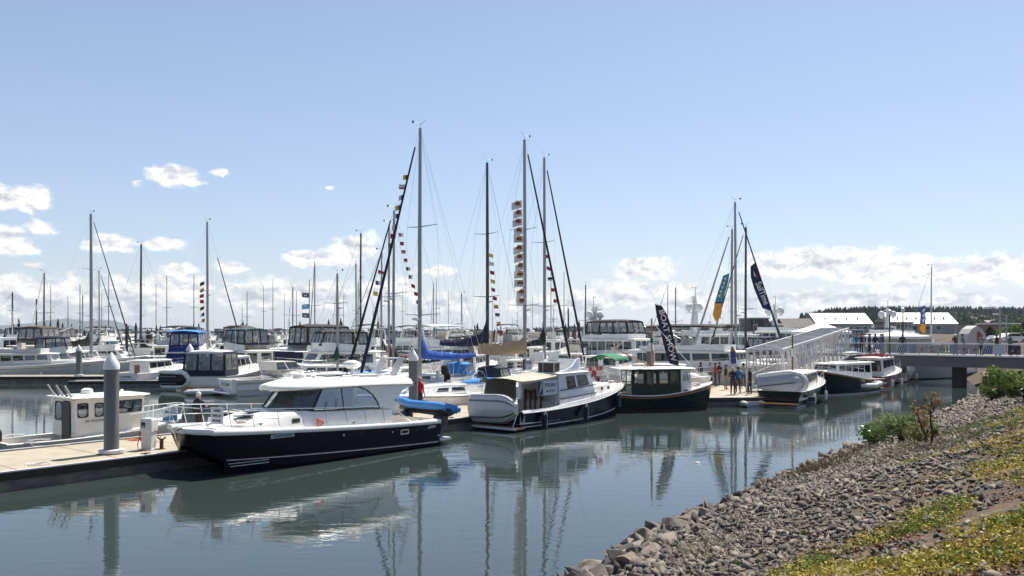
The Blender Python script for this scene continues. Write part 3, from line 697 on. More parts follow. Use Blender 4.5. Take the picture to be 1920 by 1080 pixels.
def sailboat(name, label, a, bw, L=11, B=3.5, H=15, mx=.58, hm=WH, boot=CNAVY, cover=CBLUE, jib=CNAVY, spar=ALU, group='sailing boats', boomlen=.42, covh=.55, dodger=None, spreaders=(.52,), fs=1.0, fb=1.35, bimini_m=None, backstay=True, boomz=None, jibr=.075, mast_r=.10, detail=True, band=None, wire=.007, mizzen=0, stack=False, jib_end=1.0, flare=.06):
    t = thing(name, label, 'sailboat', group=group)
    h = Hull(L, B, fs, fb, rake=1.2, tr=-.5, kind='sail', sheer=1.4, flare=.12, tw=.72, full=.48, draft=.6)
    h.mesh(t, hm, boot=boot, bottom=BOTBLK, band=band); h.deck(t, .0, 1, NONSKID, dz=.0, inn=.02, camber=.06)
    h.strip(t, 1, .028, ALUL if detail else hm, 'toe_rail')
    zc = h.wz(.5)
    cab = house(t, L*.30, L*.72, B*.30, B*.17, zc+.03, zc+.48, rf=.9, ra=.12, tum=.10, m=WH, side=[(.06, .30, .3, .78), (.36, .56, .32, .76)] if detail else [], glass=GLD, name='cabin', oh=.01, th=.05, rc=.3, fr=.15)
    b = MB(); zs = h.wz(.15)                                        # cockpit coamings and wheel
    for s in (1, -1): b.box(L*.05, L*.31, s*B*.24-.06, s*B*.24+.06, zs, zs+.32, WH)
    b.build('coaming', t)
    if detail:
        b = MB(); xx = L*.11; b.tube([(xx, .5*math.cos(a), zs+.75+.5*math.sin(a)) for a in [6.283*k/16 for k in range(17)]], .016, STEEL, 5, cap=False)
        for k in range(3): a_ = R(60*k); b.tube([(xx, .5*math.cos(a_), zs+.75+.5*math.sin(a_)), (xx, -.5*math.cos(a_), zs+.75-.5*math.sin(a_))], .01, STEEL, 4)
        b.box(xx-.15, xx, -.12, .12, zs, zs+.8, WH); b.build('wheel', t)
    mxx = L*mx; zb = boomz or zc+1.45; bt = zc+.4
    b = MB(); b.tube([(mxx, 0, bt-.4), (mxx, 0, H*.6), (mxx-.04, 0, H)], [mast_r, mast_r*.95, mast_r*.72], spar, 8); windgear(b, mxx-.04, 0, H)
    mast = b.build('mast', t)
    b = MB(); sp = []
    for f in spreaders:
        z = bt+(H-bt)*f; w = B*.40*(1.05-.35*f)
        b.tube([(mxx, 0, z), (mxx-.18, w, z+.08)], [.035, .018], spar, 5); b.tube([(mxx, 0, z), (mxx-.18, -w, z+.08)], [.035, .018], spar, 5); sp.append((z+.08, w))
    b.build('spreader', mast)
    if detail:
        b = MB(); b.lathe([(.12, 0), (.2, .03), (.2, .1), (.1, .14)], (mxx+.32, 0, bt+(H-bt)*spreaders[0]*.93), GW, 10); b.tube([(mxx, 0, bt+(H-bt)*spreaders[0]*.93), (mxx+.3, 0, bt+(H-bt)*spreaders[0]*.93)], .03, spar, 5); b.build('radar_dome', mast)
    rg = MB(); th = H-.12; xf = h.L-.15
    for s in (1, -1):
        cy = s*B*.44; top = (mxx-.03, 0, th); P_ = [(mxx-.12, cy, zc+.1)]+[(mxx-.18, s*w, z) for z, w in sp]+[top]
        rg.tube(P_, wire, STEEL, 4)
        rg.tube([(mxx+.35, cy, zc+.1), (mxx, 0, sp[0][0]-.1)], wire, STEEL, 4); rg.tube([(mxx-.5, cy, zc+.1), (mxx, 0, sp[0][0]-.1)], wire, STEEL, 4)
        if len(sp) > 1: rg.tube([(mxx-.18, s*sp[0][1], sp[0][0]), (mxx, 0, sp[1][0]-.1)], wire, STEEL, 4)
    if backstay: rg.tube([(mxx-.05, 0, th), (0.1, 0, fs)], wire, STEEL, 4); rg.tube([(mxx-.1, 0, th*.98), (L*.30, 0, zb+.4)], wire*.8, STEEL, 4)
    rg.tube([(mxx-.1, 0, th), (mxx-L*boomlen, 0, zb+.1)], wire*.7, STEEL, 4)
    rg.build('rigging', t)
    f0, f1 = V((xf, 0, fb+.15)), V((mxx+.06, 0, H-.15)); tj = V.lerp(f1, f0, 1)
    b = MB(); n = 10; rr_ = [jibr*(.45+.55*(1-i/n)) for i in range(n+1)]; pj = [f0.lerp(f1, .02+.93*jib_end*i/n) for i in range(n+1)]
    b.tube([f0, f1], wire*1.2, STEEL, 4); b.tube(pj, [jibr*.5]+rr_[1:], jib, 7); b.build('furled_jib', t)
    if cover:
        b = MB(); bl = L*boomlen; n = 34; rings = []
        for i in range(n+1):
            q = i/n; x = mxx-.02-bl*q; hh = covh*(1-(.62 if not stack else .30)*q**.75)+(1.0*max(0, 1-q/.13) if not stack else .12*max(0, 1-q/.1)); wv = .03*math.sin(i*2.3)+.02*math.sin(i*.9)
            if i == 0: hh *= .9
            w = (.17-.06*q)*(1.25 if stack else 1)
            zb0 = zb-.10-.12*math.sin(math.pi*q)+wv*.4
            rings.append([V((x, w*.5, zb0)), V((x, w, zb0+hh*.30)), V((x, w*.55+wv*.3, zb0+hh*.75)), V((x, 0, zb0+hh+wv)), V((x, -w*.55+wv*.3, zb0+hh*.75)), V((x, -w, zb0+hh*.30)), V((x, -w*.5, zb0))])
        b.loft(rings, cover, cap0=True, cap1=True); cv = b.build('sail_cover', t, sm=70)
    b = MB(); b.tube([(mxx, 0, zb-.1), (mxx-L*boomlen-.1, 0, zb-.06)], .06, spar, 7); b.build('boom', t)
    if mizzen:
        b = MB(); b.tube([(L*.12, 0, fs), (L*.12, 0, mizzen)], [.08, .055], spar, 7); b.tube([(L*.12, 0, zb), (-.4, 0, zb)], .05, spar, 6); b.build('mizzen_mast', t)
    if dodger: enclosure(t, L*.26, L*.36, B*.30, zc+.4, zc+1.15, dodger, panes=1, rf=.35, ra=0, crown=.1, name='spray_hood', fl=.2, back=False)
    if bimini_m: bimini(t, L*.03, L*.22, B*.36, zc+1.9, bimini_m, zs+.3)
    if detail:
        h.rail(t, .04, .90, .58, n=7, r=.010, mid=1, inn=.06, bow=False, drop=False, name='lifeline'); h.rail(t, .90, .985, .60, n=2, r=.014, mid=1, inn=.05, name='pulpit')
    place(t, a, bw); return t, h
# ---------------------------------------------------------------- the big dark power catamaran in front
def power_cat():
    t = thing('power_catamaran', 'large black hulled power catamaran with white curved roof beside the near dock', 'motor yacht')
    L = 9.5; yb = 1.66
    def sheerz(x): return 1.0+.43*(max(0, x)/L)**1.5
    def sec(x):
        q = max(0, (x-5.2)/(L-5.2)); q = min(q, 1)
        zs = sheerz(x)
        ys = yb if x < L-1.2 else yb*math.sqrt(max(0, 1-((x-(L-1.2))/2.15)**2.4))
        yw = 1.56-.28*q**1.8; yk = 1.22+.04*q; yi = .80+.42*q**1.6; yw = max(yw, yk+.012); yi = min(yi, yk-.012)
        zt = .50+.22*q**2
        fx = lambda z: x+(.55*q**3)*max(0, z/1.5)**1.3
        return [V((fx(zt), 0, zt)), V((fx(zt-.05), yi*.85, zt-.02)), V((fx(.2), yi, .2)), V((fx(-.3), yk-.03, -.35)), V((fx(-.3), yk+.03, -.35)), V((x, yw, 0)), V((fx(.10), yw+.03, .10)), V((fx(.33), lerp(yw, ys, .25), .33)),
                V((fx(.45), lerp(yw, ys, .42), .45)), V((fx(.9), lerp(yw, max(ys, yw*.96), .8), zs*.62)), V((fx(zs-.16), max(ys, .05), zs-.12)), V((fx(zs), max(ys, .05), zs))]
    xs = [0, 1, 2, 3, 4, 5, 6, 6.8, 7.5, 8.1, 8.6, 9.0, 9.3, 9.5]
    rings = []
    for x in xs:
        hf = sec(x); rings.append(hf+[V((p.x, -p.y, p.z)) for p in hf[::-1]])
    # the rounded fore deck that closes the bow over the tunnel
    for x, k in ((9.75, .80), (9.95, .55), (10.08, .22)):
        hf = [V((min(p.x, L+.30) if p.z < .7 else x+.40*max(0, (p.z-.7)), p.y*(k if p.z > .8 else 1), p.z)) for p in sec(9.5)]
        rings.append(hf+[V((p.x, -p.y, p.z)) for p in hf[::-1]])
    b = MB(); nh = 12; tot = 24
    def mf(i, j):
        k = j if j < nh else tot-2-j
        if j == nh-1: return None
        if k < 5: return BOTBLK if k in (3, 4) else BLACKH
        return BLACKH
    b.loft(rings, BLACKH, mf=mf, cap0=False); r0 = rings[0]
    b.poly([r0[i] for i in range(0, 12)]+[r0[i] for i in range(12, 24)], BLACKH); b.poly([rings[-1][i] for i in range(9, 15)], BLACKH)
    hull = b.build('hull', t, sm=32)
    # stripes on both sides
    b = MB()
    def side_line(z0, z1, x0, x1, m, off=.012, n=26, s=1):
        P0, P1 = [], []
        for i in range(n+1):
            x = lerp(x0, x1, i/n); q = min(1, max(0, (x-5.2)/(L-5.2))); pr = sec(x)[5:]
            for z, P_ in ((z0(x), P0), (z1(x), P1)):
                for u_, w_ in zip(pr[:-1], pr[1:]):
                    if u_.z <= z <= w_.z: y = lerp(u_.y, w_.y, (z-u_.z)/(w_.z-u_.z)); break
                P_.append(V((x+(.55*q**3)*(z/1.5)**1.3, s*(y+off), z)))
        b.loft([P0, P1], m, close=False)
    REDL = mat('dark_red_pinstripe', (.10, .008, .01), .4)
    f = lambda k: (lambda x: .15+.33*(x/L)**1.4+k)
    for s in (1, -1):
        side_line(f(0), f(.028), .1, 9.42, STRIPE, s=s); side_line(f(.05), f(.062), .1, 9.0, REDL, s=s)
        side_line(lambda x: .35+0*x, lambda x: .375+0*x, 8.0, 9.38, STRIPE, s=s); side_line(lambda x: .255+0*x, lambda x: .28+0*x, 8.0, 9.34, STRIPE, s=s)
    b.build('stripe', hull, sm=0)
    b = MB()                                                        # white gunwale moulding
    for s in (1, -1):
        P_ = [rings[i][11 if s > 0 else 12] for i in range(len(rings))]
        b.loft([[p+V((0, 0, -.10)) for p in P_], [p+V((.01, s*.028, -.06)) for p in P_], [p+V((.01, s*.03, .02)) for p in P_], [p+V((0, -s*.02, .07)) for p in P_], [p+V((0, -s*.13, .06)) for p in P_]], WH, close=False)
    b.add([rings[-1][11]+V((0, 0, -.1)), rings[-1][12]+V((0, 0, -.1)), rings[-1][12]+V((.01, 0, .05)), rings[-1][11]+V((.01, 0, .05))], [(0, 1, 2, 3)], WH)
    b.build('gunwale', t, sm=50)
    b = MB(); rr = []
    for i in range(3, len(rings)):
        p = rings[i][11]; rr.append([V((p.x, p.y-.1, p.z+.055)), V((p.x, p.y*.5, p.z+.08)), V((p.x, 0, p.z+.09)), V((p.x, -p.y*.5, p.z+.08)), V((p.x, -p.y+.1, p.z+.055))])
    b.loft(rr, WH, close=False); b.build('deck', t)
    b = MB()                                                        # cockpit well
    b.box(.15, 2.9, -1.35, 1.35, .52, .55, CR)
    for s in (1, -1): b.box(.1, 3.0, s*1.50-.03, s*1.50+.03, .5, 1.10, WH); b.box(.1, 3.0, min(s*1.35, s*1.6), max(s*1.35, s*1.6), 1.02, 1.075, WH); b.box(.1, 3.0, min(s*1.35, s*1.38), max(s*1.35, s*1.38), .5, 1.02, WH)
    b.box(.0, .12, -1.6, 1.6, .4, 1.06, WH); b.build('cockpit', t)
    # trunk cabin forward and coach side under the windows
    def zdeck(x): return sheerz(x)+.06
    b = MB(); rings2 = []
    data = [(2.35, 1.34, 1.66, 1.30), (3.0, 1.36, 1.70, 1.31), (4.5, 1.38, 1.76, 1.32), (6.0, 1.36, 1.82, 1.28), (6.8, 1.30, 1.84, 1.18), (7.5, 1.2, 1.80, 1.02), (8.2, 1.05, 1.70, .82), (8.8, .86, 1.60, .62), (9.15, .66, 1.53, .44)]
    for x, y, zt, yt in data:
        zd = zdeck(x); rings2.append([V((x, y+.02, zd-.02)), V((x, y, zd+.08)), V((x, lerp(y, yt, .5), lerp(zd, zt, .6))), V((x, yt, zt-.06)), V((x, yt-.08, zt)), V((x, yt*.5, zt+.05)), V((x, 0, zt+.06))])
    rings2 = [r+[V((p.x, -p.y, p.z)) for p in r[::-1][1:]] for r in rings2]
    b.loft(rings2, WH, close=False); b.poly(rings2[0], WH)
    r = rings2[-1]; tip = [V((p.x+.28, p.y*.75, min(p.z, zdeck(9.4)+.03))) for p in r]; b.loft([r, tip], WH, close=False); b.poly(tip, WH)
    trunk = b.build('trunk_cabin', t, sm=40)
    # glasshouse: bottom line / top line points round the cabin, port side mirrored
    bot = [V((2.55, 1.28, 1.66)), V((2.95, 1.29, 1.70)), V((3.9, 1.30, 1.75)), V((4.95, 1.29, 1.79)), V((6.05, 1.24, 1.83)), V((6.75, .78, 1.89)), V((7.10, .0, 1.93))]
    top = [V((2.2, 1.16, 2.56)), V((3.15, 1.17, 2.56)), V((3.95, 1.17, 2.57)), V((4.8, 1.17, 2.58)), V((5.55, 1.12, 2.58)), V((6.15, .70, 2.62)), V((6.42, .0, 2.65))]
    gl = MB(); mk = MB()
    for s in (1, -1):
        Bq = [V((p.x, p.y*s, p.z)) for p in bot]; Tq = [V((p.x, p.y*s, p.z)) for p in top]
        # arched rear end of the side glass
        arc = [(1.0, 0), (.80, .35), (.58, .65), (.30, .88), (0, 1)]
        pts = [Bq[1]]+[lerp(Bq[1], Tq[2], v) + (V((-.0, 0, 0))) for v in ()]
        A0, A1 = Bq[1], Tq[2]
        curve = [V((lerp(Bq[1].x, Tq[2].x, u_), lerp(Bq[1].y, Tq[2].y, v), lerp(Bq[1].z, Tq[2].z, v))) for u_, v in ((0, 0), (.10, .30), (.28, .58), (.58, .84), (1, 1))]
        g = MB(); g.poly([c for c in curve]+[Bq[2]], GLB); g.poly([Bq[2], Bq[3], Tq[3], Tq[2]], GLB); g.build('side_window', t, sm=0)
        g = MB(); g.poly([Bq[3], Bq[4], Tq[4], Tq[3]], GLB); g.build('side_window', t, sm=0)
        g = MB(); g.poly([Bq[4], Bq[5], Tq[5], Tq[4]], GLS); g.build('windshield', t, sm=0)
        g = MB(); g.poly([Bq[5], Bq[6], Tq[6], Tq[5]], GLS); g.build('windshield', t, sm=0)
        o_ = V((0, s*.008, 0))
        mk.tube([c+o_ for c in curve]+[Tq[3]+o_, Tq[4]+o_], .024, BLACK, 5); mk.tube([Bq[1]+o_, Bq[2]+o_, Bq[3]+o_, Bq[4]+o_], .018, BLACK, 5)
        mk.tube([Bq[4]+o_, Tq[4]+o_], .045, BLACK, 5); mk.tube([lerp(Bq[2], Bq[3], .75)+o_, lerp(Tq[2], Tq[3], .9)+o_], .018, BLACK, 5)
        mk.tube([Bq[5], Tq[5]], .04, DGREY, 5); mk.tube([Bq[4], Bq[5], Bq[6]], .022, BLACK, 5)
        mk.tube([lerp(Bq[3], Bq[4], .55)+o_, lerp(Bq[3], Bq[4], .55)+V((-.15, 0, .3))+o_], .012, BLACK, 5)
        # white rear wing that carries the roof
        wing = MB(); wo_ = V((0, s*.012, 0))
        outer = [V((2.28, s*1.30, 1.64)), V((2.05, s*1.29, 1.85)), V((1.95, s*1.27, 2.1)), V((1.72, s*1.24, 2.32)), V((1.10, s*1.20, 2.50))]
        inner = [curve[0], curve[1], curve[2], curve[3], curve[4]]
        rows = [[o2, lerp(o2, i2, .5)+V((0, s*.02, 0)), i2] for o2, i2 in zip(outer, inner)]
        wing.loft([[p+V((0, s*.014, 0)) for p in r_] for r_ in rows], WH, close=False); wing.loft([[p-V((0, s*.05, 0)) for p in r_] for r_ in rows], WH, close=False)
        wing.loft([[r_[0]+V((0, s*.014, 0)) for r_ in rows], [r_[0]-V((0, s*.05, 0)) for r_ in rows]], WH, close=False)
        wing.build('roof_wing', t, sm=50)
    mk.tube([(5.0, 1.30, 2.2), (5.02, 1.30, 1.86)], .012, BLACK, 4)
    mk.build('window_frame', t, sm=40)
    # roof with drooped nose, lofted
    b = MB(); RR = []
    for x, w, z in ((1.05, 1.12, 2.50), (1.2, 1.26, 2.50), (2.0, 1.33, 2.53), (3.2, 1.36, 2.56), (4.6, 1.36, 2.57), (5.6, 1.31, 2.57), (6.2, 1.16, 2.56), (6.7, .90, 2.55), (7.0, .62, 2.54), (7.16, .30, 2.53)):
        th = .24 if x > 1.3 else .12
        k = 1 if x < 6 else max(.42, 1-(x-6)*.5)
        hf = [V((x, w*.5, z+.03)), V((x, w*.93, z+.0)), V((x, w, z+.05)), V((x, w*.985, z+.11)), V((x, w*.88, z+.10+.13*k)), V((x, w*.5, z+.10+.24*k)), V((x, 0, z+.10+.28*k))]
        RR.append(hf+[V((p.x, -p.y, p.z)) for p in hf[::-1][1:]])
    b.loft(RR, WH, cap0=True, cap1=True); roof = b.build('roof', t, sm=60)
    b = MB()
    for s in (1, -1):
        b.tube([(1.6, s*1.0, 2.80), (1.9, s*1.02, 2.92), (4.6, s*1.02, 2.96), (4.8, s*1.0, 2.84)], .014, STEEL, 5)
        for x in (2.6, 3.6): b.tube([(x, s*1.02, 2.93), (x, s*1.0, 2.8)], .012, STEEL, 5)
    b.build('roof_rail', roof)
    b = MB(); b.box(4.0, 4.7, -.3, .35, 2.92, 2.98, GLD); b.box(3.98, 4.72, -.32, .37, 2.90, 2.94, WH); b.build('roof_hatch', roof)
    b = MB(); b.box(2.4, 3.4, .1, .75, 2.90, 2.97, WH); b.build('roof_hatch', roof)
    radar(roof, 5.7, .0, 2.87, .24); satdome(roof, 5.3, .35, 2.86, .08)
    b = MB(); b.bar((1.6, .5, 2.84), (1.1, .5, 3.55), .05, .30, GW); b.bar((1.6, -.5, 2.84), (1.1, -.5, 3.55), .05, .30, GW); b.box(.98, 1.25, -.55, .55, 3.52, 3.56, GW)
    ms = b.build('radar_mast', t)
    b = MB(); b.ball((2.9, -.4, 3.32), (.32, .42, .18), WH, 12, 6); b.tube([(2.9, -.4, 2.85), (2.9, -.4, 3.2)], .06, WH, 8); b.build('radar_dome', ms)
    # interior
    b = MB(); b.box(3.0, 6.4, -1.1, 1.1, 1.0, 1.05, INT); b.box(5.6, 6.5, -1.1, 1.1, 1.05, 1.86, mat('dash_vinyl', (.05, .045, .04), .6)); b.box(2.9, 2.96, -1.1, -.3, 1, 2.5, SEAT); b.box(3.0, 4.2, .4, 1.1, 1.05, 1.65, SEAT); b.box(3.0, 4.4, -1.1, -.4, 1.05, 1.95, INT)
    it = b.build('interior', t)
    helmseat(it, 4.95, -.6, 1.05); helmseat(it, 4.95, .55, 1.05)
    # railing
    b = MB(); post = []
    for s in (1, -1):
        P_ = []
        for x in (1.55, 2.1, 2.9, 3.8, 4.7, 5.6, 6.6, 7.6, 8.6, 9.35, 9.95):
            ys = yb-.14 if x < L-1.2 else (yb*math.sqrt(max(0, 1-((x-(L-1.2))/2.15)**2.4))-.10)
            P_.append(V((x, s*ys, sheerz(min(x, L))+.06)))
        top_ = [P_[0]+V((0, 0, .02)), P_[1]+V((.1, 0, .42))]+[p+V((.14, 0, .66)) for p in P_[2:-1]]+[P_[-1]+V((.30, 0, .70))]
        for p, q in list(zip(P_, top_))[2:]: b.tube([p, q], .0125, STEEL, 5)
        b.tube(top_, .018, STEEL, 6); post.append(top_[-1])
        b.tube([lerp(p, q, .5) for p, q in list(zip(P_, top_))[7:]], .009, STEEL, 5)
    b.tube([post[0], (post[0]+post[1])/2+V((.1, 0, 0)), post[1]], .018, STEEL, 6); b.build('railing', t)
    # details on the port side (towards the camera)
    def flush(x, z, w, h_, m, name, ring=None, y=None, par=hull):
        y = yb-.0 if y is None else y
        q = [V((x+w/2, y, z-h_/2)), V((x-w/2, y, z-h_/2)), V((x-w/2, y, z+h_/2)), V((x+w/2, y, z+h_/2))]
        return pane(q, (0, 1, 0, 1), m, ring or m, par, fw=.03, name=name, rc=.3, out=.012)
    flush(2.02, .74, .42, .17, GLD, 'porthole', STEEL, y=1.675)
    pl = flush(7.62, 1.13, .92, .17, mat('grey_name_board', (.30, .36, .38), .4), 'name_board', mat('name_board_edge', (.42, .48, .50), .4), y=1.69)
    flush(6.85, 1.54, .34, .17, GLD, 'porthole', STEEL, y=1.36, par=trunk)
    b = MB()
    for x, z, r in ((5.0, .90, .045), (4.6, .88, .02), (4.15, .87, .025), (2.65, .79, .035), (1.35, .77, .02), (.95, .74, .02), (.75, .74, .02)):
        b.tube([(x, 1.62, z), (x, 1.685, z)], r, STEEL, 8)
    b.build('through_hull_fitting', hull)
    INK = mat('navy_lettering', (.02, .03, .08), .5)
    text('POWER COMFORT', .085, INK, pl, 'lettering', (7.62, 1.712, 1.13), (-1, 0, 0), (0, 0, 1), sx=.95, shear=.3)
    text('ASPEN', .15, STRIPE, hull, 'lettering', (.55, 1.675, .80), (-1, 0, .02), (0, 0, 1), bold=True, shear=.2)
    text('A', .15, BLACK, t, 'emblem', (2.12, 1.318, 1.96), (-1, 0, 0), (0, 0, 1), bold=True, shear=-.2)
    b = MB(); cleat(b, (8.3, 1.42, 1.52)); cleat(b, (4.4, 1.5, 1.25)); cleat(b, (1.0, 1.5, 1.09)); b.build('cleat', t)
    b = MB(); b.box(9.6, 10.5, -.10, .10, 1.50, 1.56, STEEL); b.tube([(10.3, 0, 1.52), (10.55, 0, 1.40), (10.45, 0, 1.1)], .03, STEEL, 6); b.box(9.0, 9.3, -.12, .12, 1.6, 1.75, WH); b.build('anchor', t)
    b = MB(); p0 = V((8.35, 1.45, 1.56)); b.tube([p0, (8.6, 1.0, 1.58), (8.9, .7, 1.60), (9.1, .2, 1.62)], .018, ROPE, 5)
    for k in range(5): b.tube([(8.75+.16*math.cos(a), 1.0+.14*math.sin(a), 1.60+.02*k) for a in [6.283*i/10+k for i in range(11)]], .014, ROPE, 4)
    b.build('mooring_line', t)
    b = MB()
    for k in range(4): b.tube([(5.9+(.10+.02*k)*math.cos(a+k), 1.46+.04*math.sin(a)+.01*k, 1.38+.09*math.sin(a+k*1.3)+.03*k) for a in [6.283*i/10+k for i in range(11)]], .011, ORNG, 4)
    b.build('orange_line', t)
    b = MB(); b.box(-.75, .0, -1.5, 1.5, .16, .26, GW); b.box(-.78, -.74, -1.5, 1.5, .18, .24, WH); b.build('swim_platform', t)
    outboard(t, -.55, 1.0, .62, DGREY, 1.15); outboard(t, -.55, -1.0, .62, DGREY, .9)
    b = MB(); b.tube([(-.1, 1.15, 1.05), (-.9, 1.15, 1.28)], .03, STEEL, 6); b.tube([(-.1, -1.15, 1.05), (-.9, -1.15, 1.28)], .03, STEEL, 6)
    for y in (1.15, -1.15): b.tube([(-.05, y, .75), (-.55, y, 1.17)], .025, STEEL, 6)
    b.build('davit', t)
    b = MB()
    for x in (8.4,): b.box(8.1, 8.6, .25, .75, 1.76, 1.79, GLD)
    b.box(7.55, 7.95, -.2, .3, 1.85, 1.88, GLD); b.build('deck_hatch', trunk)
    a = on(825, 835); bw = on(440, 892); hd = (bw-a).normalized(); port = V((-hd.y, hd.x, 0)); st = a-port*1.60
    place(t, st, st+hd)
    return t
CAT = power_cat()
bpy.context.view_layer.update()
def world_of(o, p): 
    return MX.Translation(o.location) @ MX.Rotation(o.rotation_euler.z, 4, 'Z') @ V(p)
def cat_extras():
    rz = CAT.rotation_euler.z
    p = world_of(CAT, (-.62, 0, 0))
    d = thing('inflatable_dinghy', 'bright blue inflatable dinghy on davits across the stern of the black catamaran', 'dinghy', p, rz)
    T = MX.Translation((.05, 1.65, 1.30)) @ MX.Rotation(R(-90), 4, 'Z') @ MX.Rotation(R(14), 4, 'X') @ MX.Translation((0, 0, 0)) @ MX.Translation((0, 0, 0))
    inflatable(d, 3.3, 1.15, .17, T, INFLB, mat('black_dinghy_floor', (.02, .02, .022), .5), stripe=INFL)
    b = MB()
    P_ = [T @ V((.1+i*.3, -.62-.005, .17)) for i in range(9)]; b.loft([P_, [T @ V((.1+i*.3, -.635, .23)) for i in range(9)]], WH, close=False); b.build('white_stripe', d, sm=0)
    s = thing('display_sign', 'white paper sign with black lettering clipped to the bow rail of the black catamaran', 'sign', world_of(CAT, (9.55, .85, 0)), rz)
    b = MB(); b.box(-.01, .01, -.26, .26, 1.62, 2.16, mat('sign_paper', (.66, .66, .65), .6)); b.build('board', s)
    for k, (tx, sz) in enumerate((('ASPEN', .10), ('DISPLAY', .11), ('MODEL', .11))): text(tx, sz, BLACK, s, 'lettering', (.016, 0, 2.05-.16*k), (0, 1, 0), (0, 0, 1), bold=True)
    s.rotation_euler.z += R(15)
cat_extras()
# ---------------------------------------------------------------- docks
DU = V((.629, .777, 0)); DN = V((-.777, .629, 0)); D0 = V((-11.2, 28.9, 0))      # near dock: front edge line, direction and inland normal
def dk(t, s=0, z=0): p = D0+DU*t+DN*s; return V((p.x, p.y, z))
def dock(name, label, p, q, w, zt=.55, thick=.62, cap=CONC, face=CONCD, rail_=True, group=None, sign=1):
    """a floating dock: p-q is the front edge, w the depth behind it"""
    p = V(p); q = V(q); u = (q-p).normalized(); n = V((-u.y, u.x, 0))*sign; L = (q-p).length
    t = thing(name, label, 'dock', (p.x, p.y, 0), math.atan2(u.y, u.x), group); s = sign
    b = MB(); y0, y1 = sorted((0, s*w)); b.box(0, L, y0+.02, y1-.02, zt-thick-.15, zt-.14, face); b.build('float', t)
    b = MB(); b.box(0, L, y0+.16, y1-.16, zt-.14, zt, cap); b.build('deck', t)
    b = MB(); b.box(0, L, y0-.02, y0+.16, zt-.22, zt+.01, TIMB); b.box(0, L, y1-.16, y1+.02, zt-.22, zt+.01, TIMB); b.box(0, L, y0-.03, y0+.10, zt+.012, zt+.05, ALUL); b.box(0, L, y1-.10, y1+.03, zt+.012, zt+.05, ALUL)
    b.build('timber_edge', t)
    if L > 8:
        b = MB(); x = 3.0
        while x < L: b.box(x-.012, x+.012, y0+.18, y1-.18, zt-.01, zt+.003, TIMB); x += 3.0
        b.build('deck_joint', t)
    return t
md = dock('floating_dock', 'long tan concrete floating dock in front with dark timber edges', dk(-14), dk(34.5), 4.9)
hd_ = dock('floating_dock', 'wide tan dock platform where the group of visitors stands by the gangway', (10.3, 51.3, 0), (18.6, 52.4, 0), 14.5)
b = MB()
for t_ in (-7.5, -1.2, 1.6, 13.5, 20.5, 27): p_ = dk(t_, .12, .56); cleat(b, p_, BLACK, 1.4, a=math.atan2(DU.y, DU.x))
for t_ in (-5.0, 3.2, 16): p_ = dk(t_, 4.75, .56); cleat(b, p_, GW, 1.3, a=math.atan2(DU.y, DU.x))
b.build('cleat', md, T=md.matrix_world.inverted() if False else (MX.Rotation(-math.atan2(DU.y, DU.x), 4, 'Z') @ MX.Translation(-dk(-14))))
d2 = dock('floating_dock', 'far left floating dock with a dark side in front of the white trawler', (wx(-160, 74.5), 74.5, 0), (wx(640, 76), 76, 0), 3.0)
d3 = dock('floating_dock', 'short floating dock finger with dark timbers behind the small fishing boat', (wx(128, 68), 68, 0), (wx(330, 69), 69, 0), 1.6)
d4 = dock('floating_dock', 'floating dock behind the three tall masted sailing boats', (-2, 73, 0), (26, 84, 0), 2.6)
d5 = dock('floating_dock', 'floating dock in the middle of the marina behind the canvas topped cruisers', (-52, 100, 0), (6, 104, 0), 2.5)
def finger(i, a, b_, g='dock fingers behind the near dock'):
    return dock('dock_finger', 'narrow floating dock finger between the moored boats behind the near dock', a, b_, .9, group=g)
for i, t_ in enumerate((9.6, 33.2)): finger(i, dk(t_, 4.95), dk(t_, 12))
def piling(px, d, ztop, base=-.5, r=.24, label='', collar=True, cone=.42, m=PILE, x=None, g='dock pilings with white cone caps', zb=.55):
    x = wx(px, d) if x is None else x
    t = thing('piling', label, 'piling', (x, d, 0), group=g)
    b = MB(); b.lathe([(r, base), (r, zb+1.0), (r*.985, zb+1.01), (r*.985, ztop-cone-.1)], (0, 0, 0), m, 20); b.build('post', t)
    b = MB(); b.lathe([(r*1.07, ztop-cone-.16), (r*1.08, ztop-cone), (r*.55, ztop-cone*.45), (r*.06, ztop)], (0, 0, 0), PILEW, 20); b.build('cone_cap', t)
    if collar:
        b = MB(); b.lathe([(r+.02, zb+.02), (r+.16, zb+.03), (r+.17, zb+.14), (r+.02, zb+.16)], (0, 0, 0), GW, 20); b.build('collar', t)
    return t
piling(209, 28.55, 3.95, label='big grey steel piling with white cone cap standing in the near dock on the left')
piling(775, 42.8, 3.72, label='grey piling with white cone cap behind the stern of the black catamaran')
piling(148, 76.3, 3.35, label='slim grey piling with white cone cap beside the white trawler on the left', r=.25)
piling(356, 66.2, 3.62, label='grey piling with white cone cap beside the boat with the black bottomed inflatable', r=.26, collar=False)
piling(614, 72.0, 3.35, label='grey piling with white cone cap right of the navy canvas cruiser', r=.26)
p_ = dk(32.6, .6); piling(0, p_.y, 3.9, x=p_.x, label='grey piling behind the green wooden launch on the dock')
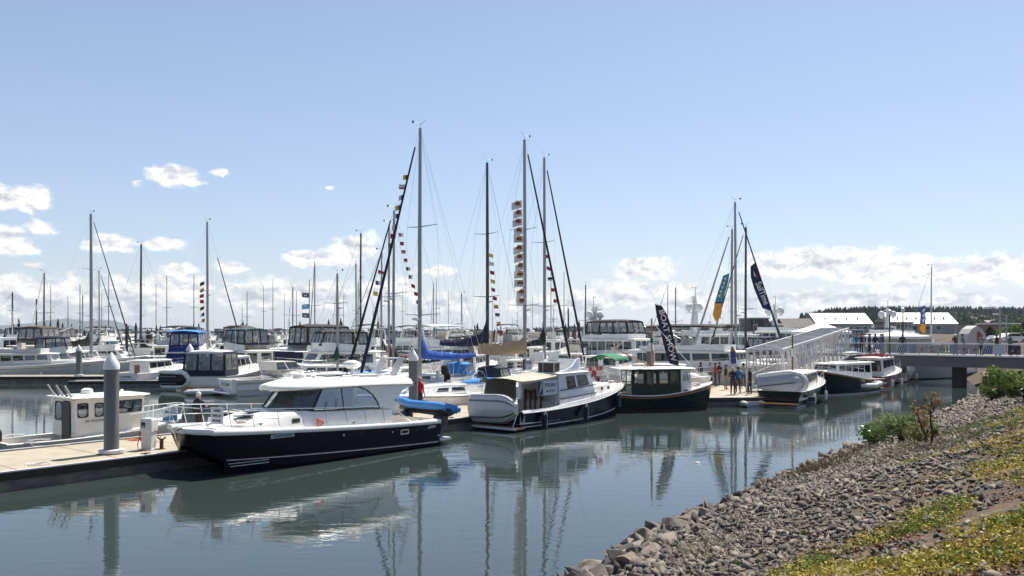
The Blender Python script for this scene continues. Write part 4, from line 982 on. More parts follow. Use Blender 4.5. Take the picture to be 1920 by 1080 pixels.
# shore power pedestal, hose, dock cleat
def pedestal():
    p = on(279, 843, .55); t = thing('power_pedestal', 'white shore power pedestal with an orange hose on the near dock', 'pedestal', p, R(-10))
    b = MB(); b.loft([[V((sx*w, sy*w*.8, z)) for sx, sy in ((1, 1), (-1, 1), (-1, -1), (1, -1))] for z, w in ((0, .24), (.04, .24), (.05, .19), (.62, .185), (.64, .22), (1.02, .22), (1.08, .19), (1.10, .08))], GW, cap0=True, cap1=True); b.build('body', t, sm=20)
    b = MB(); b.box(-.17, -.02, -.183, -.172, .78, .96, BLACK); b.box(-.14, -.05, -.19, -.18, .80, .86, mat('meter_display', (.25, .3, .35), .3)); b.build('meter', t)
    b = MB()
    for k in range(5): b.tube([(-.27+.02*math.cos(a)*k*.3, .10*math.cos(a), .45+.16*math.sin(a)+.02*k) for a in [6.283*i/10 for i in range(11)]], .014, ORNG, 4)
    b.tube([(-.27, -.1, .45), (-.33, -.15, .2), (-.2, -.3, .03), (.15, -.35, .03)], .014, ORNG, 5); b.tube([(.22, 0, .7), (.42, .05, .45), (.36, .1, .25), (.24, .0, .3)], .012, ORNG, 5)
    b.build('hose', t)
    p = on(303, 842, .55); t = thing('mooring_bollard', 'small rusty double horned bollard beside the white power pedestal', 'bollard', p, R(0))
    b = MB(); RUST = mat('rusty_iron', (.08, .035, .02), .8, var=.3); b.box(-.05, .05, -.05, .05, 0, .32, RUST); b.tube([(-.14, 0, .42), (-.06, 0, .34), (.06, 0, .34), (.14, 0, .42)], .03, RUST, 6); b.build('post', t); b = MB(); b.box(-.1, .1, -.1, .1, 0, .02, RUST); b.build('base_plate', t)
pedestal()
# ---------------------------------------------------------------- small white fishing boat behind the near dock
def fishing_boat():
    t = thing('fishing_boat', 'small white pilothouse fishing boat with rod holders behind the near dock', 'fishing boat')
    h = Hull(6.9, 2.45, .72, 1.02, rake=.9, tr=.25, flare=.12, sheer=2.0)
    h.mesh(t, OW, boot=GREYH); h.strip(t, .96, .03, WH); h.deck(t, .60, 1, WH, dz=.01, camber=.10); h.deck(t, .38, .60, WH, dz=.0, inn=.02); h.cockpit(t, 0, .38, .25, OW, OW, inn=.2)
    g = glassmat('greyish_glass', (.42, .45, .46), .12)
    cab = house(t, 2.15, 4.75, .98, .90, .70, 2.12, rf=-.12, ra=.0, tum=.08, m=OW, side=[(.03, .18, .50, .88), (.27, .40, .48, .86), (.54, .96, .52, .88)], front=[(.06, .46, .52, .9), (.54, .94, .52, .9)], back=[(.08, .40, .40, .9), (.5, .80, .02, .93)], glass=g, oh=.22, oha=.18, th=.07, rc=.28, fw=.028, z0f=.85, rm=WH)
    b = MB(); b.box(2.1, 2.13, -.55, .1, .3, 2.0, mat('dark_cabin_door_wood', (.05, .045, .04), .6)); b.build('door', cab)  # door panel in one even dark tone
    b = MB()
    for k in range(5): y = -.75+k*.36; b.tube([(2.1, y, 2.18), (1.85, y, 2.62)], .034, BLACK if k % 2 else GREYH, 6)
    b.tube([(2.12, -.85, 2.25), (2.12, .85, 2.25)], .02, STEEL, 5); b.build('rod_holder', t)
    radar(cab, 3.0, 0, 2.2, .22)
    b = MB(); b.ball((4.5, .3, 2.24), (.08, .08, .08), WH); b.build('light', cab)
    h.rail(t, .62, .97, .62, n=4, mid=0, m=WH, r=.02)
    text('220 SAN JUAN', .12, BLACK, t, 'lettering', (2.85, -1.005, 1.28), (1, 0, 0), (0, 0, 1), bold=True)
    outboard(t, -.35, 0, .45, BLACK, 1.1, tilt=.25); outboard(t, -.3, .6, .4, BLACK, .6, tilt=.25, name='kicker_motor')
    b = MB()
    for s in (1, -1):
        b.tube([(.3, s*1.15, .73), (.7, s*1.15, .80), (1.2, s*1.15, .76)], .022, ROPE, 5)
    b.tube([(.4, -1.18, .76), (.5, -1.5, .6), (1.6, -1.75, .58)], .018, ROPE, 5); b.build('mooring_line', t)
    b = MB(); cleat(b, (5.6, -.6, 1.0)); cleat(b, (.5, -1.15, .75)); b.build('cleat', t)
    a = dk(-3.2, 6.45); place(t, a, a+DU)
    return t
FB = fishing_boat()
def bow_sign():
    p = FB.matrix_basis @ V((6.05, -.62, 0)); t = thing('sale_sign', 'small white and blue sale sign on the bow rail of the fishing boat', 'sign', p, FB.rotation_euler.z-R(50))
    b = MB(); b.box(-.30, .30, -.01, .01, .98, 1.55, mat('sign_pale_blue', (.52, .60, .64), .5)); b.build('board', t)
    b = MB(); bl = mat('sign_blue', (.02, .19, .42), .5); b.loft([[V((-.30, -.014, 1.0)), V((.30, -.014, 1.0))], [V((-.30, -.014, 1.10)), V((.30, -.014, 1.30))]], bl, close=False); b.add([(-.26, -.015, 1.30), (-.05, -.015, 1.30), (-.15, -.015, 1.44)], [(0, 1, 2)], bl); b.build('emblem', t, sm=0)
    text('FOR', .13, bl, t, 'lettering', (.1, -.016, 1.47), (1, 0, 0), (0, 0, 1), bold=True); text('SALE', .16, bl, t, 'lettering', (.06, -.016, 1.34), (1, 0, 0), (0, 0, 1), bold=True)
bow_sign()
# ---------------------------------------------------------------- navy hulled sedan cruiser with the sale banner
def sedan():
    t = thing('cabin_cruiser', 'navy blue hulled white cabin cruiser with a white dinghy standing on its stern', 'cabin cruiser')
    L = 10.6; B = 3.0
    h = Hull(L, B, .86, 1.72, rake=.9, tr=.12, sheer=2.0, flare=.16, full=.5)
    h.mesh(t, NAVY, boot=NAVY, bottom=BOTBLK, bootz=.2); h.strip(t, .98, .035, WH); h.strip(t, .18, .026, STRIPE, 'boot_stripe', t1=.985, out=.01)
    h.deck(t, .29, 1, CR, dz=.02, inn=.04, camber=.05); h.cockpit(t, 0, .29, .30, WH, CR, inn=.18)
    b = MB()                                                        # white bulwark that sweeps up along the cabin
    for s in (1, -1):
        r_ = []
        for i in range(15):
            q = .0+.86*i/14; p = h.sheer_pt(q, s, .02, .03); e = .08+.07*max(0, min(1, (q-.22)/.14))**1.5*(1-max(0, (q-.62)/.24))
            r_.append([p, p+V((0, -s*.04, e)), p+V((0, -s*.14, e)), p+V((0, -s*.16, 0))])
        b.loft(r_, WH, close=False)
    b.build('bulwark', t, sm=50)
    sd = mat('bright_white_paint', (.62, .65, .72), .3, var=.04)
    cab = house(t, 2.85, 6.55, 1.33, 1.10, .85, 2.50, rf=.75, ra=-.05, tum=.10, m=sd, side=[(.24, .49, .54, .92), (.56, .88, .54, .92)], front=[(.05, .35, .52, .92), (.37, .63, .52, .92), (.65, .95, .52, .92)], back=[(.56, .86, .52, .9)], glass=GLD, oh=.10, oha=.02, rm=WH, z0f=1.2, rc=.1, fw=.03)
    b = MB()
    for z0, z1 in ((1.36, 1.66), (1.78, 2.0)):
        for s in (1, -1):
            P0 = [V((2.9, s*(1.33-.10*(z0-.85)/1.6+.012), z0-.06)), V((6.4, s*(1.11-.09*(z0-.85)/1.6+.012), z0+.06))]
            b.bar(P0[0], P0[1], .02, .045, BLACK)
    b.build('dark_trim', cab)
    # forward trunk
    b = MB(); rr = []
    for x, w, z in ((5.9, 1.0, 1.80), (6.8, .94, 1.80), (7.8, .74, 1.80), (8.7, .46, 1.78), (9.2, .2, 1.72)):
        zd = h.wz(x/L); rr.append([V((x, w+.08, zd)), V((x, w, z-.08)), V((x, w*.8, z)), V((x, 0, z+.06)), V((x, -w*.8, z)), V((x, -w, z-.08)), V((x, -w-.08, zd))])
    b.loft(rr, WH, close=False, cap1=True); tr = b.build('trunk_cabin', t)
    for x_, y_ in ((7.1, .92), (8.0, .73)):
        b = MB(); b.box(x_, x_+.15, -y_-.03, -y_, 1.50, 1.66, BLACK); b.build('porthole', tr)
    # open aft bulkhead, teak frames
    b = MB(); xw = 2.70
    for y0, y1, z0, z1 in ((-.36, -.16, .3, 2.42), (.0, .12, .3, 1.75), (.62, .76, .3, 1.75), (.0, .76, 1.55, 1.66), (.30, .42, .3, 1.62)): b.box(xw-.05, xw, y0, y1, z0, z1, WOOD)
    b.box(xw-.04, xw+.02, -1.2, 1.2, .3, 1.2, GW); b.build('teak_door', t)
    # canopy over the cockpit
    b = MB(); rr = []
    for i in range(9):
        q = i/8; x = lerp(-.15, 2.8, q); zc = lerp(2.30, 2.47, q)-.05*math.sin(math.pi*q); rr.append([V((x, y, zc+.12*(1-(y/1.25)**2))) for y in (-1.25, -.9, -.45, 0, .45, .9, 1.25)])
    b.loft(rr, TANL, close=False); b.loft([[p-V((0, 0, .03)) for p in r] for r in rr], TANL, close=False)
    for k in (0, -1): b.loft([[r[k] for r in rr], [r[k]-V((0, 0, .12)) for r in rr]], TANL, close=False)
    cn = b.build('cockpit_canopy', t)
    b = MB(); b.loft([[V((2.6, 1.22, 2.4)), V((2.6, 1.25, .95))], [V((1.2, 1.22, 2.3)), V((1.0, 1.25, .95))], [V((.2, 1.15, 2.25)), V((-.1, 1.2, .95))]], mat('canvas_side_curtain', (.36, .33, .30), .8), close=False); b.build('side_curtain', cn)
    b = MB()
    for y in (-1.2, 1.2):
        for x in (-.05, 1.3): b.tube([(x, y, .9), (x, y, 2.35)], .016, STEEL, 5)
    b.build('frame', cn)
    # flybridge
    b = MB(); rr = []
    for x, w, z in ((2.9, 1.05, 2.62), (3.6, 1.08, 2.66), (4.3, 1.06, 2.86), (4.75, 1.0, 3.18), (5.05, .95, 3.26), (5.35, .80, 3.22), (5.5, .55, 3.18)):
        rr.append([V((x, w, 2.52)), V((x, w*.98, z)), V((x, w*.90, z))]); 
    full_ = []
    for i, r in enumerate(rr): full_.append(r+[V((p.x, p.y*.9, p.z)) for p in ()])
    for s in (1, -1): b.loft([[V((p.x, s*p.y, p.z)) for p in r] for r in rr], sd, close=False); b.loft([[V((p.x, s*(p.y-.06), p.z)) for p in r[:2]] for r in rr], WH, close=False)
    e = rr[-1]; b.loft([[V((p.x, p.y, p.z)) for p in e[:2]], [V((p.x+.1, 0, p.z)) for p in e[:2]], [V((p.x, -p.y, p.z)) for p in e[:2]]], sd, close=False)
    b.loft([[V((4.6, .95, 2.54)), V((4.9, .95, 3.15))], [V((4.6, -.95, 2.54)), V((4.9, -.95, 3.15))]], WH, close=False)
    fb_ = b.build('flybridge', t, sm=40)
    b = MB(); b.box(2.95, 3.25, -1.0, .1, 2.56, 3.05, mat('dark_brown_locker', (.055, .04, .038), .6)); b.box(2.93, 3.27, -1.02, .12, 3.05, 3.10, GW); b.build('locker', fb_)
    for y in (-.45, .45):
        b = MB(); b.box(3.5, 3.95, y-.28, y+.28, 3.0, 3.12, WH); b.box(3.42, 3.52, y-.3, y+.3, 3.1, 3.55, WH); b.tube([(3.7, y, 2.5), (3.7, y, 3.0)], .05, STEEL, 6); b.build('seat', fb_)
    b = MB()
    for s in (1, -1): b.tube([(2.75, s*1.08, 2.56), (2.75, s*1.08, 3.25), (3.6, s*1.1, 3.28), (4.3, s*1.08, 3.05)], .014, STEEL, 5)
    b.tube([(2.75, 1.08, 3.25), (2.75, -1.08, 3.25)], .014, STEEL, 5)
    for y in (-1.0, -.35, .35): b.tube([(2.75, y, 2.56), (2.75, y, 3.25)], .012, STEEL, 5)
    b.build('railing', fb_)
    antenna(fb_, 5.0, -.8, 2.9, 2.6, .9); antenna(fb_, 4.9, .8, 2.9, 2.6, .3)
    h.rail(t, .55, .965, .58, n=5, mid=1)
    b = MB(); b.box(-.75, -.1, -1.45, 1.45, .12, .19, WOODL); b.box(-.78, -.74, -1.45, 1.45, .10, .21, GW); b.build('swim_platform', t)
    for x in (1.35, 4.7, 8.2):
        y = -h.wb(x/L)-.07; zz = h.wz(x/L)
        b = MB(); b.tube([(x, y, zz-.08), (x, y-.02, zz-.32), (x, y, zz-.78)], [.10, .13, .12], CNAVY, 8); b.tube([(x-.1, y-.06, zz-.18), (x, y-.08, zz-.04), (x+.1, y-.06, zz-.12), (x+.12, y-.06, zz-.5), (x+.12, y-.04, zz-.8)], .03, WH, 6); b.build('fender', t)
    b = MB()
    for k, (x, y) in enumerate(((8.3, .4), (9.2, -.2))): b.tube([(x+.2*math.cos(a), y+.15*math.sin(a), 1.86) for a in [6.283*i/10 for i in range(11)]], .03, ROPE, 5)
    b.build('mooring_line', t)
    b = MB(); b.box(10.1, 10.95, -.12, .12, 1.74, 1.80, WOODL); b.tube([(10.9, 0, 1.74), (10.95, 0, 1.55), (10.7, 0, 1.45)], .03, STEEL, 5); b.build('bow_sprit', t)
    a = on(984, 809); bw = on(1158, 783); u = (bw-a).normalized(); left = V((-u.y, u.x, 0)); st = a+left*1.38; place(t, st, st+u); return t, u, left
SED, su_, sl_ = sedan()
def sed_extras():
    rz = SED.rotation_euler.z; M_ = SED.matrix_basis
    p = M_ @ V((-.45, 0, 0)); t = thing('hard_dinghy', 'white moulded dinghy standing on its side on the stern of the navy hulled cruiser', 'dinghy', p, rz)
    b = MB(); rr = []
    for i in range(11):
        q = i/10; y = 1.28-2.66*q; w = .66*(1-max(0, (q-.55)/.45)**2.6*.62); d_ = .50*(1-.25*q**3)
        pr = [(.0, w), (-.05, w+.03), (-.10, w), (-d_*.55, w*.96), (-d_*.6, w*.90), (-d_*.85, w*.62), (-d_*.88, w*.55), (-d_, w*.16), (-d_*1.04, 0)]
        pr = pr+[(x_, -w_) for x_, w_ in pr[::-1][1:]]
        rr.append([V((x_-.02, y, .98+w_+.08*q)) for x_, w_ in pr])
    DW = mat('dinghy_grey_white', (.52, .52, .51), .4, var=.08); b.loft(rr, DW, close=False); b.poly(rr[0], DW); b.poly(rr[-1], DW); hl = b.build('hull', t, sm=28)
    b = MB()
    for k_ in (3, 5, 6): b.tube([r[k_] for r in rr], .018, DGREY, 4); b.tube([r[-1-k_] for r in rr], .018, DGREY, 4)
    b.build('chine_line', t)
    b = MB(); b.tube([(-.1, 1.1, .2), (.25, 1.1, .8)], .02, STEEL, 5); b.tube([(-.1, -1.1, .2), (.25, -1.1, .8)], .02, STEEL, 5); b.build('bracket', t)
    # sale banners
    INKN = mat('sign_navy', (.012, .018, .05), .5); INKG = mat('sign_grey_ink', (.10, .11, .14), .5); BN = mat('banner_white', (.55, .58, .62), .6, var=.05)
    def banner(name, label, pos, w, hh, s1, s2=None):
        g = thing(name, label, 'sign', M_ @ V(pos), rz)
        b = MB(); n = 8
        r0 = [V((-w/2+w*i/n, .015*math.sin(i*1.3), hh/2-.02*math.sin(math.pi*i/n))) for i in range(n+1)]; b.loft([r0, [p-V((0, 0, hh)) for p in r0]], BN, close=False); b.loft([[p+V((0, .012, 0)) for p in r0], [p+V((0, .012, -hh)) for p in r0]], BN, close=False); b.build('cloth', g)
        b = MB(); x0 = -w/2+.02; x1 = x0+w*.27; y = -.022; b.add([(x0, y, hh/2-.03), (x1, y, hh/2-.03), (x1, y, -hh/2+.02), (x0, y, -hh/2+.02)], [(0, 1, 2, 3)], INKN)
        for k in range(3):
            o = .10*k*w/1.4; b.add([(x0+.05*w+o*.5, y-.004, -hh*.42+o), (x0+.08*w+o*.5, y-.004, -hh*.42+o), (x1-.02-o*.2, y-.004, hh*.12+o), (x1-.05*w-o*.2, y-.004, hh*.12+o)], [(0, 1, 2, 3)], BN)
        b.build('emblem', g, sm=0)
        c = x1+(w/2-x1)/2
        text(s1, hh*.36, INKG, g, 'lettering', (c, y-.01, hh*.17), (1, 0, 0), (0, 0, 1), bold=True, sx=.78 if s2 else .62)
        if s2: text(s2, hh*.24, INKG, g, 'lettering', (c, y-.01, -hh*.24), (1, 0, 0), (0, 0, 1), sx=.78); 
        return g
    banner('sale_banner', 'large white sale banner hanging in the cockpit of the navy hulled cruiser', (1.82, -1.30, 1.93), 1.62, .70, 'FOR SALE', '360-299-2526')
    banner('sale_banner', 'small white sale sign on the upper rail of the navy hulled cruiser', (2.72, .62, 2.95), .75, .52, 'FOR SALE')
sed_extras()
# ---------------------------------------------------------------- green wooden launch
def launch():
    t = thing('wooden_launch', 'dark green launch with varnished rub band and white roofed wheelhouse', 'launch')
    h = Hull(7.3, 2.7, 1.14, 1.55, rake=.35, tr=-.3, sheer=2.2, dip=.30, full=.45, tw=.7, flare=.14)
    h.mesh(t, GREENH, boot=BOTTOM, bottom=BOTTOM, band=WOODL, fs=(.0, .1, .3, .55, .72, .82, 1)); h.strip(t, .93, .035, WOOD, 'rub_rail'); h.strip(t, 1, .035, WH, 'cap_rail')
    h.deck(t, .62, 1, OW, dz=-.02, camber=.10); h.cockpit(t, .0, .62, .5, OW, WOODL, inn=.36)
    DG = mat('dark_green_panel', (.006, .028, .022), .35)
    cab = house(t, 2.0, 5.0, 1.05, .95, .80, 2.38, rf=.1, ra=0, tum=.05, m=DG, side=[(.02, .25, .42, .95), (.28, .51, .42, .95), (.54, .77, .42, .95), (.80, .98, .42, .95)], front=(), back=[(.05, .45, .12, .95), (.53, .95, .42, .95)], glass=glassmat('see_through_glass', (.75, .77, .75), .04), roof=False, name='side_screen', fw=.012, rc=.02)
    pil = house(t, 5.0, 5.75, .98, .80, 1.0, 2.38, rf=.12, ra=0, tum=.04, m=WH, side=[(.12, .5, .5, .92), (.56, .88, .5, .92)], front=[(.05, .33, .5, .92), (.36, .64, .5, .92), (.67, .95, .5, .92)], glass=GLC, frame=WH, roof=False, name='wheelhouse')
    roofslab(t, 1.3, 6.0, 1.15, .98, 2.40, .07, OW, crown=.07, fr=.4)
    b = MB(); b.box(5.2, 5.45, -.97, -.945, 1.12, 1.22, WOOD); b.box(5.15, 5.5, -.985, -.96, 1.0, 1.08, BLACK); b.build('vent', pil)
    b = MB(); b.tube([(3.55, 0, .5), (3.55, 0, 5.35)], [.08, .05], WOODL, 8); b.tube([(3.55, 0, 3.9), (3.55, 0, 4.2)], .085, CGRN, 6); b.build('mast', t)
    b = MB(); b.tube([(3.5, 0, 2.55), (1.3, 0, 3.6)], .045, WOODL, 6); b.build('boom', t)
    b = MB(); b.tube([(3.55, 0, 5.2), (1.3, 0, 3.62)], .010, STEEL, 4); b.tube([(3.55, 0, 5.2), (6.9, 0, 1.6)], .010, STEEL, 4); b.build('rigging', t)
    b = MB(); b.tube([(.25, 0, 1.1), (.0, 0, 2.7)], .02, WOODL, 5); b.build('flag_pole', t)
    b = MB()
    b.tube([(5.9, .6, 1.5), (6.2, .5, 2.0), (6.9, .2, 2.1), (7.2, 0, 1.75)], .025, WH, 5); b.tube([(5.9, -.6, 1.5), (6.2, -.5, 2.0), (6.9, -.2, 2.1), (7.2, 0, 1.75)], .025, WH, 5); b.build('bow_rail', t)
    b = MB(); b.box(6.1, 6.5, -.25, .25, 1.45, 1.56, OW); b.build('deck_hatch', t)
    place(t, (4.7, 49.5, 0), (11.1, 50.6, 0)); return t
LA = launch()
# ---------------------------------------------------------------- generic cabin boats
def motorboat(name, label, cat, a, b_, L, B, fs, fb, hull=WH, boot=CNAVY, style='sedan', canvas=None, top=None, group=None, cabh=1.35, fly=True, archm=None, z=1.0, seed=1, rail=True, deckm=NONSKID, trim=None, glass=GLS, bim=None, sat=0, mast=0, encl_h=1.25, windows=4, bottom=BOTTOM, platform=True, dash=1, lines=None, nose=.35, mastx=None, xs=None, cabm=WH, framem=DGREY, band=None, stern_wins=True, far=False):
    """sedan / flybridge / express / trawler cruisers, all from hull, deckhouse, windows, flybridge, canvas"""
    rr = random.Random(seed); t = thing(name, label, cat, group=group)
    h = Hull(L, B, fs, fb, rake=1.1 if style != 'trawler' else .8, tr=.15, sheer=1.8, flare=.2, full=.5); nn = 12 if far else 18
    h.mesh(t, hull, boot=boot, bottom=bottom, band=band, n=nn); 
    if lines and not far: h.strip(t, .80, .022, lines, 'hull_stripe', n=12)
    h.deck(t, .22 if style != 'express' else .34, 1, deckm, dz=-.02, camber=.10 if style != 'express' else .22); h.cockpit(t, 0, .22 if style != 'express' else .34, min(.45, fs*.5), WH, deckm)
    if not far: h.strip(t, 1, .03, WH if hull is not WH else GREYH, n=12)
    zd = h.wz(.4)-.05; w = B/2
    if style == 'express':
        rr_ = []
        for x, ww, zz in ((.36, .74, .55), (.5, .72, .56), (.62, .62, .48), (.74, .46, .32), (.84, .26, .12)):
            X = x*L; zb = h.wz(x)-.02; rr_.append([V((X, w*ww+.12, zb)), V((X, w*ww, zb+zz*.7)), V((X, w*ww*.75, zb+zz)), V((X, 0, zb+zz+.08)), V((X, -w*ww*.75, zb+zz)), V((X, -w*ww, zb+zz*.7)), V((X, -w*ww-.12, zb))])
        b = MB(); b.loft(rr_, cabm, close=False, cap0=True, cap1=True); cb = b.build('trunk_cabin', t)
        if not far:
            q = [V((.37*L, -w*.77, h.wz(.37)+.10)), V((.62*L, -w*.69, h.wz(.62)+.10)), V((.60*L, -w*.60, h.wz(.6)+.36)), V((.39*L, -w*.70, h.wz(.37)+.40))]; q2 = [V((p.x, -p.y, p.z)) for p in (q[1], q[0], q[3], q[2])]
            for qq in (q, q2): pane(qq, (.03, .97, .1, .9), GLD, BLACK, cb, fw=.012, rc=.1)
        zt = h.wz(.4)+.55
        ws = house(t, .30*L, .56*L, w*.80, w*.60, zt-.02, zt+.62, rf=.85, ra=.0, tum=.10, m=GLS if False else cabm, side=[(.03, .40, .12, .92), (.46, .97, .12, .92)], front=[(.02, .34, .06, .94), (.35, .65, .06, .94), (.66, .98, .06, .94)], glass=glass, frame=framem, roof=False, name='windshield', rc=.05)
        if archm: arch(t, .22*L, w*.86, fs+.2, zt+1.15, archm, lean=.4)
        if canvas: bimini(t, .20*L, .42*L, w*.76, zt+1.45, canvas, zt+.1)
    else:
        x0, x1 = (.24 if xs is None else xs[0])*L, (.70 if xs is None else xs[1])*L
        fl_ = h.wz(.25)-.25
        cab = house(t, x0, x1, w*.80, w*.62, fl_, zd+cabh, rf=.9 if style != 'trawler' else .25, ra=0, tum=.10, m=cabm, side=rowof(windows, .05, .94, .50, .90, .022), front=rowof(3, .06, .94, .54, .92), back=[(.05, .40, .35, .9), (.55, .92, .35, .9)] if stern_wins else (), glass=glass, frame=framem, z0f=h.wz(.68)-.05, oh=.12, oha=.9 if style == 'sedan' else .3, rm=WH, fw=.02, rc=.14, nose=nose, name='cabin')
        if not far:
            rr_ = []
            for x, ww, zz in ((x1/L-.03, .58, .42), (.80, .42, .34), (.88, .2, .15)):
                X = x*L; zb = h.wz(x)-.02; rr_.append([V((X, w*ww+.1, zb)), V((X, w*ww, zb+zz*.75)), V((X, w*ww*.8, zb+zz)), V((X, -w*ww*.8, zb+zz)), V((X, -w*ww, zb+zz*.75)), V((X, -w*ww-.1, zb))])
            b = MB(); b.loft(rr_, cabm, close=False, cap1=True); b.build('trunk_cabin', t)
        zr = zd+cabh+.12
        if fly:
            fx0, fx1 = x0+.1*L*.4, x1-.9-.2
            b = MB(); prof = []
            for q_, hh in ((0, .45), (.35, .5), (.7, .62), (.9, .70), (1, .66)):
                prof.append((lerp(fx0, fx1, q_), w*(.70-.10*q_), hh*(.62 if style == 'trawler' else 1)))
            ring = []
            for s in (1, -1): b.loft([[V((x, s*ww, zr-.02)), V((x+.03, s*ww*.97, zr+hh)), V((x+.03, s*ww*.90, zr+hh)), V((x, s*ww*.88, zr-.02))] for x, ww, hh in prof], cabm, close=False)
            x, ww, hh = prof[-1]; b.loft([[V((x, ww, zr-.02)), V((x+.03, ww*.97, zr+hh)), V((x+.03, ww*.9, zr+hh))], [V((x+.35, 0, zr-.02)), V((x+.30, 0, zr+hh)), V((x+.22, 0, zr+hh))], [V((x, -ww, zr-.02)), V((x+.03, -ww*.97, zr+hh)), V((x+.03, -ww*.9, zr+hh))]], cabm, close=False)
            fbm = b.build('flybridge', t, sm=40)
            b = MB(); b.box(lerp(fx0, fx1, .45), lerp(fx0, fx1, .55), -.5, .5, zr, zr+.9, SEAT); b.build('seat', fbm)
            if canvas == 'bimini': bimini(t, fx0+.3, fx1, w*.62, zr+1.9, bim, zr+.4)
            elif canvas: enclosure(t, fx0, fx1+.15, w*.68, zr+.42, zr+.5+encl_h, canvas, panes=3, fl=.12, roofm=top, w1=w*.58)
            else:
                b = MB(); x, ww, hh = prof[-2]; b.loft([[V((x, ww, zr+hh)), V((x-.15, ww*.95, zr+hh+.25))], [V((x+.4, 0, zr+hh)), V((x+.22, 0, zr+hh+.27))], [V((x, -ww, zr+hh)), V((x-.15, -ww*.95, zr+hh+.25))]], GLS, close=False); b.build('windscreen', fbm)
            if archm: arch(t, fx0+.1, w*.68, zr, zr+1.5, archm, lean=-.35); radar(t, fx0-.2, 0, zr+1.5, .27)
        if mast:
            b = MB(); mxm = x0+.5 if mastx is None else mastx*L; big = .5 if mast > 3 else .15
            b.loft([[V((mxm+sx*k-.2*q, sy*k*.6, zr+mast*q)) for sx, sy in ((1, 1), (-1, 1), (-1, -1), (1, -1))] for q, k in ((0, big), (.3, big*.7), (.75, big*.45), (1, .05))], GW, cap1=True); b.box(mxm-.35, mxm+.15, -.95, .95, zr+mast*.55, zr+mast*.55+.06, GW); b.box(mxm-.3, mxm+.1, -.6, .6, zr+mast*.75, zr+mast*.75+.05, GW)
            b.tube([(mxm-.2, 0, zr+mast), (mxm-.2, 0, zr+mast+.9)], .03, DKSPAR, 4); windgear(b, mxm-.2, 0, zr+mast+.6, s=.8); b.box(mxm-.1, mxm+.25, -.12, .12, zr+mast*.88, zr+mast*.96, WH); b.tube([(mxm-.3, -.95, zr+mast*.55), (mxm-.3, -.95, zr+mast*.55+1.6)], .02, GW, 4); b.build('mast', t)
            if sat:
                satdome(t, mxm, .75, zr+mast*.6, .3*sat); satdome(t, mxm, -.75, zr+mast*.6, .3*sat)
            openradar(t, mxm+.15, 0, zr+mast*.78, a=rr.uniform(0, 3))
            antenna(t, mxm-.2, 0, zr+mast, 1.2, m=GW)
    if rail: h.rail(t, .42, .975, .68, n=6 if far else 8, r=.014, mid=0 if far else 1)
    if platform:
        b = MB(); b.box(-.7, -.05, -w*.8, w*.8, .22, .30, WH if rr.random() < .6 else WOODL); b.build('swim_platform', t)
    if not far:
        antenna(t, .3*L, w*.6, zd+cabh, 2.6, -.4); antenna(t, .3*L, -w*.6, zd+cabh, 3.0, -.2)
        for k in range(2): x = L*(.25+.35*k); fender(t, (x, -h.wb(x/L)-.1, .45), rope=h.wz(x/L)-.8)
    place(t, a, b_); t['_z'] = 0; return t, h
def aim(px, d, ang, L):       # stern at pixel column / distance, bow L metres on at a compass angle (deg from +x)
    a = V((wx(px, d), d, 0)); return a, a+V((math.cos(R(ang)), math.sin(R(ang)), 0))*L
def standing_inflatable(p, rz, label, L=2.9, B=1.45, m=INFL, floor=WH, tiltx=0, lean=8, zc=1.05, up=0, r=.2):
    """inflatable hung up on edge: bottom outward (towards local -x)"""
    t = thing('inflatable_dinghy', label, 'dinghy', p, rz)
    T = MX.Translation((0, L*.5, zc)) @ MX.Rotation(R(up), 4, 'X') @ MX.Rotation(R(-90), 4, 'Z') @ MX.Rotation(R(-90+lean), 4, 'X') @ MX.Translation((0, 0, -.1))
    inflatable(t, L, B, r, T, m, floor)
    b = MB(); b.tube([T @ V((x_*L, 0, z_)) for x_, z_ in ((.02, -.19), (.3, -.185), (.6, -.15), (.78, -.09))], .03, DGREY, 5)
    for s in (1, -1): b.tube([T @ V((x_*L, s*B*.18, z_)) for x_, z_ in ((.02, -.09), (.3, -.09), (.6, -.06))], .018, GREYH, 4)
    b.build('keel_strip', t); return t
# ---------------------------------------------------------------- the row of cruisers behind the near dock, left to right
motorboat('trawler_yacht', 'long white trawler yacht with grey hull side moored behind the far left dock', 'motor yacht', V((wx(-70, 79.5), 79.5, 0)), V((wx(176, 81.5), 81.5, 0)), 12.4, 3.9, 1.25, 1.75, hull=GW, boot=STRIPE, style='trawler', windows=5, cabh=1.15, fly=True, cabm=mat('pale_grey_superstructure', (.50, .50, .50), .35), seed=3, xs=(.20, .66), lines=BLACK, framem=GREYH)
t, h = motorboat('tug_yacht', 'small white and pale blue tug yacht with a wooden door moored on the left', 'motor yacht', V((wx(238, 69.5), 69.5, 0)), V((wx(335, 75), 75, 0)), 7.2, 2.7, 1.15, 1.55, hull=BLUEH, boot=BLACK, style='trawler', fly=False, windows=3, cabh=.95, seed=4, xs=(.18, .62), cabm=WH, stern_wins=False, platform=False)
b = MB(); b.box(1.24, 1.28, -.05, .45, .7, 1.75, WOOD); b.build('door', t)
text('LITTLE BUGGER', .24, NAVY, t, 'lettering', (-.16, .1, .85), (0, -1, 0), (0, 0, 1), bold=True, sx=.8)
text('ANACORTES', .13, NAVY, t, 'lettering', (-.15, .1, .55), (0, -1, 0), (0, 0, 1), sx=.9)
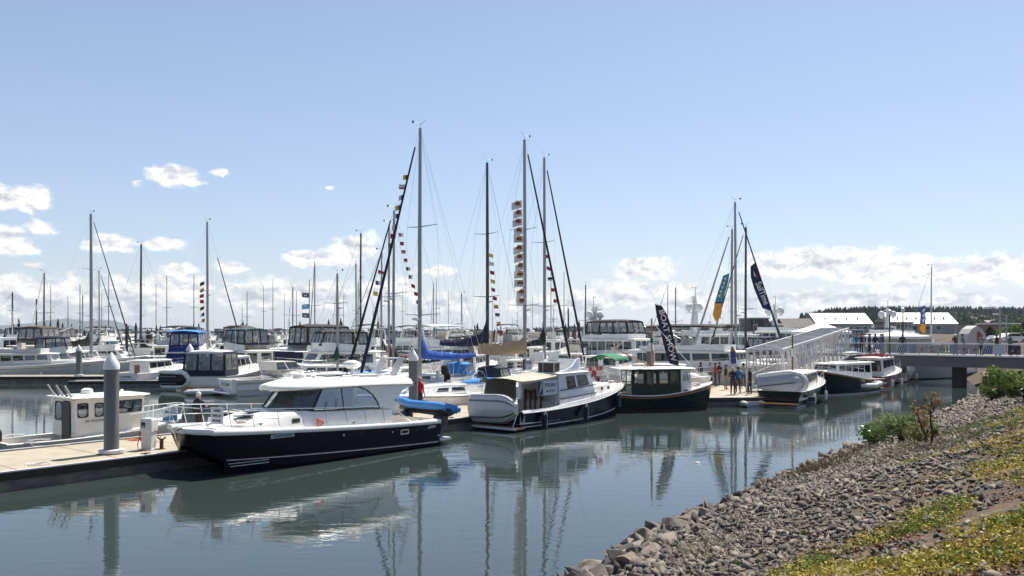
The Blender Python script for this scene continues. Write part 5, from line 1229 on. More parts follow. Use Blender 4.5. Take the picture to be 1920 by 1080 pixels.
# cruiser with the royal blue canvas, inflatable on its swim step
a, b_ = aim(384, 65.5, 84, 10)
t, h = motorboat('flybridge_cruiser', 'white cruiser with clear panelled navy trimmed cockpit enclosure behind the black bottomed inflatable', 'motor yacht', a, b_, 10, 3.9, 1.1, 1.7, boot=BLACK, style='sedan', fly=False, cabh=1.35, seed=5, lines=BLACK, xs=(.12, .66))
enclosure(t, -.2, 2.6, 1.75, 1.15, 3.0, CNAVY, panes=2, fl=.22, ra=.2, rf=.0, crown=.1, roofm=WH)
a, b_ = aim(336, 76, 98, 10.5)
t, h = motorboat('flybridge_cruiser', 'white flybridge cruiser with royal blue canvas and bright blue canopy on the left', 'motor yacht', a, b_, 10.5, 3.9, 1.2, 1.8, boot=BLACK, style='sedan', canvas=CROY, top=CROY, encl_h=1.2, cabh=1.35, seed=51, xs=(.12, .66))
bimini(t, 1.0, 4.6, 1.45, 4.55, CSKY, 3.2)
b = MB(); b.loft([[V((.5, y, 1.5)), V((1.5, y*.8, 3.1))] for y in (-1.5, -.5, .5, 1.5)], CROY, close=False); b.build('canvas_slope', t)
standing_inflatable(V((wx(327, 65.6), 65.6, 0)), R(72), 'inflatable dinghy with black bottom standing on edge behind the royal blue canvas cruiser', L=2.6, B=1.55, m=WH, floor=CBLK, lean=10, zc=.85)
for o in COL.objects[-8:]:
    if o.get('category') == 'dinghy': o.location.x -= 0
g = thing('inflatable_dinghy', 'small grey inflatable dinghy afloat behind the man at the catamaran bow', 'dinghy', V((wx(352, 61.2), 61.2, 0)), R(8))
inflatable(g, 3.0, 1.4, .2, MX.Translation((0, 0, .02)), INFL, WH)
a, b_ = aim(470, 76.5, 120, 11)
motorboat('flybridge_cruiser', 'white flybridge cruiser with teal grey canvas enclosure behind the express cruiser', 'motor yacht', V((wx(520, 74.5), 74.5, 0)), V((wx(385, 82), 82, 0)), 11, 3.8, 1.3, 1.9, style='sedan', canvas=CNAVY, top=CTEAL, encl_h=1.3, seed=6, cabh=1.45, lines=CNAVY)
a, b_ = aim(430, 60.4, 44, 9.8)
t, h = motorboat('express_cruiser', 'cream white express cruiser with open stern and name lettering', 'motor boat', a, b_, 9.8, 3.3, 1.15, 1.62, hull=WH, boot=STRIPE, style='express', seed=7, lines=BLACK, deckm=OW, cabm=OW, trim=BLACK)
text('In Curio', .42, mat('name_ink', (.08, .07, .06), .5), t, 'lettering', (-.175, .35, .82), (0, -1, 0), (0, 0, 1), bold=True, sx=.85, shear=.15)
b = MB(); b.box(-.16, .14, -1.35, -.80, .35, 1.22, CR); b.build('transom_door', t)
a, b_ = aim(528, 70.5, 50, 11)
t, h = motorboat('flybridge_cruiser', 'white sedan cruiser with a big navy canvas enclosure on its flybridge', 'motor yacht', a, b_, 11.0, 4.0, 1.3, 1.95, style='sedan', canvas=CBLK, top=CBLK, encl_h=1.5, seed=8, cabh=1.5, lines=BLACK, xs=(.10, .68))
b = MB(); b.box(.2, 1.0, -1.5, 1.5, 1.8, 2.9, CNAVY); b.build('cockpit_cover', t)
a, b_ = V((wx(748, 72), 72, 0)), V((wx(600, 68), 68, 0))
motorboat('motor_yacht', 'white sedan motor yacht with black framed enclosure left of the blue sail cover', 'motor yacht', a, b_, 12, 4.0, 1.35, 2.0, style='sedan', canvas=CBLK, top=CBLK, encl_h=1.0, seed=9, cabh=1.5, archm=WH, windows=4)
a, b_ = V((wx(670, 60), 60, 0)), V((wx(560, 55.5), 55.5, 0))
motorboat('work_boat', 'low beige cabin boat with dark green cover in front of the white motor yacht', 'motor boat', a, b_, 7.5, 2.6, .9, 1.25, style='trawler', fly=False, cabm=CR, hull=OW, seed=10, windows=4, cabh=.8, boot=CDGR, xs=(.2, .72))
# sailing boats with the tall masts
def sb(px, d, H, mdir, L, label, lat=None, **k):
    m = V((wx(px, d), d, 0)); u = V((math.cos(R(mdir)), math.sin(R(mdir)), 0)); mx = k.get('mx', .58); return sailboat('sailing_boat', label, m-u*L*mx, m+u, L=L, H=H, **k)
S1, _h = sb(787, 46.8, 15.75, 231, 10.8, 'sailing boat with bright blue sail cover and navy furled jib behind the catamaran', cover=CBLUE, jib=CNAVY, hm=WH, boot=CNAVY, spreaders=(.28, .62), mast_r=.115, jibr=.10, covh=.62, spar=ALU, boomz=3.2, band=GREYH, jib_end=.98, mx=.57)
S2, _h = sb(984, 58, 17.6, 51, 13, 'sailing boat with tan sail cover and a tall mast behind the navy hulled cruiser', cover=TAN, jib=CBLK, spar=ALU, spreaders=(.30, .62), mast_r=.13, jibr=.11, covh=.95, stack=True, boomz=3.25, boomlen=.36, hm=WH, bimini_m=None, dodger=CNAVY, mx=.55)
S3, _h = sb(914, 64, 17.2, 51, 12, 'sailing boat with dark navy sail cover and dark mast left of the tan one', cover=CNAVY, jib=STEEL, jibr=.03, spar=DKSPAR, spreaders=(.36, .66), mast_r=.13, covh=1.0, boomz=3.7, boomlen=.42, dodger=CSKY, bimini_m=CSKY, mx=.55)
S4, _h = sb(1021, 68, 18.4, 48, 12.5, 'sailing boat with grey mast and black furled jib right of the tan sail cover', cover=CBLK, jib=CBLK, spar=ALU, spreaders=(.30, .60), mast_r=.13, jibr=.11, covh=.6, boomz=3.6, mx=.55)
S5, _h = sb(738, 58, 12.8, 225, 9.6, 'sailing boat with slim mast crossed by the navy furled jib of its neighbour', cover=CDGR, jib=CBLK, spar=ALU, mast_r=.10, spreaders=(.5,), covh=.4, jibr=.09, hm=WH)
S6, _h = sb(729, 69, 13.2, 230, 10, 'sailing boat with grey mast and a yellow signal flag on its forestay', cover=CDRED, jib=CBLK, spar=ALU, spreaders=(.5,), jibr=.06, covh=.4)
S7, _h = sb(633, 62.5, 8.8, 60, 8, 'small motor sailer with thick grey mast topped by a horizontal radar', cover=CDGR, jib=None or STEEL, jibr=.02, spar=ALU, mast_r=.10, spreaders=(.7,), covh=.3)
S8, _h = sb(676, 92, 15.1, 200, 11, 'sailing boat with dark mast standing against the small left cloud', cover=CBLK, spar=DKSPAR, mast_r=.12, spreaders=(.35, .65), detail=False, jib=STEEL, jibr=.03)
S9, _h = sb(668, 84, 11.2, 20, 10, 'sailing boat with short grey mast just left of the dark one', cover=CBLK, spar=ALU, detail=False, jib=STEEL, jibr=.03)
S10, _h = sb(715, 78, 11.8, 200, 10, 'sailing boat with short mast between the navy jib and the dark mast', cover=CNAVY, spar=ALU, detail=False, jib=GREYH, jibr=.05)
S11, _h = sb(171, 90, 16.9, 352, 12.5, 'white sailing boat with the tallest mast of the left side and brown sail cover', cover=CBRN, jib=BLACK, spar=ALU, mast_r=.17, jibr=.08, spreaders=(.30, .62), covh=.9, boomz=3.1)
S12, _h = sb(186, 125, 13.4, 350, 10, 'distant sailing boat with short mast right of the tallest left mast', cover=CNAVY, spar=ALU, detail=False, jib=DKSPAR, jibr=.10, mast_r=.10)
S13, _h = sb(264, 102, 14.9, 190, 11, 'sailing boat with dark mast between the two tall left masts', cover=CBLK, spar=DKSPAR, mast_r=.14, spreaders=(.36, .64), detail=False, jib=STEEL, jibr=.02)
S14, _h = sb(389, 92, 16.3, 345, 11.5, 'sailing boat flying small signal flags behind the teal canvas cruiser', cover=CNAVY, jib=BLACK, spar=ALU, mast_r=.14, jibr=.09, jib_end=.78, detail=True, spreaders=(.5,))
S15, _h = sb(1379, 75, 15.9, 5, 12, 'sailing boat with the tallest mast of the group beside the gangway', cover=CBLK, jib=BLACK, spar=ALU, mast_r=.13, jibr=.10, spreaders=(.33, .63))
S16, _h = sb(1398, 79, 14.2, 205, 11.5, 'sailing boat with dark topped mast right of the tallest gangway mast', cover=CBLK, jib=BLACK, spar=DKSPAR, mast_r=.12, jibr=.08, spreaders=(.4,))
S17, _h = sb(1372, 84, 14.6, 200, 12, 'sailing boat with grey mast and two pale furled sails left of the gangway masts', cover=CNAVY, jib=GREYH, spar=ALU, mast_r=.14, jibr=.13, spreaders=(.6,))
S18, _h = sb(1746, 110, 12.8, 195, 11, 'sailing boat with thin mast behind the bridge railing', cover=WH, jib=STEEL, spar=ALUL, mast_r=.10, jibr=.04, spreaders=(.55,), detail=False)
S19, _h = sb(866, 130, 10.2, 10, 9, 'distant sailing boat with black mast seen between the two middle masts', cover=CBLK, spar=DKSPAR, detail=False, jib=STEEL, jibr=.03)
S20, _h = sb(1066, 84, 6.8, 30, 8, 'small sailing boat with short mast right of the black furled jib', cover=WH, spar=DKSPAR, detail=False, jib=STEEL, jibr=.03)
# motor yachts in the middle and behind
MY = motorboat
MY('motor_yacht', 'white motor yacht with wide dark windshield and open flybridge behind the blue sail cover', 'motor yacht', V((wx(905, 82), 82, 0)), V((wx(795, 76), 76, 0)), 13, 4.2, 1.4, 2.1, style='sedan', canvas='bimini', bim=WH, seed=12, cabh=1.6, archm=WH)
MY('motor_yacht', 'white pilothouse yacht with a row of square windows and black framed flybridge tent', 'motor yacht', V((wx(1060, 88), 88, 0)), V((wx(1215, 80), 80, 0)), 15, 4.6, 1.7, 2.5, style='trawler', canvas=CBLK, top=CBLK, encl_h=1.1, cabh=2.0, windows=6, seed=13, mast=3.2, sat=1.3, hull=WH, boot=CNAVY)
MY('motor_yacht', 'large grey hulled yacht moored just behind the green canopy boat', 'motor yacht', V((wx(1100, 66), 66, 0)), V((wx(1190, 74), 74, 0)), 11, 3.8, 1.6, 2.2, style='trawler', fly=False, cabh=.9, hull=GREYH, windows=4, seed=14, boot=BLACK)
t, h = MY('cabin_boat', 'small white boat with bright green canopy behind the bow of the navy hulled cruiser', 'motor boat', V((wx(1115, 56.5), 56.5, 0)), V((wx(1190, 62), 62, 0)), 7.2, 2.6, 1.0, 1.3, hull=CGRN, style='express', seed=15, boot=STRIPE)
bimini(t, 1.0, 3.2, 1.05, 2.75, CGRN, 1.2, crown=.35, name='green_canopy')
MY('trawler_yacht', 'white trawler yacht with black bimini top behind the boat show banner', 'motor yacht', V((wx(1175, 71), 71, 0)), V((wx(1345, 66.5), 66.5, 0)), 13.5, 4.3, 1.5, 2.2, style='trawler', cabh=1.45, windows=5, glass=GLD, fly=True, canvas='bimini', bim=CBLK, seed=16, boot=CNAVY, xs=(.10, .74))
MY('motor_yacht', 'white cabin cruiser with low cabin directly behind the green launch', 'motor yacht', V((wx(1165, 61.5), 61.5, 0)), V((wx(1215, 60.5), 60.5, 0)), 6.6, 2.8, 1.2, 1.5, style='trawler', cabh=1.05, fly=False, windows=3, seed=17)
MY('expedition_yacht', 'tall white expedition yacht with satellite domes left of the orange banner', 'motor yacht', V((wx(1420, 102), 102, 0)), V((wx(1275, 94), 94, 0)), 18, 5.4, 1.9, 2.7, style='trawler', cabh=2.1, windows=6, fly=True, mast=4.4, mastx=.62, sat=1.4, glass=GLD, seed=18, boot=BLACK, xs=(.14, .70))
MY('expedition_yacht', 'white yacht with twin satellite domes behind the low end of the gangway', 'motor yacht', V((wx(1500, 112), 112, 0)), V((wx(1405, 100), 100, 0)), 15, 5.0, 1.9, 2.6, style='trawler', cabh=2.5, windows=5, fly=True, mast=3.4, mastx=.55, sat=1.6, glass=GLD, seed=19, boot=BLACK, xs=(.10, .74))
MY('expedition_yacht', 'white yacht with twin white domes on its mast behind the bridge and tent', 'motor yacht', V((wx(1700, 118), 118, 0)), V((wx(1600, 104), 104, 0)), 15, 5.0, 1.9, 2.6, style='trawler', cabh=2.2, windows=5, fly=True, mast=3.4, mastx=.5, sat=1.5, glass=GLD, seed=20, boot=BLACK, xs=(.10, .74))
MY('motor_yacht', 'white cabin boat with small pilothouse between the people and the trawler yacht', 'motor boat', V((wx(1330, 72), 72, 0)), V((wx(1400, 64), 64, 0)), 9, 3.2, 1.1, 1.6, style='sedan', cabh=1.2, fly=False, seed=21)
MY('motor_yacht', 'dark hulled open motor boat just behind the visitors on the dock platform', 'motor boat', V((wx(1420, 69), 69, 0)), V((wx(1310, 68), 68, 0)), 7.0, 2.8, .95, 1.3, hull=NAVY, style='express', seed=22, boot=STRIPE)
# large grey hull seen under the bridge
t, h = MY('steel_yacht', 'long grey hulled vessel lying beyond the bridge with its side seen under the deck', 'ship', V((wx(1800, 86), 86, 0)), V((wx(1688, 80), 80, 0)), 11, 3.8, 1.7, 2.1, hull=GREYH, style='trawler', cabh=.8, seed=23, boot=BLACK, fly=False)
MY('small_cabin_boat', 'small white boat with two wide posts at the edge of the bridge shadow', 'motor boat', V((wx(1665, 76), 76, 0)), V((wx(1703, 80), 80, 0)), 6, 2.4, .9, 1.2, style='express', seed=24, hull=WH, boot=BLACK)
MY('small_cabin_boat', 'little white boat visible under the bridge right of its pier', 'motor boat', V((wx(1802, 100), 100, 0)), V((wx(1830, 110), 110, 0)), 6.5, 2.5, 1.0, 1.3, style='express', seed=25, hull=WH)
# boats on the right of the people
def rowing_pair():
    g = thing('inflatable_dinghy', 'small open grey inflatable dinghy floating in front of the visitors', 'dinghy', V((wx(1417, 51.4), 51.4, 0)), R(108))
    inflatable(g, 2.6, 1.55, .19, MX.Translation((0, 0, .02)), INFL, INFL)
rowing_pair()
t, h = MY('pilothouse_boat', 'dark hulled cream cabin boat carrying a white inflatable upright on its stern', 'motor boat', on(1462, 764), on(1542, 741), 9.0, 2.9, 1.0, 1.5, hull=GREENH, style='trawler', cabh=.95, windows=4, fly=False, seed=26, cabm=OW, boot=STRIPE, deckm=OW, xs=(.22, .70), stern_wins=False)
b = MB(); b.box(1.90, 1.96, -.9, .9, .9, 1.9, WOOD); b.build('wooden_bulkhead', t)
b = MB(); b.tube([(3.0, 0, 2.1), (3.0, 0, 4.4)], [.06, .05], WOOD, 7); b.tube([(3.0, 0, 3.0), (3.0, .0, 3.5)], .09, WH, 7); b.build('mast', t)
standing_inflatable(V((wx(1468, 52.6), 52.6, 0)), t.rotation_euler.z, 'white inflatable dinghy hung upright on the stern of the dark hulled cream cabin boat', L=3.05, B=1.7, m=GW, floor=mat('grey_dinghy_bottom', (.33, .34, .37), .5), lean=-9, zc=1.1, up=-8, r=.15)
t, h = MY('tug_yacht', 'dark green hulled tug yacht with wooden trim and white cabin before the gangway', 'motor yacht', V((wx(1622, 65.5), 65.5, 0)), V((wx(1536, 60.5), 60.5, 0)), 8.2, 3.1, 1.0, 1.85, hull=GREENH, style='trawler', cabh=1.15, windows=5, fly=False, seed=27, cabm=WH, boot=STRIPE, xs=(.18, .80), band=WOODL, framem=BLACK, glass=GLD)
b = MB(); b.ball((3.0, .3, 2.95), (1.0, .45, .16), GREYH, 12, 5); b.build('kayak', t)
g = thing('inflatable_dinghy', 'white inflatable tender behind the stern of the dark green tug yacht', 'dinghy', V((wx(1609, 62.5), 62.5, 0)), R(10)); inflatable(g, 1.9, 1.2, .17, MX.Translation((0, 0, .45)), WH, GW)
t, h = MY('tug_yacht', 'red hulled small tug yacht with white cabin moored nearest the bridge', 'motor yacht', V((wx(1624, 67.2), 67.2, 0)), V((wx(1676, 72), 72, 0)), 6.6, 2.7, 1.05, 1.6, hull=REDH, style='trawler', cabh=1.35, windows=3, fly=False, seed=28, cabm=GW, boot=STRIPE, xs=(.12, .66), glass=GLD)
b = MB()
for x in (1.2, 2.2, 3.2): b.tube([(x, -.9, 2.55), (x, 0, 2.75), (x, .9, 2.55)], .06, REDH, 6)
b.build('red_roof_trim', t); openradar(t, 2.5, 0, 2.75)
# ---------------------------------------------------------------- far rows: copies of a few boats, in slips
PROTO = []
def proto(i, **k):
    st = k.pop('st', 'm')
    if st == 's': t, h = sailboat('sailing_boat', 'x', (0, -500-20*i, 0), (1, -500-20*i, 0), detail=False, wire=.006, **k)
    else: t, h = motorboat('motor_yacht', 'x', 'motor yacht', V((0, -500-20*i, 0)), V((1, -500-20*i, 0)), far=True, **k)
    PROTO.append((t, st, k)); return t
proto(0, L=11, B=3.8, fs=1.3, fb=1.9, style='sedan', canvas=CNAVY, top=CNAVY, seed=31)
proto(1, L=12, B=4.0, fs=1.4, fb=2.0, style='sedan', canvas='bimini', bim=CBLK, archm=WH, seed=32)
proto(2, L=9.5, B=3.2, fs=1.1, fb=1.5, style='express', canvas=CBLK, seed=33, archm=WH)
proto(3, L=12.5, B=4.1, fs=1.5, fb=2.2, style='trawler', cabh=1.7, windows=5, seed=34, mast=2.6, hull=WH)
proto(4, L=10, B=3.4, fs=1.1, fb=1.6, style='sedan', fly=False, seed=35, cabh=1.2)
proto(5, L=11.5, B=3.9, fs=1.4, fb=1.9, style='sedan', canvas=CBRN, top=CBRN, seed=36, hull=OW, cabm=OW)
proto(6, L=12, B=4.0, fs=1.4, fb=2.1, style='sedan', canvas=None, archm=WH, seed=37)
proto(7, st='s', L=10.5, B=3.3, H=14, cover=CNAVY, jib=CNAVY, spar=ALU)
proto(8, st='s', L=9.5, B=3.1, H=11.5, cover=CBLK, jib=WH, spar=DKSPAR)
proto(9, st='s', L=11.5, B=3.5, H=13, cover=CBLUE, jib=STEEL, spar=ALU, hm=NAVY, boot=STRIPE)
proto(10, L=8.5, B=3.0, fs=1.0, fb=1.4, style='trawler', fly=False, seed=38, cabh=1.2, hull=NAVY, boot=STRIPE)
LAB = {0: 'distant white flybridge cruiser with navy canvas enclosure in the packed far rows', 1: 'distant white cruiser with black bimini top and radar arch in the packed far rows',
       2: 'distant low white express cruiser with arch in the packed far rows', 3: 'distant white trawler yacht with short mast in the packed far rows', 4: 'distant low white sedan cruiser without flybridge in the packed far rows',
       5: 'distant cream cruiser with brown canvas enclosure in the packed far rows', 6: 'distant white flybridge cruiser with bare radar arch in the packed far rows', 7: 'distant white sailing boat with navy sail cover in the packed far rows',
       8: 'distant white sailing boat with short dark mast in the packed far rows', 9: 'distant navy hulled sailing boat with blue sail cover in the packed far rows', 10: 'distant small navy hulled trawler boat in the packed far rows'}
GRP = {i: 'far moored '+('sailing boats' if PROTO[i][1] == 's' else 'motor boats')+' of kind '+w for i, w in enumerate(('navy canvas', 'black bimini', 'low express', 'trawler', 'sedan', 'brown canvas', 'bare arch', 'navy cover', 'dark mast', 'blue cover', 'navy trawler'))}
used = set(); rf = random.Random(21); wts = [5, 6, 4, 3, 5, 3, 6, 1.2, 1.0, .8, 2]
def far(i, x, y, ang, s=1):
    t = PROTO[i][0]
    if i in used: t = copytree(t)
    used.add(i); t.location = (x, y, 0); t.rotation_euler = (0, 0, ang); t.scale = (s, s, s); t['label'] = LAB[i]; t['group'] = GRP[i]; return t
for d, x0, x1, gap, kinds in ((88, -58, -12, 4.9, None), (97, -62, 12, 5.2, None), (113, -70, 26, 5.6, None), (128, -80, 24, 6.2, None), (150, -93, 40, 7.4, None), (180, -108, 45, 9.2, None), (225, -135, 60, 12, None), (290, -170, 70, 17, None)):
    x = x0+rf.uniform(0, 3)
    while x < x1:
        px = 960+F*x/d
        if px > -60 and not (d < 100 and (1050 < px or 120 < px < 220)):
            i = rf.choices(range(11), wts)[0]; up = rf.random() < .5
            a = R(90+rf.uniform(-4, 4)) if up else R(-90+rf.uniform(-4, 4)); yy = d+rf.uniform(-1, 1)+(0 if up else 9)
            far(i, x, yy, a, rf.uniform(.9, 1.1))
        x += gap*rf.uniform(.85, 1.2)
for x, y, i, ang in ((30, 150, 6, 200), (42, 160, 3, 210), (52, 148, 1, 170), (62, 170, 0, 190), (38, 175, 7, 180), (70, 160, 4, 200), (20, 140, 5, 95), (28, 132, 1, 80), (12, 92, 6, 80), (17.5, 91, 1, 85), (23, 96, 4, 80), (7, 93, 2, 92), (2, 86, 6, 88), (47, 125, 2, 190), (56, 130, 0, 200), (66, 138, 6, 160)): far(i, x, y, R(ang))
for i, (t, st, k) in enumerate(PROTO):
    if i not in used: far(i, 10+i, 205, R(90))
# far pilings that prick the horizon
bp = MB(); bp.lathe([(.22, -.5), (.22, 3.3), (.05, 3.8)], (0, 0, 0), TIMB, 8); pm = bp.build('piling', None); first = True
def farpile(x, y, s, lab, g):
    global first
    o = pm if first else pm.copy()
    if not first: COL.objects.link(o)
    first = False; o.location = (x, y, 0); o.scale = (1, 1, s); tag(o, lab, 'piling', g)
for k in range(95):
    d = rf.choice((120, 140, 165, 200, 240, 300, 340)); px = rf.uniform(0, 1120)
    farpile(wx(px, d), d+rf.uniform(-8, 8), rf.uniform(1.15, 1.75), 'distant dark timber piling rising above the far moored boats', 'distant pilings along the far docks')
bm_ = MB(); bm_.tube([(0, 0, 0), (0, 0, 6), (0, 0, 12)], [.10, .09, .06], DKSPAR, 6); bm_.tube([(-.9, 0, 6.6), (.9, 0, 6.6)], .03, DKSPAR, 4)
mm = bm_.build('mast_pole', None); ff_ = True
for k in range(26):
    d = rf.uniform(150, 330); px = rf.choice((rf.uniform(0, 480), rf.uniform(400, 1000), rf.uniform(600, 1100)))
    o = mm if ff_ else mm.copy()
    if not ff_: COL.objects.link(o)
    ff_ = False; o.location = (wx(px, d), d, .8); o.scale = (1, 1, rf.uniform(.9, 1.5)); tag(o, 'distant bare thin mast on the horizon among the far moored boats', 'mast', 'distant bare masts on the horizon')
# fishing trawler gear at the left edge
t, h = MY('fishing_trawler', 'old fishing trawler with tall masts and booms at the left edge', 'fishing boat', V((wx(-60, 100), 100, 0)), V((wx(95, 104), 104, 0)), 14, 4.4, 1.6, 2.4, style='trawler', cabh=2.0, fly=True, windows=4, seed=41, hull=GW, boot=BLACK)
b = MB()
for x, zt in ((4.5, 9.2), (7.0, 8.4)): b.tube([(x, 0, 1), (x, 0, zt)], [.11, .08], DKSPAR, 7)
for z in (5.5, 6.6, 7.6): b.tube([(3.8, 0, z), (5.2, 0, z)], .04, WH, 5)
b.tube([(4.5, .7, 1), (4.5, 0, 7.5)], .05, GW, 5); b.tube([(4.5, -.7, 1), (4.5, 0, 7.5)], .05, GW, 5); b.tube([(12.0, 0, 2), (12.0, 0, 9)], [.1, .07], ALU, 6)
b.build('mast', t)
b = MB(); b.tube([(8, 0, 3.9), (12.3, 0, 5.6)], .09, GW, 6); b.tube([(7, 0, 8.3), (12.3, 0, 5.6)], .012, DKSPAR, 4); b.tube([(4.5, 0, 9), (-1, 0, 2)], .012, DKSPAR, 4); b.build('boom', t)
openradar(t, 4.5, .4, 6.7)

# dock boxes, carts and kayaks that crowd the docks
def dockbox(p, rz, lab, m=WH, g='dock boxes on the docks'):
    t = thing('dock_box', lab, 'dock box', p, rz, g); b = MB(); b.box(-.6, .6, -.3, .3, 0, .5, m); b.build('box', t); b = MB(); b.loft([[V((sx*.63*k, sy*.33*k, z)) for sx, sy in ((1, 1), (-1, 1), (-1, -1), (1, -1))] for z, k in ((.5, 1), (.56, 1), (.66, .8))], m, cap0=True, cap1=True); b.build('lid', t)
for k, (t_, s_, lab) in enumerate(((14.2, 4.3, 'white dock box just right of the man in red on the near dock'), (20.2, 4.3, 'white dock box behind the standing white dinghy'), (26, 4.3, 'white dock box behind the cabin of the navy hulled cruiser'), (31, 4.2, 'white dock box behind the stern of the green launch'))): dockbox(dk(t_, s_, .55), math.atan2(DU.y, DU.x), lab)
for k, (px, d, c, lab) in enumerate(((905, 50.5, CSKY, 'sky blue kayak lying on the deck left of the standing white dinghy'), (690, 60, INFLB, 'bright blue kayak beside the dark green sail cover'))):
    t = thing('kayak', lab, 'kayak', V((wx(px, d), d, 1.5)), R(50)); b = MB(); b.loft([[V((x, r*math.cos(a), .18+r*.5*math.sin(a))) for a in [6.283*j/8 for j in range(8)]] for x, r in ((-1.9, .02), (-1.4, .2), (-.5, .33), (.5, .33), (1.4, .2), (1.9, .02))], c); b.build('hull', t); b = MB(); b.lathe([(.28, 0), (.30, .04), (.24, .05)], (0, 0, .33), BLACK, 10); b.build('cockpit_rim', t)
q = S2.matrix_basis @ V((.1, 0, 0)); t = thing('outboard_motor', 'dark outboard motor clamped on the stern rail left of the tan sail cover', 'outboard motor', (q.x, q.y, 0), R(51)); outboard(t, -.1, .6, 1.9, CBLK, .9)

for px, d, i, ang in ((1250, 84, 6, 200), (1292, 80, 4, 120), (1345, 86, 1, 160), (1362, 78, 2, 20), (1440, 74, 4, 70), (1482, 82, 0, 110), (1532, 86, 1, 80), (1215, 92, 5, 95), (1268, 98, 8, 80), (250, 86, 4, 20), (290, 92, 6, 95), (610, 64, 2, 60), (700, 66, 4, 200), (845, 74, 1, 70), (880, 80, 4, 90), (930, 82, 2, 60), (962, 76, 10, 80), (1060, 78, 6, 75), (1105, 92, 8, 90), (20, 88, 0, 10), (110, 96, 6, 10)):
    far(i, wx(px, d), d, R(ang), .85)
# coiled lines and a hose on the near dock
for t_, s_, lab, m in ((-4.2, .9, 'coiled white rope lying on the near dock left of the big piling', ROPE), (.6, 4.2, 'coiled orange hose lying at the back edge of the near dock', ORNG)):
    p = dk(t_, s_, .565); t = thing('coiled_line', lab, 'rope', p); b = MB(); b.tube([((.10+.012*k)*math.cos(k*.7), (.10+.012*k)*math.sin(k*.7), .012+.02*(k % 9 == 0)) for k in range(24)], .014, m, 5); b.build('coil', t)
# ---------------------------------------------------------------- gangway
def gangway():
    A = V((wx(1466, 55.4), 55.4, 0)); Bq = V((wx(1591, 75), 75, 0)); u = (Bq-A).normalized(); L = (Bq-A).length
    t = thing('gangway', 'long white truss gangway rising from the dock platform to the bridge', 'gangway', A, math.atan2(u.y, u.x)); w = 2.3; n = 14
    f = lambda x: .62+(2.35-.62)*x/L
    g = lambda x: 3.36+(4.80-3.36)*x/L
    GP = mat('gangway_white_paint', (.52, .52, .52), .45, var=.08)
    b = MB(); b.add([(0, 0, f(0)), (L, 0, f(L)), (L, w, f(L)), (0, w, f(0)), (0, 0, f(0)-.1), (L, 0, f(L)-.1), (L, w, f(L)-.1), (0, w, f(0)-.1)], [(0, 1, 2, 3), (4, 7, 6, 5), (0, 4, 5, 1), (3, 2, 6, 7)], mat('gangway_deck', (.22, .20, .18), .8)); b.build('walkway', t)
    for s in (0, w):
        b = MB(); b.bar((0, s, g(0)), (L, s, g(L)), .13, .15, GP); b.bar((0, s, f(0)), (L, s, f(L)), .13, .16, GP)
        for i in range(n+1):
            x = L*i/n; b.bar((x, s, f(x)), (x, s, g(x)), .085, .10, GP)
            if i < n: x2 = L*(i+1)/n; b.bar((x, s, g(x)), (x2, s, f(x2)), .075, .09, GP)
        b.build('side_truss', t)
        b = MB(); q = .0 if s else .10
        for z in (1.05, .75, .45, .2): b.tube([(0, abs(s-.1), f(0)+z), (L, abs(s-.1), f(L)+z)], .022 if z > 1 else .012, GP, 4)
        k = 0
        while k*.6 < L: x = k*.6; b.tube([(x, abs(s-.1), f(x)), (x, abs(s-.1), f(x)+1.05)], .009, GP, 4); k += 1
        b.build('handrail', t)
    b = MB()
    for i in range(n+1):
        x = L*i/n; b.bar((x, 0, g(x)+.03), (x, w, g(x)+.03), .12, .09, GP)
        if i < n: x2 = L*(i+1)/n; b.bar((x, 0 if i % 2 else w, g(x)+.03), (x2, w if i % 2 else 0, g(x2)+.03), .07, .06, GP); None
    b.build('top_bracing', t)
gangway()
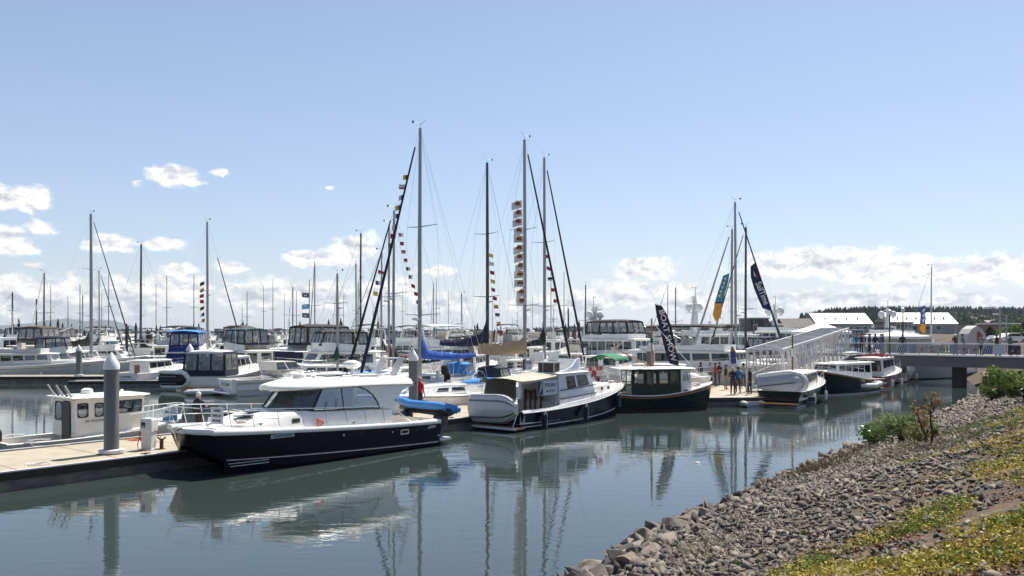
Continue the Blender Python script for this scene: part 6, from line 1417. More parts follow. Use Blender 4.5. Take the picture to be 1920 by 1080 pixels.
# ---------------------------------------------------------------- pedestrian bridge
BA, BB = V((wx(1594, 76), 76, 0)), V((wx(1594, 76)+22, 76-19.6, 0)); bu = (BB-BA).normalized(); bn = V((-bu.y, bu.x, 0)); bn = bn if bn.y > 0 else -bn
def bp_(s, n=0, z=0): q = BA+bu*s+bn*n; return V((q.x, q.y, z))
def s_at(px):                        # metres along the bridge front where a sight line crosses it
    k = (px-960)/F; return (k*BA.y-BA.x)/(bu.x-k*bu.y)
BRZ = math.atan2(bu.y, bu.x)
def bridge():
    t = thing('concrete_bridge', 'grey concrete pedestrian bridge with white railing crossing to the right bank', 'bridge', BA, BRZ); L = 29; w = 4.5
    b = MB(); b.box(-.5, L, 0, w, 1.6, 2.42, CONCB); b.box(-.5, L, -.12, w+.12, 2.43, 2.58, CONCB); b.build('deck', t)
    b = MB(); b.box(-.5, L, -.16, -.125, 2.49, 2.60, WH); b.build('kerb', t)
    sp = (s_at(1772)+s_at(1800))/2
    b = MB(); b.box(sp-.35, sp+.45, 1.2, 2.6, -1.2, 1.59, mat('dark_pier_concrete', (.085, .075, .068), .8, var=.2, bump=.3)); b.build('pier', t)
    for n_ in (.0, w):
        b = MB(); b.tube([(-.5, n_, 3.52), (L, n_, 3.52)], .045, WH, 6); b.tube([(-.5, n_, 2.72), (L, n_, 2.72)], .02, STEEL, 5); k = 0
        while k*1.45 < L: b.box(k*1.45-.03, k*1.45+.03, n_-.03, n_+.03, 2.58, 3.5, ALU); k += 1
        k = 0
        while k*.16 < L: b.tube([(k*.16, n_, 2.72), (k*.16, n_, 3.5)], .008, ALU, 4); k += 1
        b.build('railing', t)
    for x in (4.8, 10, 19.5): 
        b = MB(); b.box(x-.01, x+.01, -.004, 0, 1.62, 2.4, BLACK); b.build('panel_joint', t)
    # landing at the top of the gangway
    t = thing('pier_landing', 'raised concrete landing under the white event tents at the bridge end', 'pier', bp_(-8, .5), BRZ)
    b = MB(); b.box(0, 8.2, 0, 9, 2.1, 2.46, CONCB); b.build('deck', t)
    for x, y in ((.6, .8), (4, .8), (7.4, .8), (.6, 8), (4, 8), (7.4, 8)):
        b = MB(); b.lathe([(.28, -.8), (.28, 2.1)], (x, y, 0), TIMB, 10); b.build('pile', t)
    b = MB(); b.tube([(0, .1, 3.5), (8, .1, 3.5)], .04, WH, 5)
    for k in range(7): b.box(k*1.3-.03, k*1.3+.03, .07, .13, 2.46, 3.5, ALU)
    b.build('railing', t)
bridge()
def bridge_banner(p0, p1, kind, lab):
    s0, s1 = s_at(p0), s_at(p1); w = s1-s0; t = thing('railing_banner', lab, 'banner', bp_(s0, -.05), BRZ, 'banners tied to the bridge railing')
    cols = dict(stripes=(.45, .50, .55), blue=(.20, .26, .36), beige=(.42, .38, .32), pink=(.42, .34, .34), grey=(.28, .30, .33), yellow=(.42, .34, .10), dark=(.05, .04, .06), white=(.55, .55, .55))
    m = mat('banner_'+kind, cols[kind], .7, var=.14, scale=3)
    b = MB(); n = 6; r0 = [V((w*i/n, .015*math.sin(i*2), 2.72)) for i in range(n+1)]; b.loft([r0, [p+V((0, 0, .72)) for p in r0]], m, close=False); b.loft([[p+V((0, .01, 0)) for p in r0], [p+V((0, .01, .72)) for p in r0]], m, close=False); b.build('cloth', t)
    if kind == 'stripes':
        b = MB(); k = 0
        dk_ = mat('banner_navy_stripe', (.02, .03, .07), .7)
        while k < 5: x = w*k/5; b.add([(x, -.02, 2.74), (x+w*.09, -.02, 2.74), (min(w, x+w*.09+.22), -.02, 3.42), (min(w, x+.22), -.02, 3.42)], [(0, 1, 2, 3)], dk_); k += 1
        b.build('stripe', t, sm=0)
    if kind in ('beige', 'pink', 'dark'):
        b = MB(); q = random.Random(p0)
        for k in range(5): x = q.uniform(.1, .8)*w; z = q.uniform(2.8, 3.2); b.add([(x, -.02, z), (x+.2*w, -.02, z), (x+.2*w, -.02, z+.09), (x, -.02, z+.09)], [(0, 1, 2, 3)], mat('banner_print_'+str(k % 3), ((.12, .14, .2), (.35, .1, .08), (.5, .5, .48))[k % 3], .7))
        b.build('print', t, sm=0)
for a in ((1637, 1657, 'stripes', 'navy and white striped banner nearest the left end of the bridge railing'), (1682, 1702, 'stripes', 'navy and white striped banner just right of the thin lamp posts'), (1705, 1718, 'blue', 'plain blue grey panel on the bridge railing beside the second striped banner'),
          (1723, 1741, 'beige', 'leftmost of the three beige printed banners on the bridge railing'), (1742, 1759, 'beige', 'middle one of the three beige printed banners on the railing'), (1760, 1773, 'beige', 'rightmost of the three beige printed banners beside the yellow one'), (1774, 1779, 'yellow', 'narrow yellow banner on the bridge railing'), (1780, 1797, 'grey', 'grey banner on the bridge railing above the concrete pier'),
          (1798, 1816, 'pink', 'left one of the two pinkish printed banners on the railing'), (1817, 1835, 'pink', 'right one of the two pinkish printed banners on the railing'), (1843, 1862, 'stripes', 'navy and white striped banner right of the red arched hut'), (1863, 1885, 'white', 'plain whitish banner right of the rightmost striped banner'), (1890, 1914, 'dark', 'dark printed banner at the right end of the visible railing')): bridge_banner(*a)
def tent(x, y, z, w, d, eave, peak, rz, lab, walls=False):
    t = thing('event_tent', lab, 'tent', (x, y, z), rz); TW = mat('white_tent_cloth', (.74, .74, .73), .7, var=.04)
    b = MB(); c = [V((sx*w/2, sy*d/2, eave)) for sx, sy in ((-1, -1), (1, -1), (1, 1), (-1, 1))]; rings = []
    for k, q in ((0, 1), (.25, .70), (.5, .42), (.75, .18), (1, .02)): rings.append([V((p.x*q, p.y*q, lerp(eave, peak, k**1.1))) for p in c])
    b.loft([[p-V((0, 0, .25)) for p in c]]+rings, TW); b.build('canopy', t, sm=30)
    for p in c: b = MB(); b.tube([(p.x, p.y, 0), (p.x, p.y, eave)], .03, ALU, 6); b.build('leg', t)
    if walls:
        b = MB(); b.loft([[c[3]+V((0, 0, -.2)), c[2]+V((0, 0, -.2))], [V((c[3].x, c[3].y, 0)), V((c[2].x, c[2].y, 0))]], TW, close=False); b.build('back_wall', t)
tent(*(bp_(-3.8, 3.0).xy), 2.46, 4.2, 4.2, 2.05, 3.05, BRZ, 'white peaked event tent at the top end of the gangway')
tent(*(bp_(1.8, 6.6).xy), 2.2, 5, 4.2, 1.9, 2.4, BRZ, 'second white marquee behind the bridge people', True)
# ---------------------------------------------------------------- people
def person(label, loc, rz, shirt, pants, hair=(.04, .03, .02), pose='stand', h=1.75, hat=None, g=None, sleeves=True, seed=0):
    rr = random.Random(seed); k = h/1.75; t = thing('person', label, 'person', loc, rz, g)
    P = {}; rad = {}; E = []
    def v(n, p, r, par=None): P[n] = V(p)*k; rad[n] = r*k; (E.append((par, n)) if par else None)
    lean = {'stand': 0, 'lean': .12, 'sit': .05, 'bend': .35}[pose]
    v('pel', (0, 0, .95), .135); v('waist', (lean*.35, 0, 1.10), .125, 'pel'); v('chest', (lean*.8, 0, 1.30), .150, 'waist'); v('sh', (lean, 0, 1.43), .115, 'chest'); v('neck', (lean+.01, 0, 1.51), .055, 'sh')
    v('jaw', (lean+.04, 0, 1.575), .070, 'neck'); v('head', (lean+.03, 0, 1.655), .092, 'jaw'); v('crown', (lean+.02, 0, 1.71), .070, 'head')
    st = rr.uniform(.02, .10)
    for s, n in ((1, 'l'), (-1, 'r')):
        q = s*st
        v('hip'+n, (0, s*.09, .90), .105, 'pel'); v('kn'+n, (.03+q*.6, s*.10, .50), .068, 'hip'+n); v('an'+n, (q*.8-.02, s*.11, .10), .045, 'kn'+n); v('toe'+n, (q*.8+.14, s*.12, .045), .040, 'an'+n)
        v('s'+n, (lean, s*.18, 1.40), .070, 'sh')
        if pose == 'lean' or (pose == 'stand' and rr.random() < .35): v('el'+n, (lean+.06, s*.24, 1.15), .045, 's'+n); v('wr'+n, (lean+.28, s*.13, 1.17), .032, 'el'+n); hand = V((lean+.35, s*.10, 1.18)); dr = V((.6, -s*.3, .05))
        else: v('el'+n, (lean-.03, s*.235, 1.13), .045, 's'+n); v('wr'+n, (lean+.05, s*.25, .89), .032, 'el'+n); hand = V((lean+.07, s*.25, .83)); dr = V((.1, 0, -.6))
        v('palm'+n, hand, .036, 'wr'+n)
        for f_, (dy, ln) in enumerate(((-.026, .075), (-.009, .085), (.009, .08), (.026, .065))):
            d = dr.normalized(); side = V((0, 1, 0)) if abs(d.z) < .5 else V((1, 0, 0)); v('f%s%d' % (n, f_), hand+d*.04+side*dy, .011, 'palm'+n); v('g%s%d' % (n, f_), hand+d*(.04+ln)+side*dy+V((0, -s*.01, 0)), .008, 'f%s%d' % (n, f_))
        v('th'+n, hand+dr.normalized()*.01+V((.03, -s*.02, .01)), .012, 'palm'+n)
    names = list(P); idx = {n: i for i, n in enumerate(names)}
    me = bpy.data.meshes.new('body'); me.from_pydata([P[n] for n in names], [(idx[a], idx[b]) for a, b in E], [])
    o = bpy.data.objects.new('body', me); COL.objects.link(o); md_ = o.modifiers.new('s', 'SKIN'); o.modifiers.new('u', 'SUBSURF').levels = 1
    for i, n in enumerate(names): me.skin_vertices[0].data[i].radius = (rad[n], rad[n]*(.8 if n in ('pel', 'waist', 'chest', 'sh') else 1)); me.skin_vertices[0].data[i].use_root = n == 'pel'
    for n in ('pel', 'waist', 'chest', 'sh'): me.skin_vertices[0].data[idx[n]].radius = (rad[n], rad[n]*1.0)
    dg = bpy.context.evaluated_depsgraph_get(); m2 = bpy.data.meshes.new_from_object(o.evaluated_get(dg)); bpy.data.objects.remove(o); m2.name = 'body'
    sm_ = mat('cloth_%.2f_%.2f_%.2f' % shirt, shirt, .85, var=.15, bump=.3, bscale=14); pm_ = mat('cloth_%.2f_%.2f_%.2f' % pants, pants, .85, var=.15, bump=.3, bscale=14)
    m2.materials.clear()
    for m in (SKIN, sm_, pm_, BLACK): m2.materials.append(m)
    for p in m2.polygons:
        c = p.center/k; p.use_smooth = True
        hd = (c.z > 1.50 and abs(c.y) < .12)
        hnd = min((c-P['palml']/k).length, (c-P['palmr']/k).length) < .12
        p.material_index = 0 if (hd or hnd) else (3 if c.z < .085 else (2 if c.z < .97 and abs(c.y) < .2 else 1))
    ob = bpy.data.objects.new('body', m2); COL.objects.link(ob); ob.parent = t
    hx = lean+.03; b = MB(); rings = []
    hm = mat('hair_%.2f_%.2f' % hair[:2], hair, .8, var=.2)
    for i in range(7):
        a = R(-12+102*i/6); rings.append([V((hx-.02+.112*math.cos(a)*math.cos(x), .098*math.cos(a)*math.sin(x), 1.655+.115*math.sin(a)-(.03*(1-math.cos(x))*math.cos(a) if i < 2 else 0)+(.055 if (i < 2 and math.cos(x) > .4) else 0)))*k for x in [6.283*j/12 for j in range(12)]])
    b.loft(rings, hat or hm, cap1=True); b.build('hat' if hat else 'hair', t, sm=60)
    if hat: b = MB(); b.lathe([(.10, 0), (.165, -.005), (.165, .008), (.10, .02)], (hx*k, 0, 1.69*k), hat, 12); b.build('hat_brim', t)
    b = MB()
    for s in (1, -1): b.ball(V((hx+.082, s*.033, 1.665))*k, .011*k, BLACK, 6, 4); b.ball(V((hx, s*.092, 1.65))*k, V((.018, .012, .03))*k, SKIN, 6, 4)
    b.ball(V((hx+.10, 0, 1.635))*k, V((.018, .013, .024))*k, SKIN, 6, 4); b.box((hx+.088)*k, (hx+.094)*k, -.022*k, .022*k, 1.597*k, 1.603*k, mat('lips', (.25, .08, .07), .6)); b.build('face', t)
    return t
def stand(px, py, z=.55): p = on(px, py, z); return p
G1 = 'visitors standing on the dock platform'
person('person in a grey shirt and dark trousers at the left of the visitors group', stand(1331, 722), R(-60), (.45, .43, .42), (.05, .045, .05), (.35, .33, .3), g=G1, seed=1)
person('person in a dark jacket with blue jeans standing beside the grey shirted visitor', stand(1349, 723), R(200), (.05, .04, .04), (.07, .08, .11), g=G1, seed=2)
person('person in an olive shirt and khaki trousers among the visitors', stand(1361, 731), R(-30), (.07, .06, .03), (.30, .23, .15), g=G1, seed=3)
person('person with grey hair in a black jacket standing in front of the blue shirted one', stand(1374, 740), R(70), (.018, .018, .02), (.04, .035, .035), (.4, .4, .4), g=G1, seed=4)
person('person in a bright blue shirt facing away from the camera', stand(1384, 738), R(100), (.01, .16, .36), (.04, .04, .05), g=G1, seed=5)
person('person all in dark clothes standing alone at the right of the group', stand(1406, 740), R(150), (.02, .015, .02), (.045, .035, .04), (.3, .28, .26), g=G1, seed=6)
for i, (px, py, sh_, pn, lab) in enumerate(((1341, 725, (.30, .05, .04), (.05, .05, .07), 'person with a reddish top between the grey shirted and dark jacketed visitors'), (1322, 719, (.10, .12, .16), (.06, .06, .08), 'person in a dull blue top at the far left end of the visitors'), (1394, 727, (.33, .31, .28), (.08, .07, .06), 'person in a pale grey top behind the blue shirted visitor'), (1314, 723, (.05, .05, .05), (.22, .18, .13), 'person in black with light trousers nearest the launch bow'), (1354, 716, (.02, .10, .22), (.03, .03, .03), 'person in a mid blue jacket at the back of the visitors'))):
    person(lab, stand(px, py), R(40*i), sh_, pn, g=G1, seed=40+i)
person('person in a red shirt behind the grey piling at the catamaran stern', V((wx(787, 43.2), 43.2, .55)), R(60), (.42, .02, .02), (.04, .04, .06), (.35, .3, .28), seed=7)
person('person with white hair and black jacket by the bow rail of the black catamaran', V((wx(372, 32.8), 32.8, .55))+V((0, 0, .0)), R(70), (.03, .028, .025), (.05, .05, .05), (.6, .58, .55), seed=8)
q = LA.matrix_basis @ V((2.15, -.75, 0)); person('person in dark clothes standing in the wooden launch', V((q.x, q.y, .52)), R(170), (.025, .022, .028), (.03, .03, .035), (.45, .42, .4), seed=9)
G2 = 'people on the bridge and landing'
for i, (px, sh_, lab, hat) in enumerate(((1602, (.01, .12, .3), 'person in a blue jacket on the landing beside the tent', None), (1612, (.03, .03, .03), 'leftmost person in black between the tent and the striped banner', None), (1619, (.4, .38, .35), 'person in a pale top in the crowd on the bridge', None), (1627, (.05, .03, .02), 'person in dark brown in the middle of the crowd on the bridge', None),
                                   (1634, (.02, .02, .025), 'person in a black jacket at the right of the crowd on the bridge', None), (1682, (.03, .03, .04), 'person in dark clothes near the lamp posts on the bridge', None), (1790, (.10, .05, .035), 'person in brown with a pale hat leaning over the railing above the pier', mat('pale_hat', (.6, .58, .5), .8)),
                                   (1802, (.2, .19, .17), 'person in a grey top beside the hatted person on the bridge', None), (1861, (.09, .01, .012), 'person in a dark red top on the right part of the bridge', None), (1838, (.25, .22, .2), 'person in a tan top near the red arched hut', None), (1608, (.30, .06, .05), 'person in a faded red top beside the blue jacketed one', None), (1641, (.22, .21, .2), 'person in a grey hooded top right of the crowd on the bridge', None), (1652, (.05, .07, .12), 'person in a navy top behind the first striped banner', None), (1889, (.12, .12, .13), 'person in a charcoal top at the far right of the bridge', None))):
    s = s_at(px); p = bp_(s, .45+(i % 3)*.5, 2.58); person(lab, p, R(-120+37*i), sh_, (.04, .04, .05), g=G2, pose='lean' if i in (6, 7) else 'stand', hat=hat, seed=20+i)
# ---------------------------------------------------------------- feather banners and flags
def flagmat(name, c, c2=None): return mat(name, c, .75, var=.10, scale=2, bump=.3, bscale=5)
def feather(name, label, d, outline, m, pole, extra=None):
    """tall banner: outline as photo points at one distance, real cloth with a few folds"""
    p0 = outline[0]; X0 = wx(pole[-1][0], d)
    t = thing(name, label, 'banner', (X0, d, 0)); n = len(outline)//2
    L_, R_ = outline[:n], outline[n:][::-1]
    b = MB(); rows = []
    for i in range(n):
        a = V((wx(L_[i][0], d)-X0, 0, wz(L_[i][1], d))); c = V((wx(R_[i][0], d)-X0, 0, wz(R_[i][1], d)))
        rows.append([a.lerp(c, k/5)+V((0, .05*math.sin(k*1.4+i*.6), 0)) for k in range(6)])
    mf = (lambda i, j: (extra(i) if extra else m))
    b.loft(rows, m, close=False, mf=mf); b.loft([[p+V((0, .012, 0)) for p in r] for r in rows], m, close=False, mf=mf); b.build('cloth', t, sm=60)
    b = MB(); b.tube([V((wx(x, d)-X0, .03, wz(y, d) if y < 5000 else .55)) for x, y in pole], [.012]+[.02]*(len(pole)-1), BLACK, 6); b.build('pole', t)
    return t, X0
BSN = flagmat('banner_purple_navy', (.020, .012, .045))
t, X0 = feather('feather_banner', 'dark purple feather banner with the words boat show standing behind the green launch', 56, [(1228, 570), (1231, 590), (1237, 615), (1244, 645), (1252, 672), (1256, 682), (1273, 686), (1270, 668), (1265, 640), (1259, 612), (1251, 590), (1242, 575)], BSN, [(1229, 569), (1240, 573), (1249, 588), (1263, 640), (1272, 686), (1276, 704)])
d_ = V((wx(1261, 56)-wx(1238, 56), 0, wz(672, 56)-wz(578, 56))).normalized()
text('BOAT SHOW', .52, mat('banner_lettering_white', (.72, .70, .72), .6), t, 'lettering', (wx(1251, 56)-X0, -.09, wz(629, 56)), d_, V((d_.z*-1, 0, d_.x)), bold=True, sx=1.12)
STN = flagmat('banner_deep_navy', (.010, .016, .065))
t, X0 = feather('feather_banner', 'narrow navy feather banner with white lettering flying high above the gangway', 74, [(1407, 500), (1408, 520), (1414, 540), (1421, 558), (1430, 578), (1416, 492), (1423, 516), (1431, 538), (1439, 560), (1447, 583)][:5]+[(1447, 583), (1439, 560), (1431, 538), (1423, 516), (1416, 492)], STN, [(1416, 491), (1423, 514), (1431, 537), (1447, 582), (1472, 650), (1480, 690)])
d_ = V((wx(1439, 74)-wx(1418, 74), 0, wz(571, 74)-wz(519, 74))).normalized()
text('SailTime', .72, MC['banner_lettering_white'], t, 'lettering', (wx(1428.5, 74)-X0, -.09, wz(550, 74)), d_, V((-d_.z, 0, d_.x)), bold=True, sx=.85)
b = MB()
for k, m in ((0, MC['banner_lettering_white']), (1, flagmat('emblem_red', (.35, .04, .05)))):
    x = wx(1412+4*k, 74)-X0; z = wz(514+3*k, 74); b.add([(x, -.09, z+.35), (x+.22, -.09, z-.25), (x+.06, -.09, z-.15)], [(0, 1, 2)], m)
b.build('emblem', t, sm=0)
TEA = flagmat('banner_teal', (.06, .24, .30)); ORG = flagmat('banner_orange', (.85, .36, .04)); DKN = flagmat('banner_dark_band', (.02, .04, .08))
t, X0 = feather('feather_banner', 'teal and orange banner hanging among the stays left of the gangway masts', 73, [(1356, 517), (1352, 530), (1347, 545), (1343, 558), (1341, 566), (1340, 569), (1336, 590), (1341, 602), (1346, 603), (1352, 590), (1355, 569), (1355, 566), (1359, 550), (1363, 538), (1366, 527), (1368, 512)], TEA, [(1368, 511), (1355, 567), (1345, 605), (1335, 650), (1330, 690)], extra=lambda i: TEA if i < 4 else (DKN if i < 5 else ORG))
b = MB()
for k in range(5):
    y = 522+k*8; x = wx(1359-k*2.6, 73)-X0; z = wz(y, 73); b.add([(x-.1, -.1, z), (x+.12, -.1, z+.12), (x+.02, -.1, z-.22)], [(0, 1, 2)], MC['banner_lettering_white'])
b.build('emblem', t, sm=0)
b = MB()
for k in range(3): x = 1341+k*4.5; b.tube([V((wx(x+3, 73)-X0, -.1, wz(572, 73))), V((wx(x-1, 73)-X0, -.1, wz(588, 73))), V((wx(x+1, 73)-X0, -.1, wz(598, 73)))], .03, flagmat('banner_yellow', (.8, .5, .12)), 4)
b.build('stripe', t)
BLU = flagmat('banner_mid_blue', (.03, .14, .34))
t, X0 = feather('feather_banner', 'tall flat banner with blue upper and orange lower half behind the bridge', 88, [(1726, 575), (1726, 590), (1725, 607), (1724, 617), (1728, 624), (1735, 625), (1736, 617), (1736, 607), (1736, 590), (1736, 573)], BLU, [(1726, 573), (1726, 610), (1727, 660), (1727, 690)], extra=lambda i: BLU if i < 2 else ORG)
b = MB(); 
for k in range(3): x = wx(1731, 88)-X0; z = wz(582+k*9, 88); b.add([(x-.2, -.1, z), (x+.2, -.1, z+.25), (x, -.1, z-.3)], [(0, 1, 2)], MC['banner_lettering_white'])
b.build('emblem', t, sm=0)
t, X0 = feather('feather_banner', 'small blue feather banner with yellow top behind the visitors on the dock', 64, [(1371, 650), (1370, 658), (1370, 672), (1371, 682), (1380, 682), (1380, 672), (1379, 660), (1375, 650)], flagmat('banner_blue_small', (.03, .04, .20)), [(1371, 649), (1379, 658), (1381, 690), (1381, 715)], extra=lambda i: flagmat('banner_olive_yellow', (.25, .20, .05)) if i < 1 else flagmat('banner_blue_small', (.03, .04, .20)))
FC = dict(r=(.42, .02, .025), y=(.65, .48, .04), w=(.66, .65, .63), b=(.02, .03, .12), k=(.02, .02, .02), o=(.55, .12, .03), s=(.10, .42, .62), g=(.15, .15, .17))
def flagstring(label, pts, d, cols, w, hh, side=-1, emblem=False, name='signal_flags'):
    """flags along a halyard given as photo points; every flag its own mesh"""
    P_ = [V((wx(x, d), d, wz(y, d))) for x, y in pts]; o = P_[-1].copy(); t = thing(name, label, 'flags', o); P_ = [p-o for p in P_]
    b = MB(); b.tube(P_, .008, ROPE, 4); b.build('halyard', t)
    n = len(cols); tot = sum((P_[i+1]-P_[i]).length for i in range(len(P_)-1)); rr = random.Random(len(label))
    for k, c in enumerate(cols):
        s = tot*(k+.5)/n; i = 0
        while i < len(P_)-2 and s > (P_[i+1]-P_[i]).length: s -= (P_[i+1]-P_[i]).length; i += 1
        p = P_[i].lerp(P_[i+1], s/(P_[i+1]-P_[i]).length); ph = rr.uniform(0, 6); dr = rr.uniform(-.55, .15); w_0 = w; w = w*rr.uniform(.8, 1.1)
        rows = [[p+V((side*w*j/4, .10*w*math.sin(ph+j*1.5), (.5-i2)*hh+dr*hh*j/4+.04*hh*math.sin(ph+j*2))) for j in range(5)] for i2 in (0, .33, .66, 1)]
        b = MB(); ms = [flagmat('flag_'+q, FC[q]) for q in c]
        b.loft(rows, ms[0], close=False, mf=lambda i_, j: ms[0] if len(ms) == 1 else (ms[0] if (j < 2 if ph < 3 else i_ < 2) else ms[1])); b.build('flag', t, sm=60)
        if emblem:
            e = MB(); cx = p+V((side*w*.42, -.12*w-.02, 0)); m1 = flagmat('flag_emblem_brown', (.20, .035, .015)); m2 = flagmat('flag_emblem_gold', (.65, .36, .03))
            e.ball(cx+V((0, 0, .10*hh)), V((w*.27, .012, hh*.20)), m1, 10, 5); e.ball(cx+V((0, -.01, .30*hh)), V((w*.20, .012, hh*.12)), m2, 8, 4); e.box(cx.x-w*.05, cx.x+w*.05, cx.y-.01, cx.y+.01, cx.z-hh*.32, cx.z, m1)
            for s_ in (1, -1): e.ball(cx+V((s_*w*.20, -.005, -.10*hh)), V((w*.09, .012, hh*.15)), m1, 6, 4)
            e.build('emblem', t)
        w = w_0
    return t
flagstring('column of twelve white flags with brown and gold emblems beside the tan sail cover mast', [(978, 374), (981, 470), (986, 572)], 57.8, ['w']*12, .66, .50, -1, True)
flagstring('row of small signal flags along the navy furled jib above the catamaran', [(767, 323), (759, 360), (751, 395), (745, 425), (737, 470)], 46.2, ['ry', 'wr', 'bw', 'ry', 'bw', 'rw', 'r', 'yg'], .34, .26, -1)
flagstring('string of tiny signal flags between the slim mast and the blue sail mast', [(746, 432), (752, 470), (763, 510), (778, 555), (786, 590)], 60, ['ow', 'r', 'rw', 'ry', 'kw', 'kw', 'r', 'r', 'kw', 'yk'], .30, .26, 1)
flagstring('string of tiny signal flags right of the dark mast', [(916, 470), (918, 500), (921, 540), (926, 575), (930, 600), (936, 630)], 63, ['y', 'w', 'r', 'y', 'r', 'rk', 'yk', 'kw', 'yr', 'r'], .32, .27, 1)
flagstring('string of small signal flags on the left sailing boat mast', [(383, 525), (382, 560), (384, 606)], 91.5, ['k', 'yk', 'r', 'r', 'ky', 'bw', 'ry'], .45, .38, -1)
flagstring('string of small red signal flags beside the right tall grey mast', [(1023, 470), (1026, 520), (1034, 545), (1040, 575)], 67, ['r', 'r', 'kw', 'ro', 'ro'], .34, .28, 1)
flagstring('three signal flags on the dark forestay including a yellow one', [(712, 500), (706, 520), (698, 560)], 68, ['rw', 'bw', 'y'], .42, .34, 1)
t = thing('flag_pole', 'slim pole flying black and pale blue flags left of the thick grey mast', 'flag pole', (wx(580, 80), 80, 0)); b = MB(); b.tube([(0, 0, 2), (0, 0, wz(524, 80))], [.05, .03], DKSPAR, 6); b.tube([(0, 0, wz(540, 80)), (-1.2, 0, wz(612, 80))], .015, STEEL, 4); b.build('pole', t)
for k, (y, c) in enumerate(((554, 'g'), (574, 's'), (592, 'g'), (611, 's'))):
    b = MB(); z = wz(y, 80); rows = [[V((-.70*j/4, .06*math.sin(j*1.5+k), z+(.22-.44*i2)-.10*j/4*(1 if k % 2 else -.5))) for j in range(5)] for i2 in (0, .5, 1)]; b.loft(rows, flagmat('flag_'+c, FC[c]), close=False); fo = b.build('flag', t, sm=60)
    b = MB(); b.box(-.48, -.22, -.10, -.09, z-.05, z+.06, flagmat('flag_w', FC['w'])); b.build('emblem', t)
t = thing('flag', 'white ensign flag drooping from the stern pole of the green launch', 'flag', LA.matrix_basis @ V((.05, 0, 0)))
b = MB(); rows = [[V((-.02-.35*j/4+(.10 if i2 > 2 else 0), .05*math.sin(j*2+i2), 2.6-1.1*i2/4-.12*j)) for j in range(5)] for i2 in range(5)]; b.loft(rows, flagmat('flag_w', FC['w']), close=False, mf=lambda i, j: flagmat('flag_w', FC['w']) if j < 3 else flagmat('flag_o', FC['o'])); b.build('cloth', t, sm=60)
bt = SED.matrix_basis @ V((8.6, 0, 0)); t = thing('bunting', 'red white and blue bunting heaped on the bow rail of the navy hulled cruiser', 'bunting', (bt.x, bt.y, 0)); rr = random.Random(4)
for k in range(26):
    b = MB(); c = V((rr.uniform(-.6, .35), rr.uniform(-.4, .3), rr.uniform(1.7, 2.75))); a = rr.uniform(0, 3); w_ = rr.uniform(.15, .3); b.loft([[c+V((w_*math.cos(a)*j/3, w_*math.sin(a)*j/3, -.08*i2+.05*math.sin(j+k))) for j in range(4)] for i2 in range(4)], flagmat('flag_'+'rwbwrwob'[k % 8], FC['rwbwrwob'[k % 8]]), close=False); b.build('streamer', t, sm=60)
for k in range(3):
    b = MB(); b.tube([V((-.5+.3*k, .3-.2*k, 2.0)), V((.0, 0, 2.9-.2*k)), V((.5, -.2, 2.3)), V((.7, -.3, 1.7))], .012, ROPE, 4); b.build('line', t)
# ---------------------------------------------------------------- buildings
GRND = 2.9
ROOFW = mat('cream_metal_roof', (.66, .62, .52), .45, var=.05, stretch=(4, .1, 1)); WALLG = mat('grey_metal_siding', (.26, .27, .29), .6, var=.07); DKB = mat('dark_brown_siding', (.06, .05, .05), .8, var=.1)
def building(name, label, px0, px1, d, dep, z_e, z_r, wallm, roofm, wins=(), cat='building', rz=0, flat=False, z0=GRND, grp=None, skyl=0):
    x0, x1 = wx(px0, d), wx(px1, d); w = x1-x0; t = thing(name, label, cat, (x0, d, 0), rz, grp)
    b = MB()
    if flat: b.box(0, w, 0, dep, z0-.5, z_e, wallm)
    else:
        b.loft([[V((x, 0, z0-.5)), V((x, 0, z_e)), V((x, dep/2, z_r-.1)), V((x, dep, z_e)), V((x, dep, z0-.5))] for x in (0, w)], wallm, cap0=True, cap1=True)
    wl = b.build('wall', t, sm=0)
    b = MB()
    if flat: b.box(-.3, w+.3, -.3, dep+.3, z_e+.01, z_e+.35, roofm)
    else:
        o = .5; k = (z_r-z_e)/(dep/2)
        for s in (0, 1):
            y0 = -o if s == 0 else dep+o; b.add([(-o, y0, z_e-k*o+.06), (w+o, y0, z_e-k*o+.06), (w+o, dep/2, z_r+.06), (-o, dep/2, z_r+.06), (-o, y0, z_e-k*o+.28), (w+o, y0, z_e-k*o+.28), (w+o, dep/2, z_r+.28), (-o, dep/2, z_r+.28)], [(0, 1, 2, 3), (4, 5, 6, 7), (0, 1, 5, 4), (0, 3, 7, 4), (1, 2, 6, 5), (2, 3, 7, 6)], roofm)
    rf_ = b.build('roof', t, sm=0)
    for i in range(skyl):
        b = MB(); x = w*(i+1)/(skyl+1); b.tube([(x, dep*.2, lerp(z_e, z_r, .4)), (x, dep*.2, lerp(z_e, z_r, .4)+.9)], .35, DKB, 8); b.build('roof_vent', rf_)
    for u, v, ww, wh in wins:
        b = MB(); x = u*w; b.box(x-ww/2-.1, x+ww/2+.1, -.06, -.01, v-.1, v+wh+.1, WH); b.box(x-ww/2, x+ww/2, -.09, -.07, v, v+wh, mat('building_glass', (.03, .035, .045), .1)); b.build('window', t, sm=0)
    return t
building('boat_shed', 'long grey shed with bright cream roof left of the twin domes', 1532, 1634, 330, 15, 7.0, 10.9, WALLG, ROOFW, [(.1+.13*i, 4.3, 1.3, 1.5) for i in range(7)], skyl=4)
building('boat_shed', 'long grey shed with bright cream roof behind the blue and orange banner', 1672, 1794, 330, 15, 7.0, 11.1, WALLG, ROOFW, [(.36, 4.6, 1.6, 1.5), (.55, 4.6, 1.4, 1.5), (.72, 4.6, 2, 1.6), (.88, 4.4, 1.8, 1.9), (.12, 4.3, 1.3, 1.5)], skyl=6)
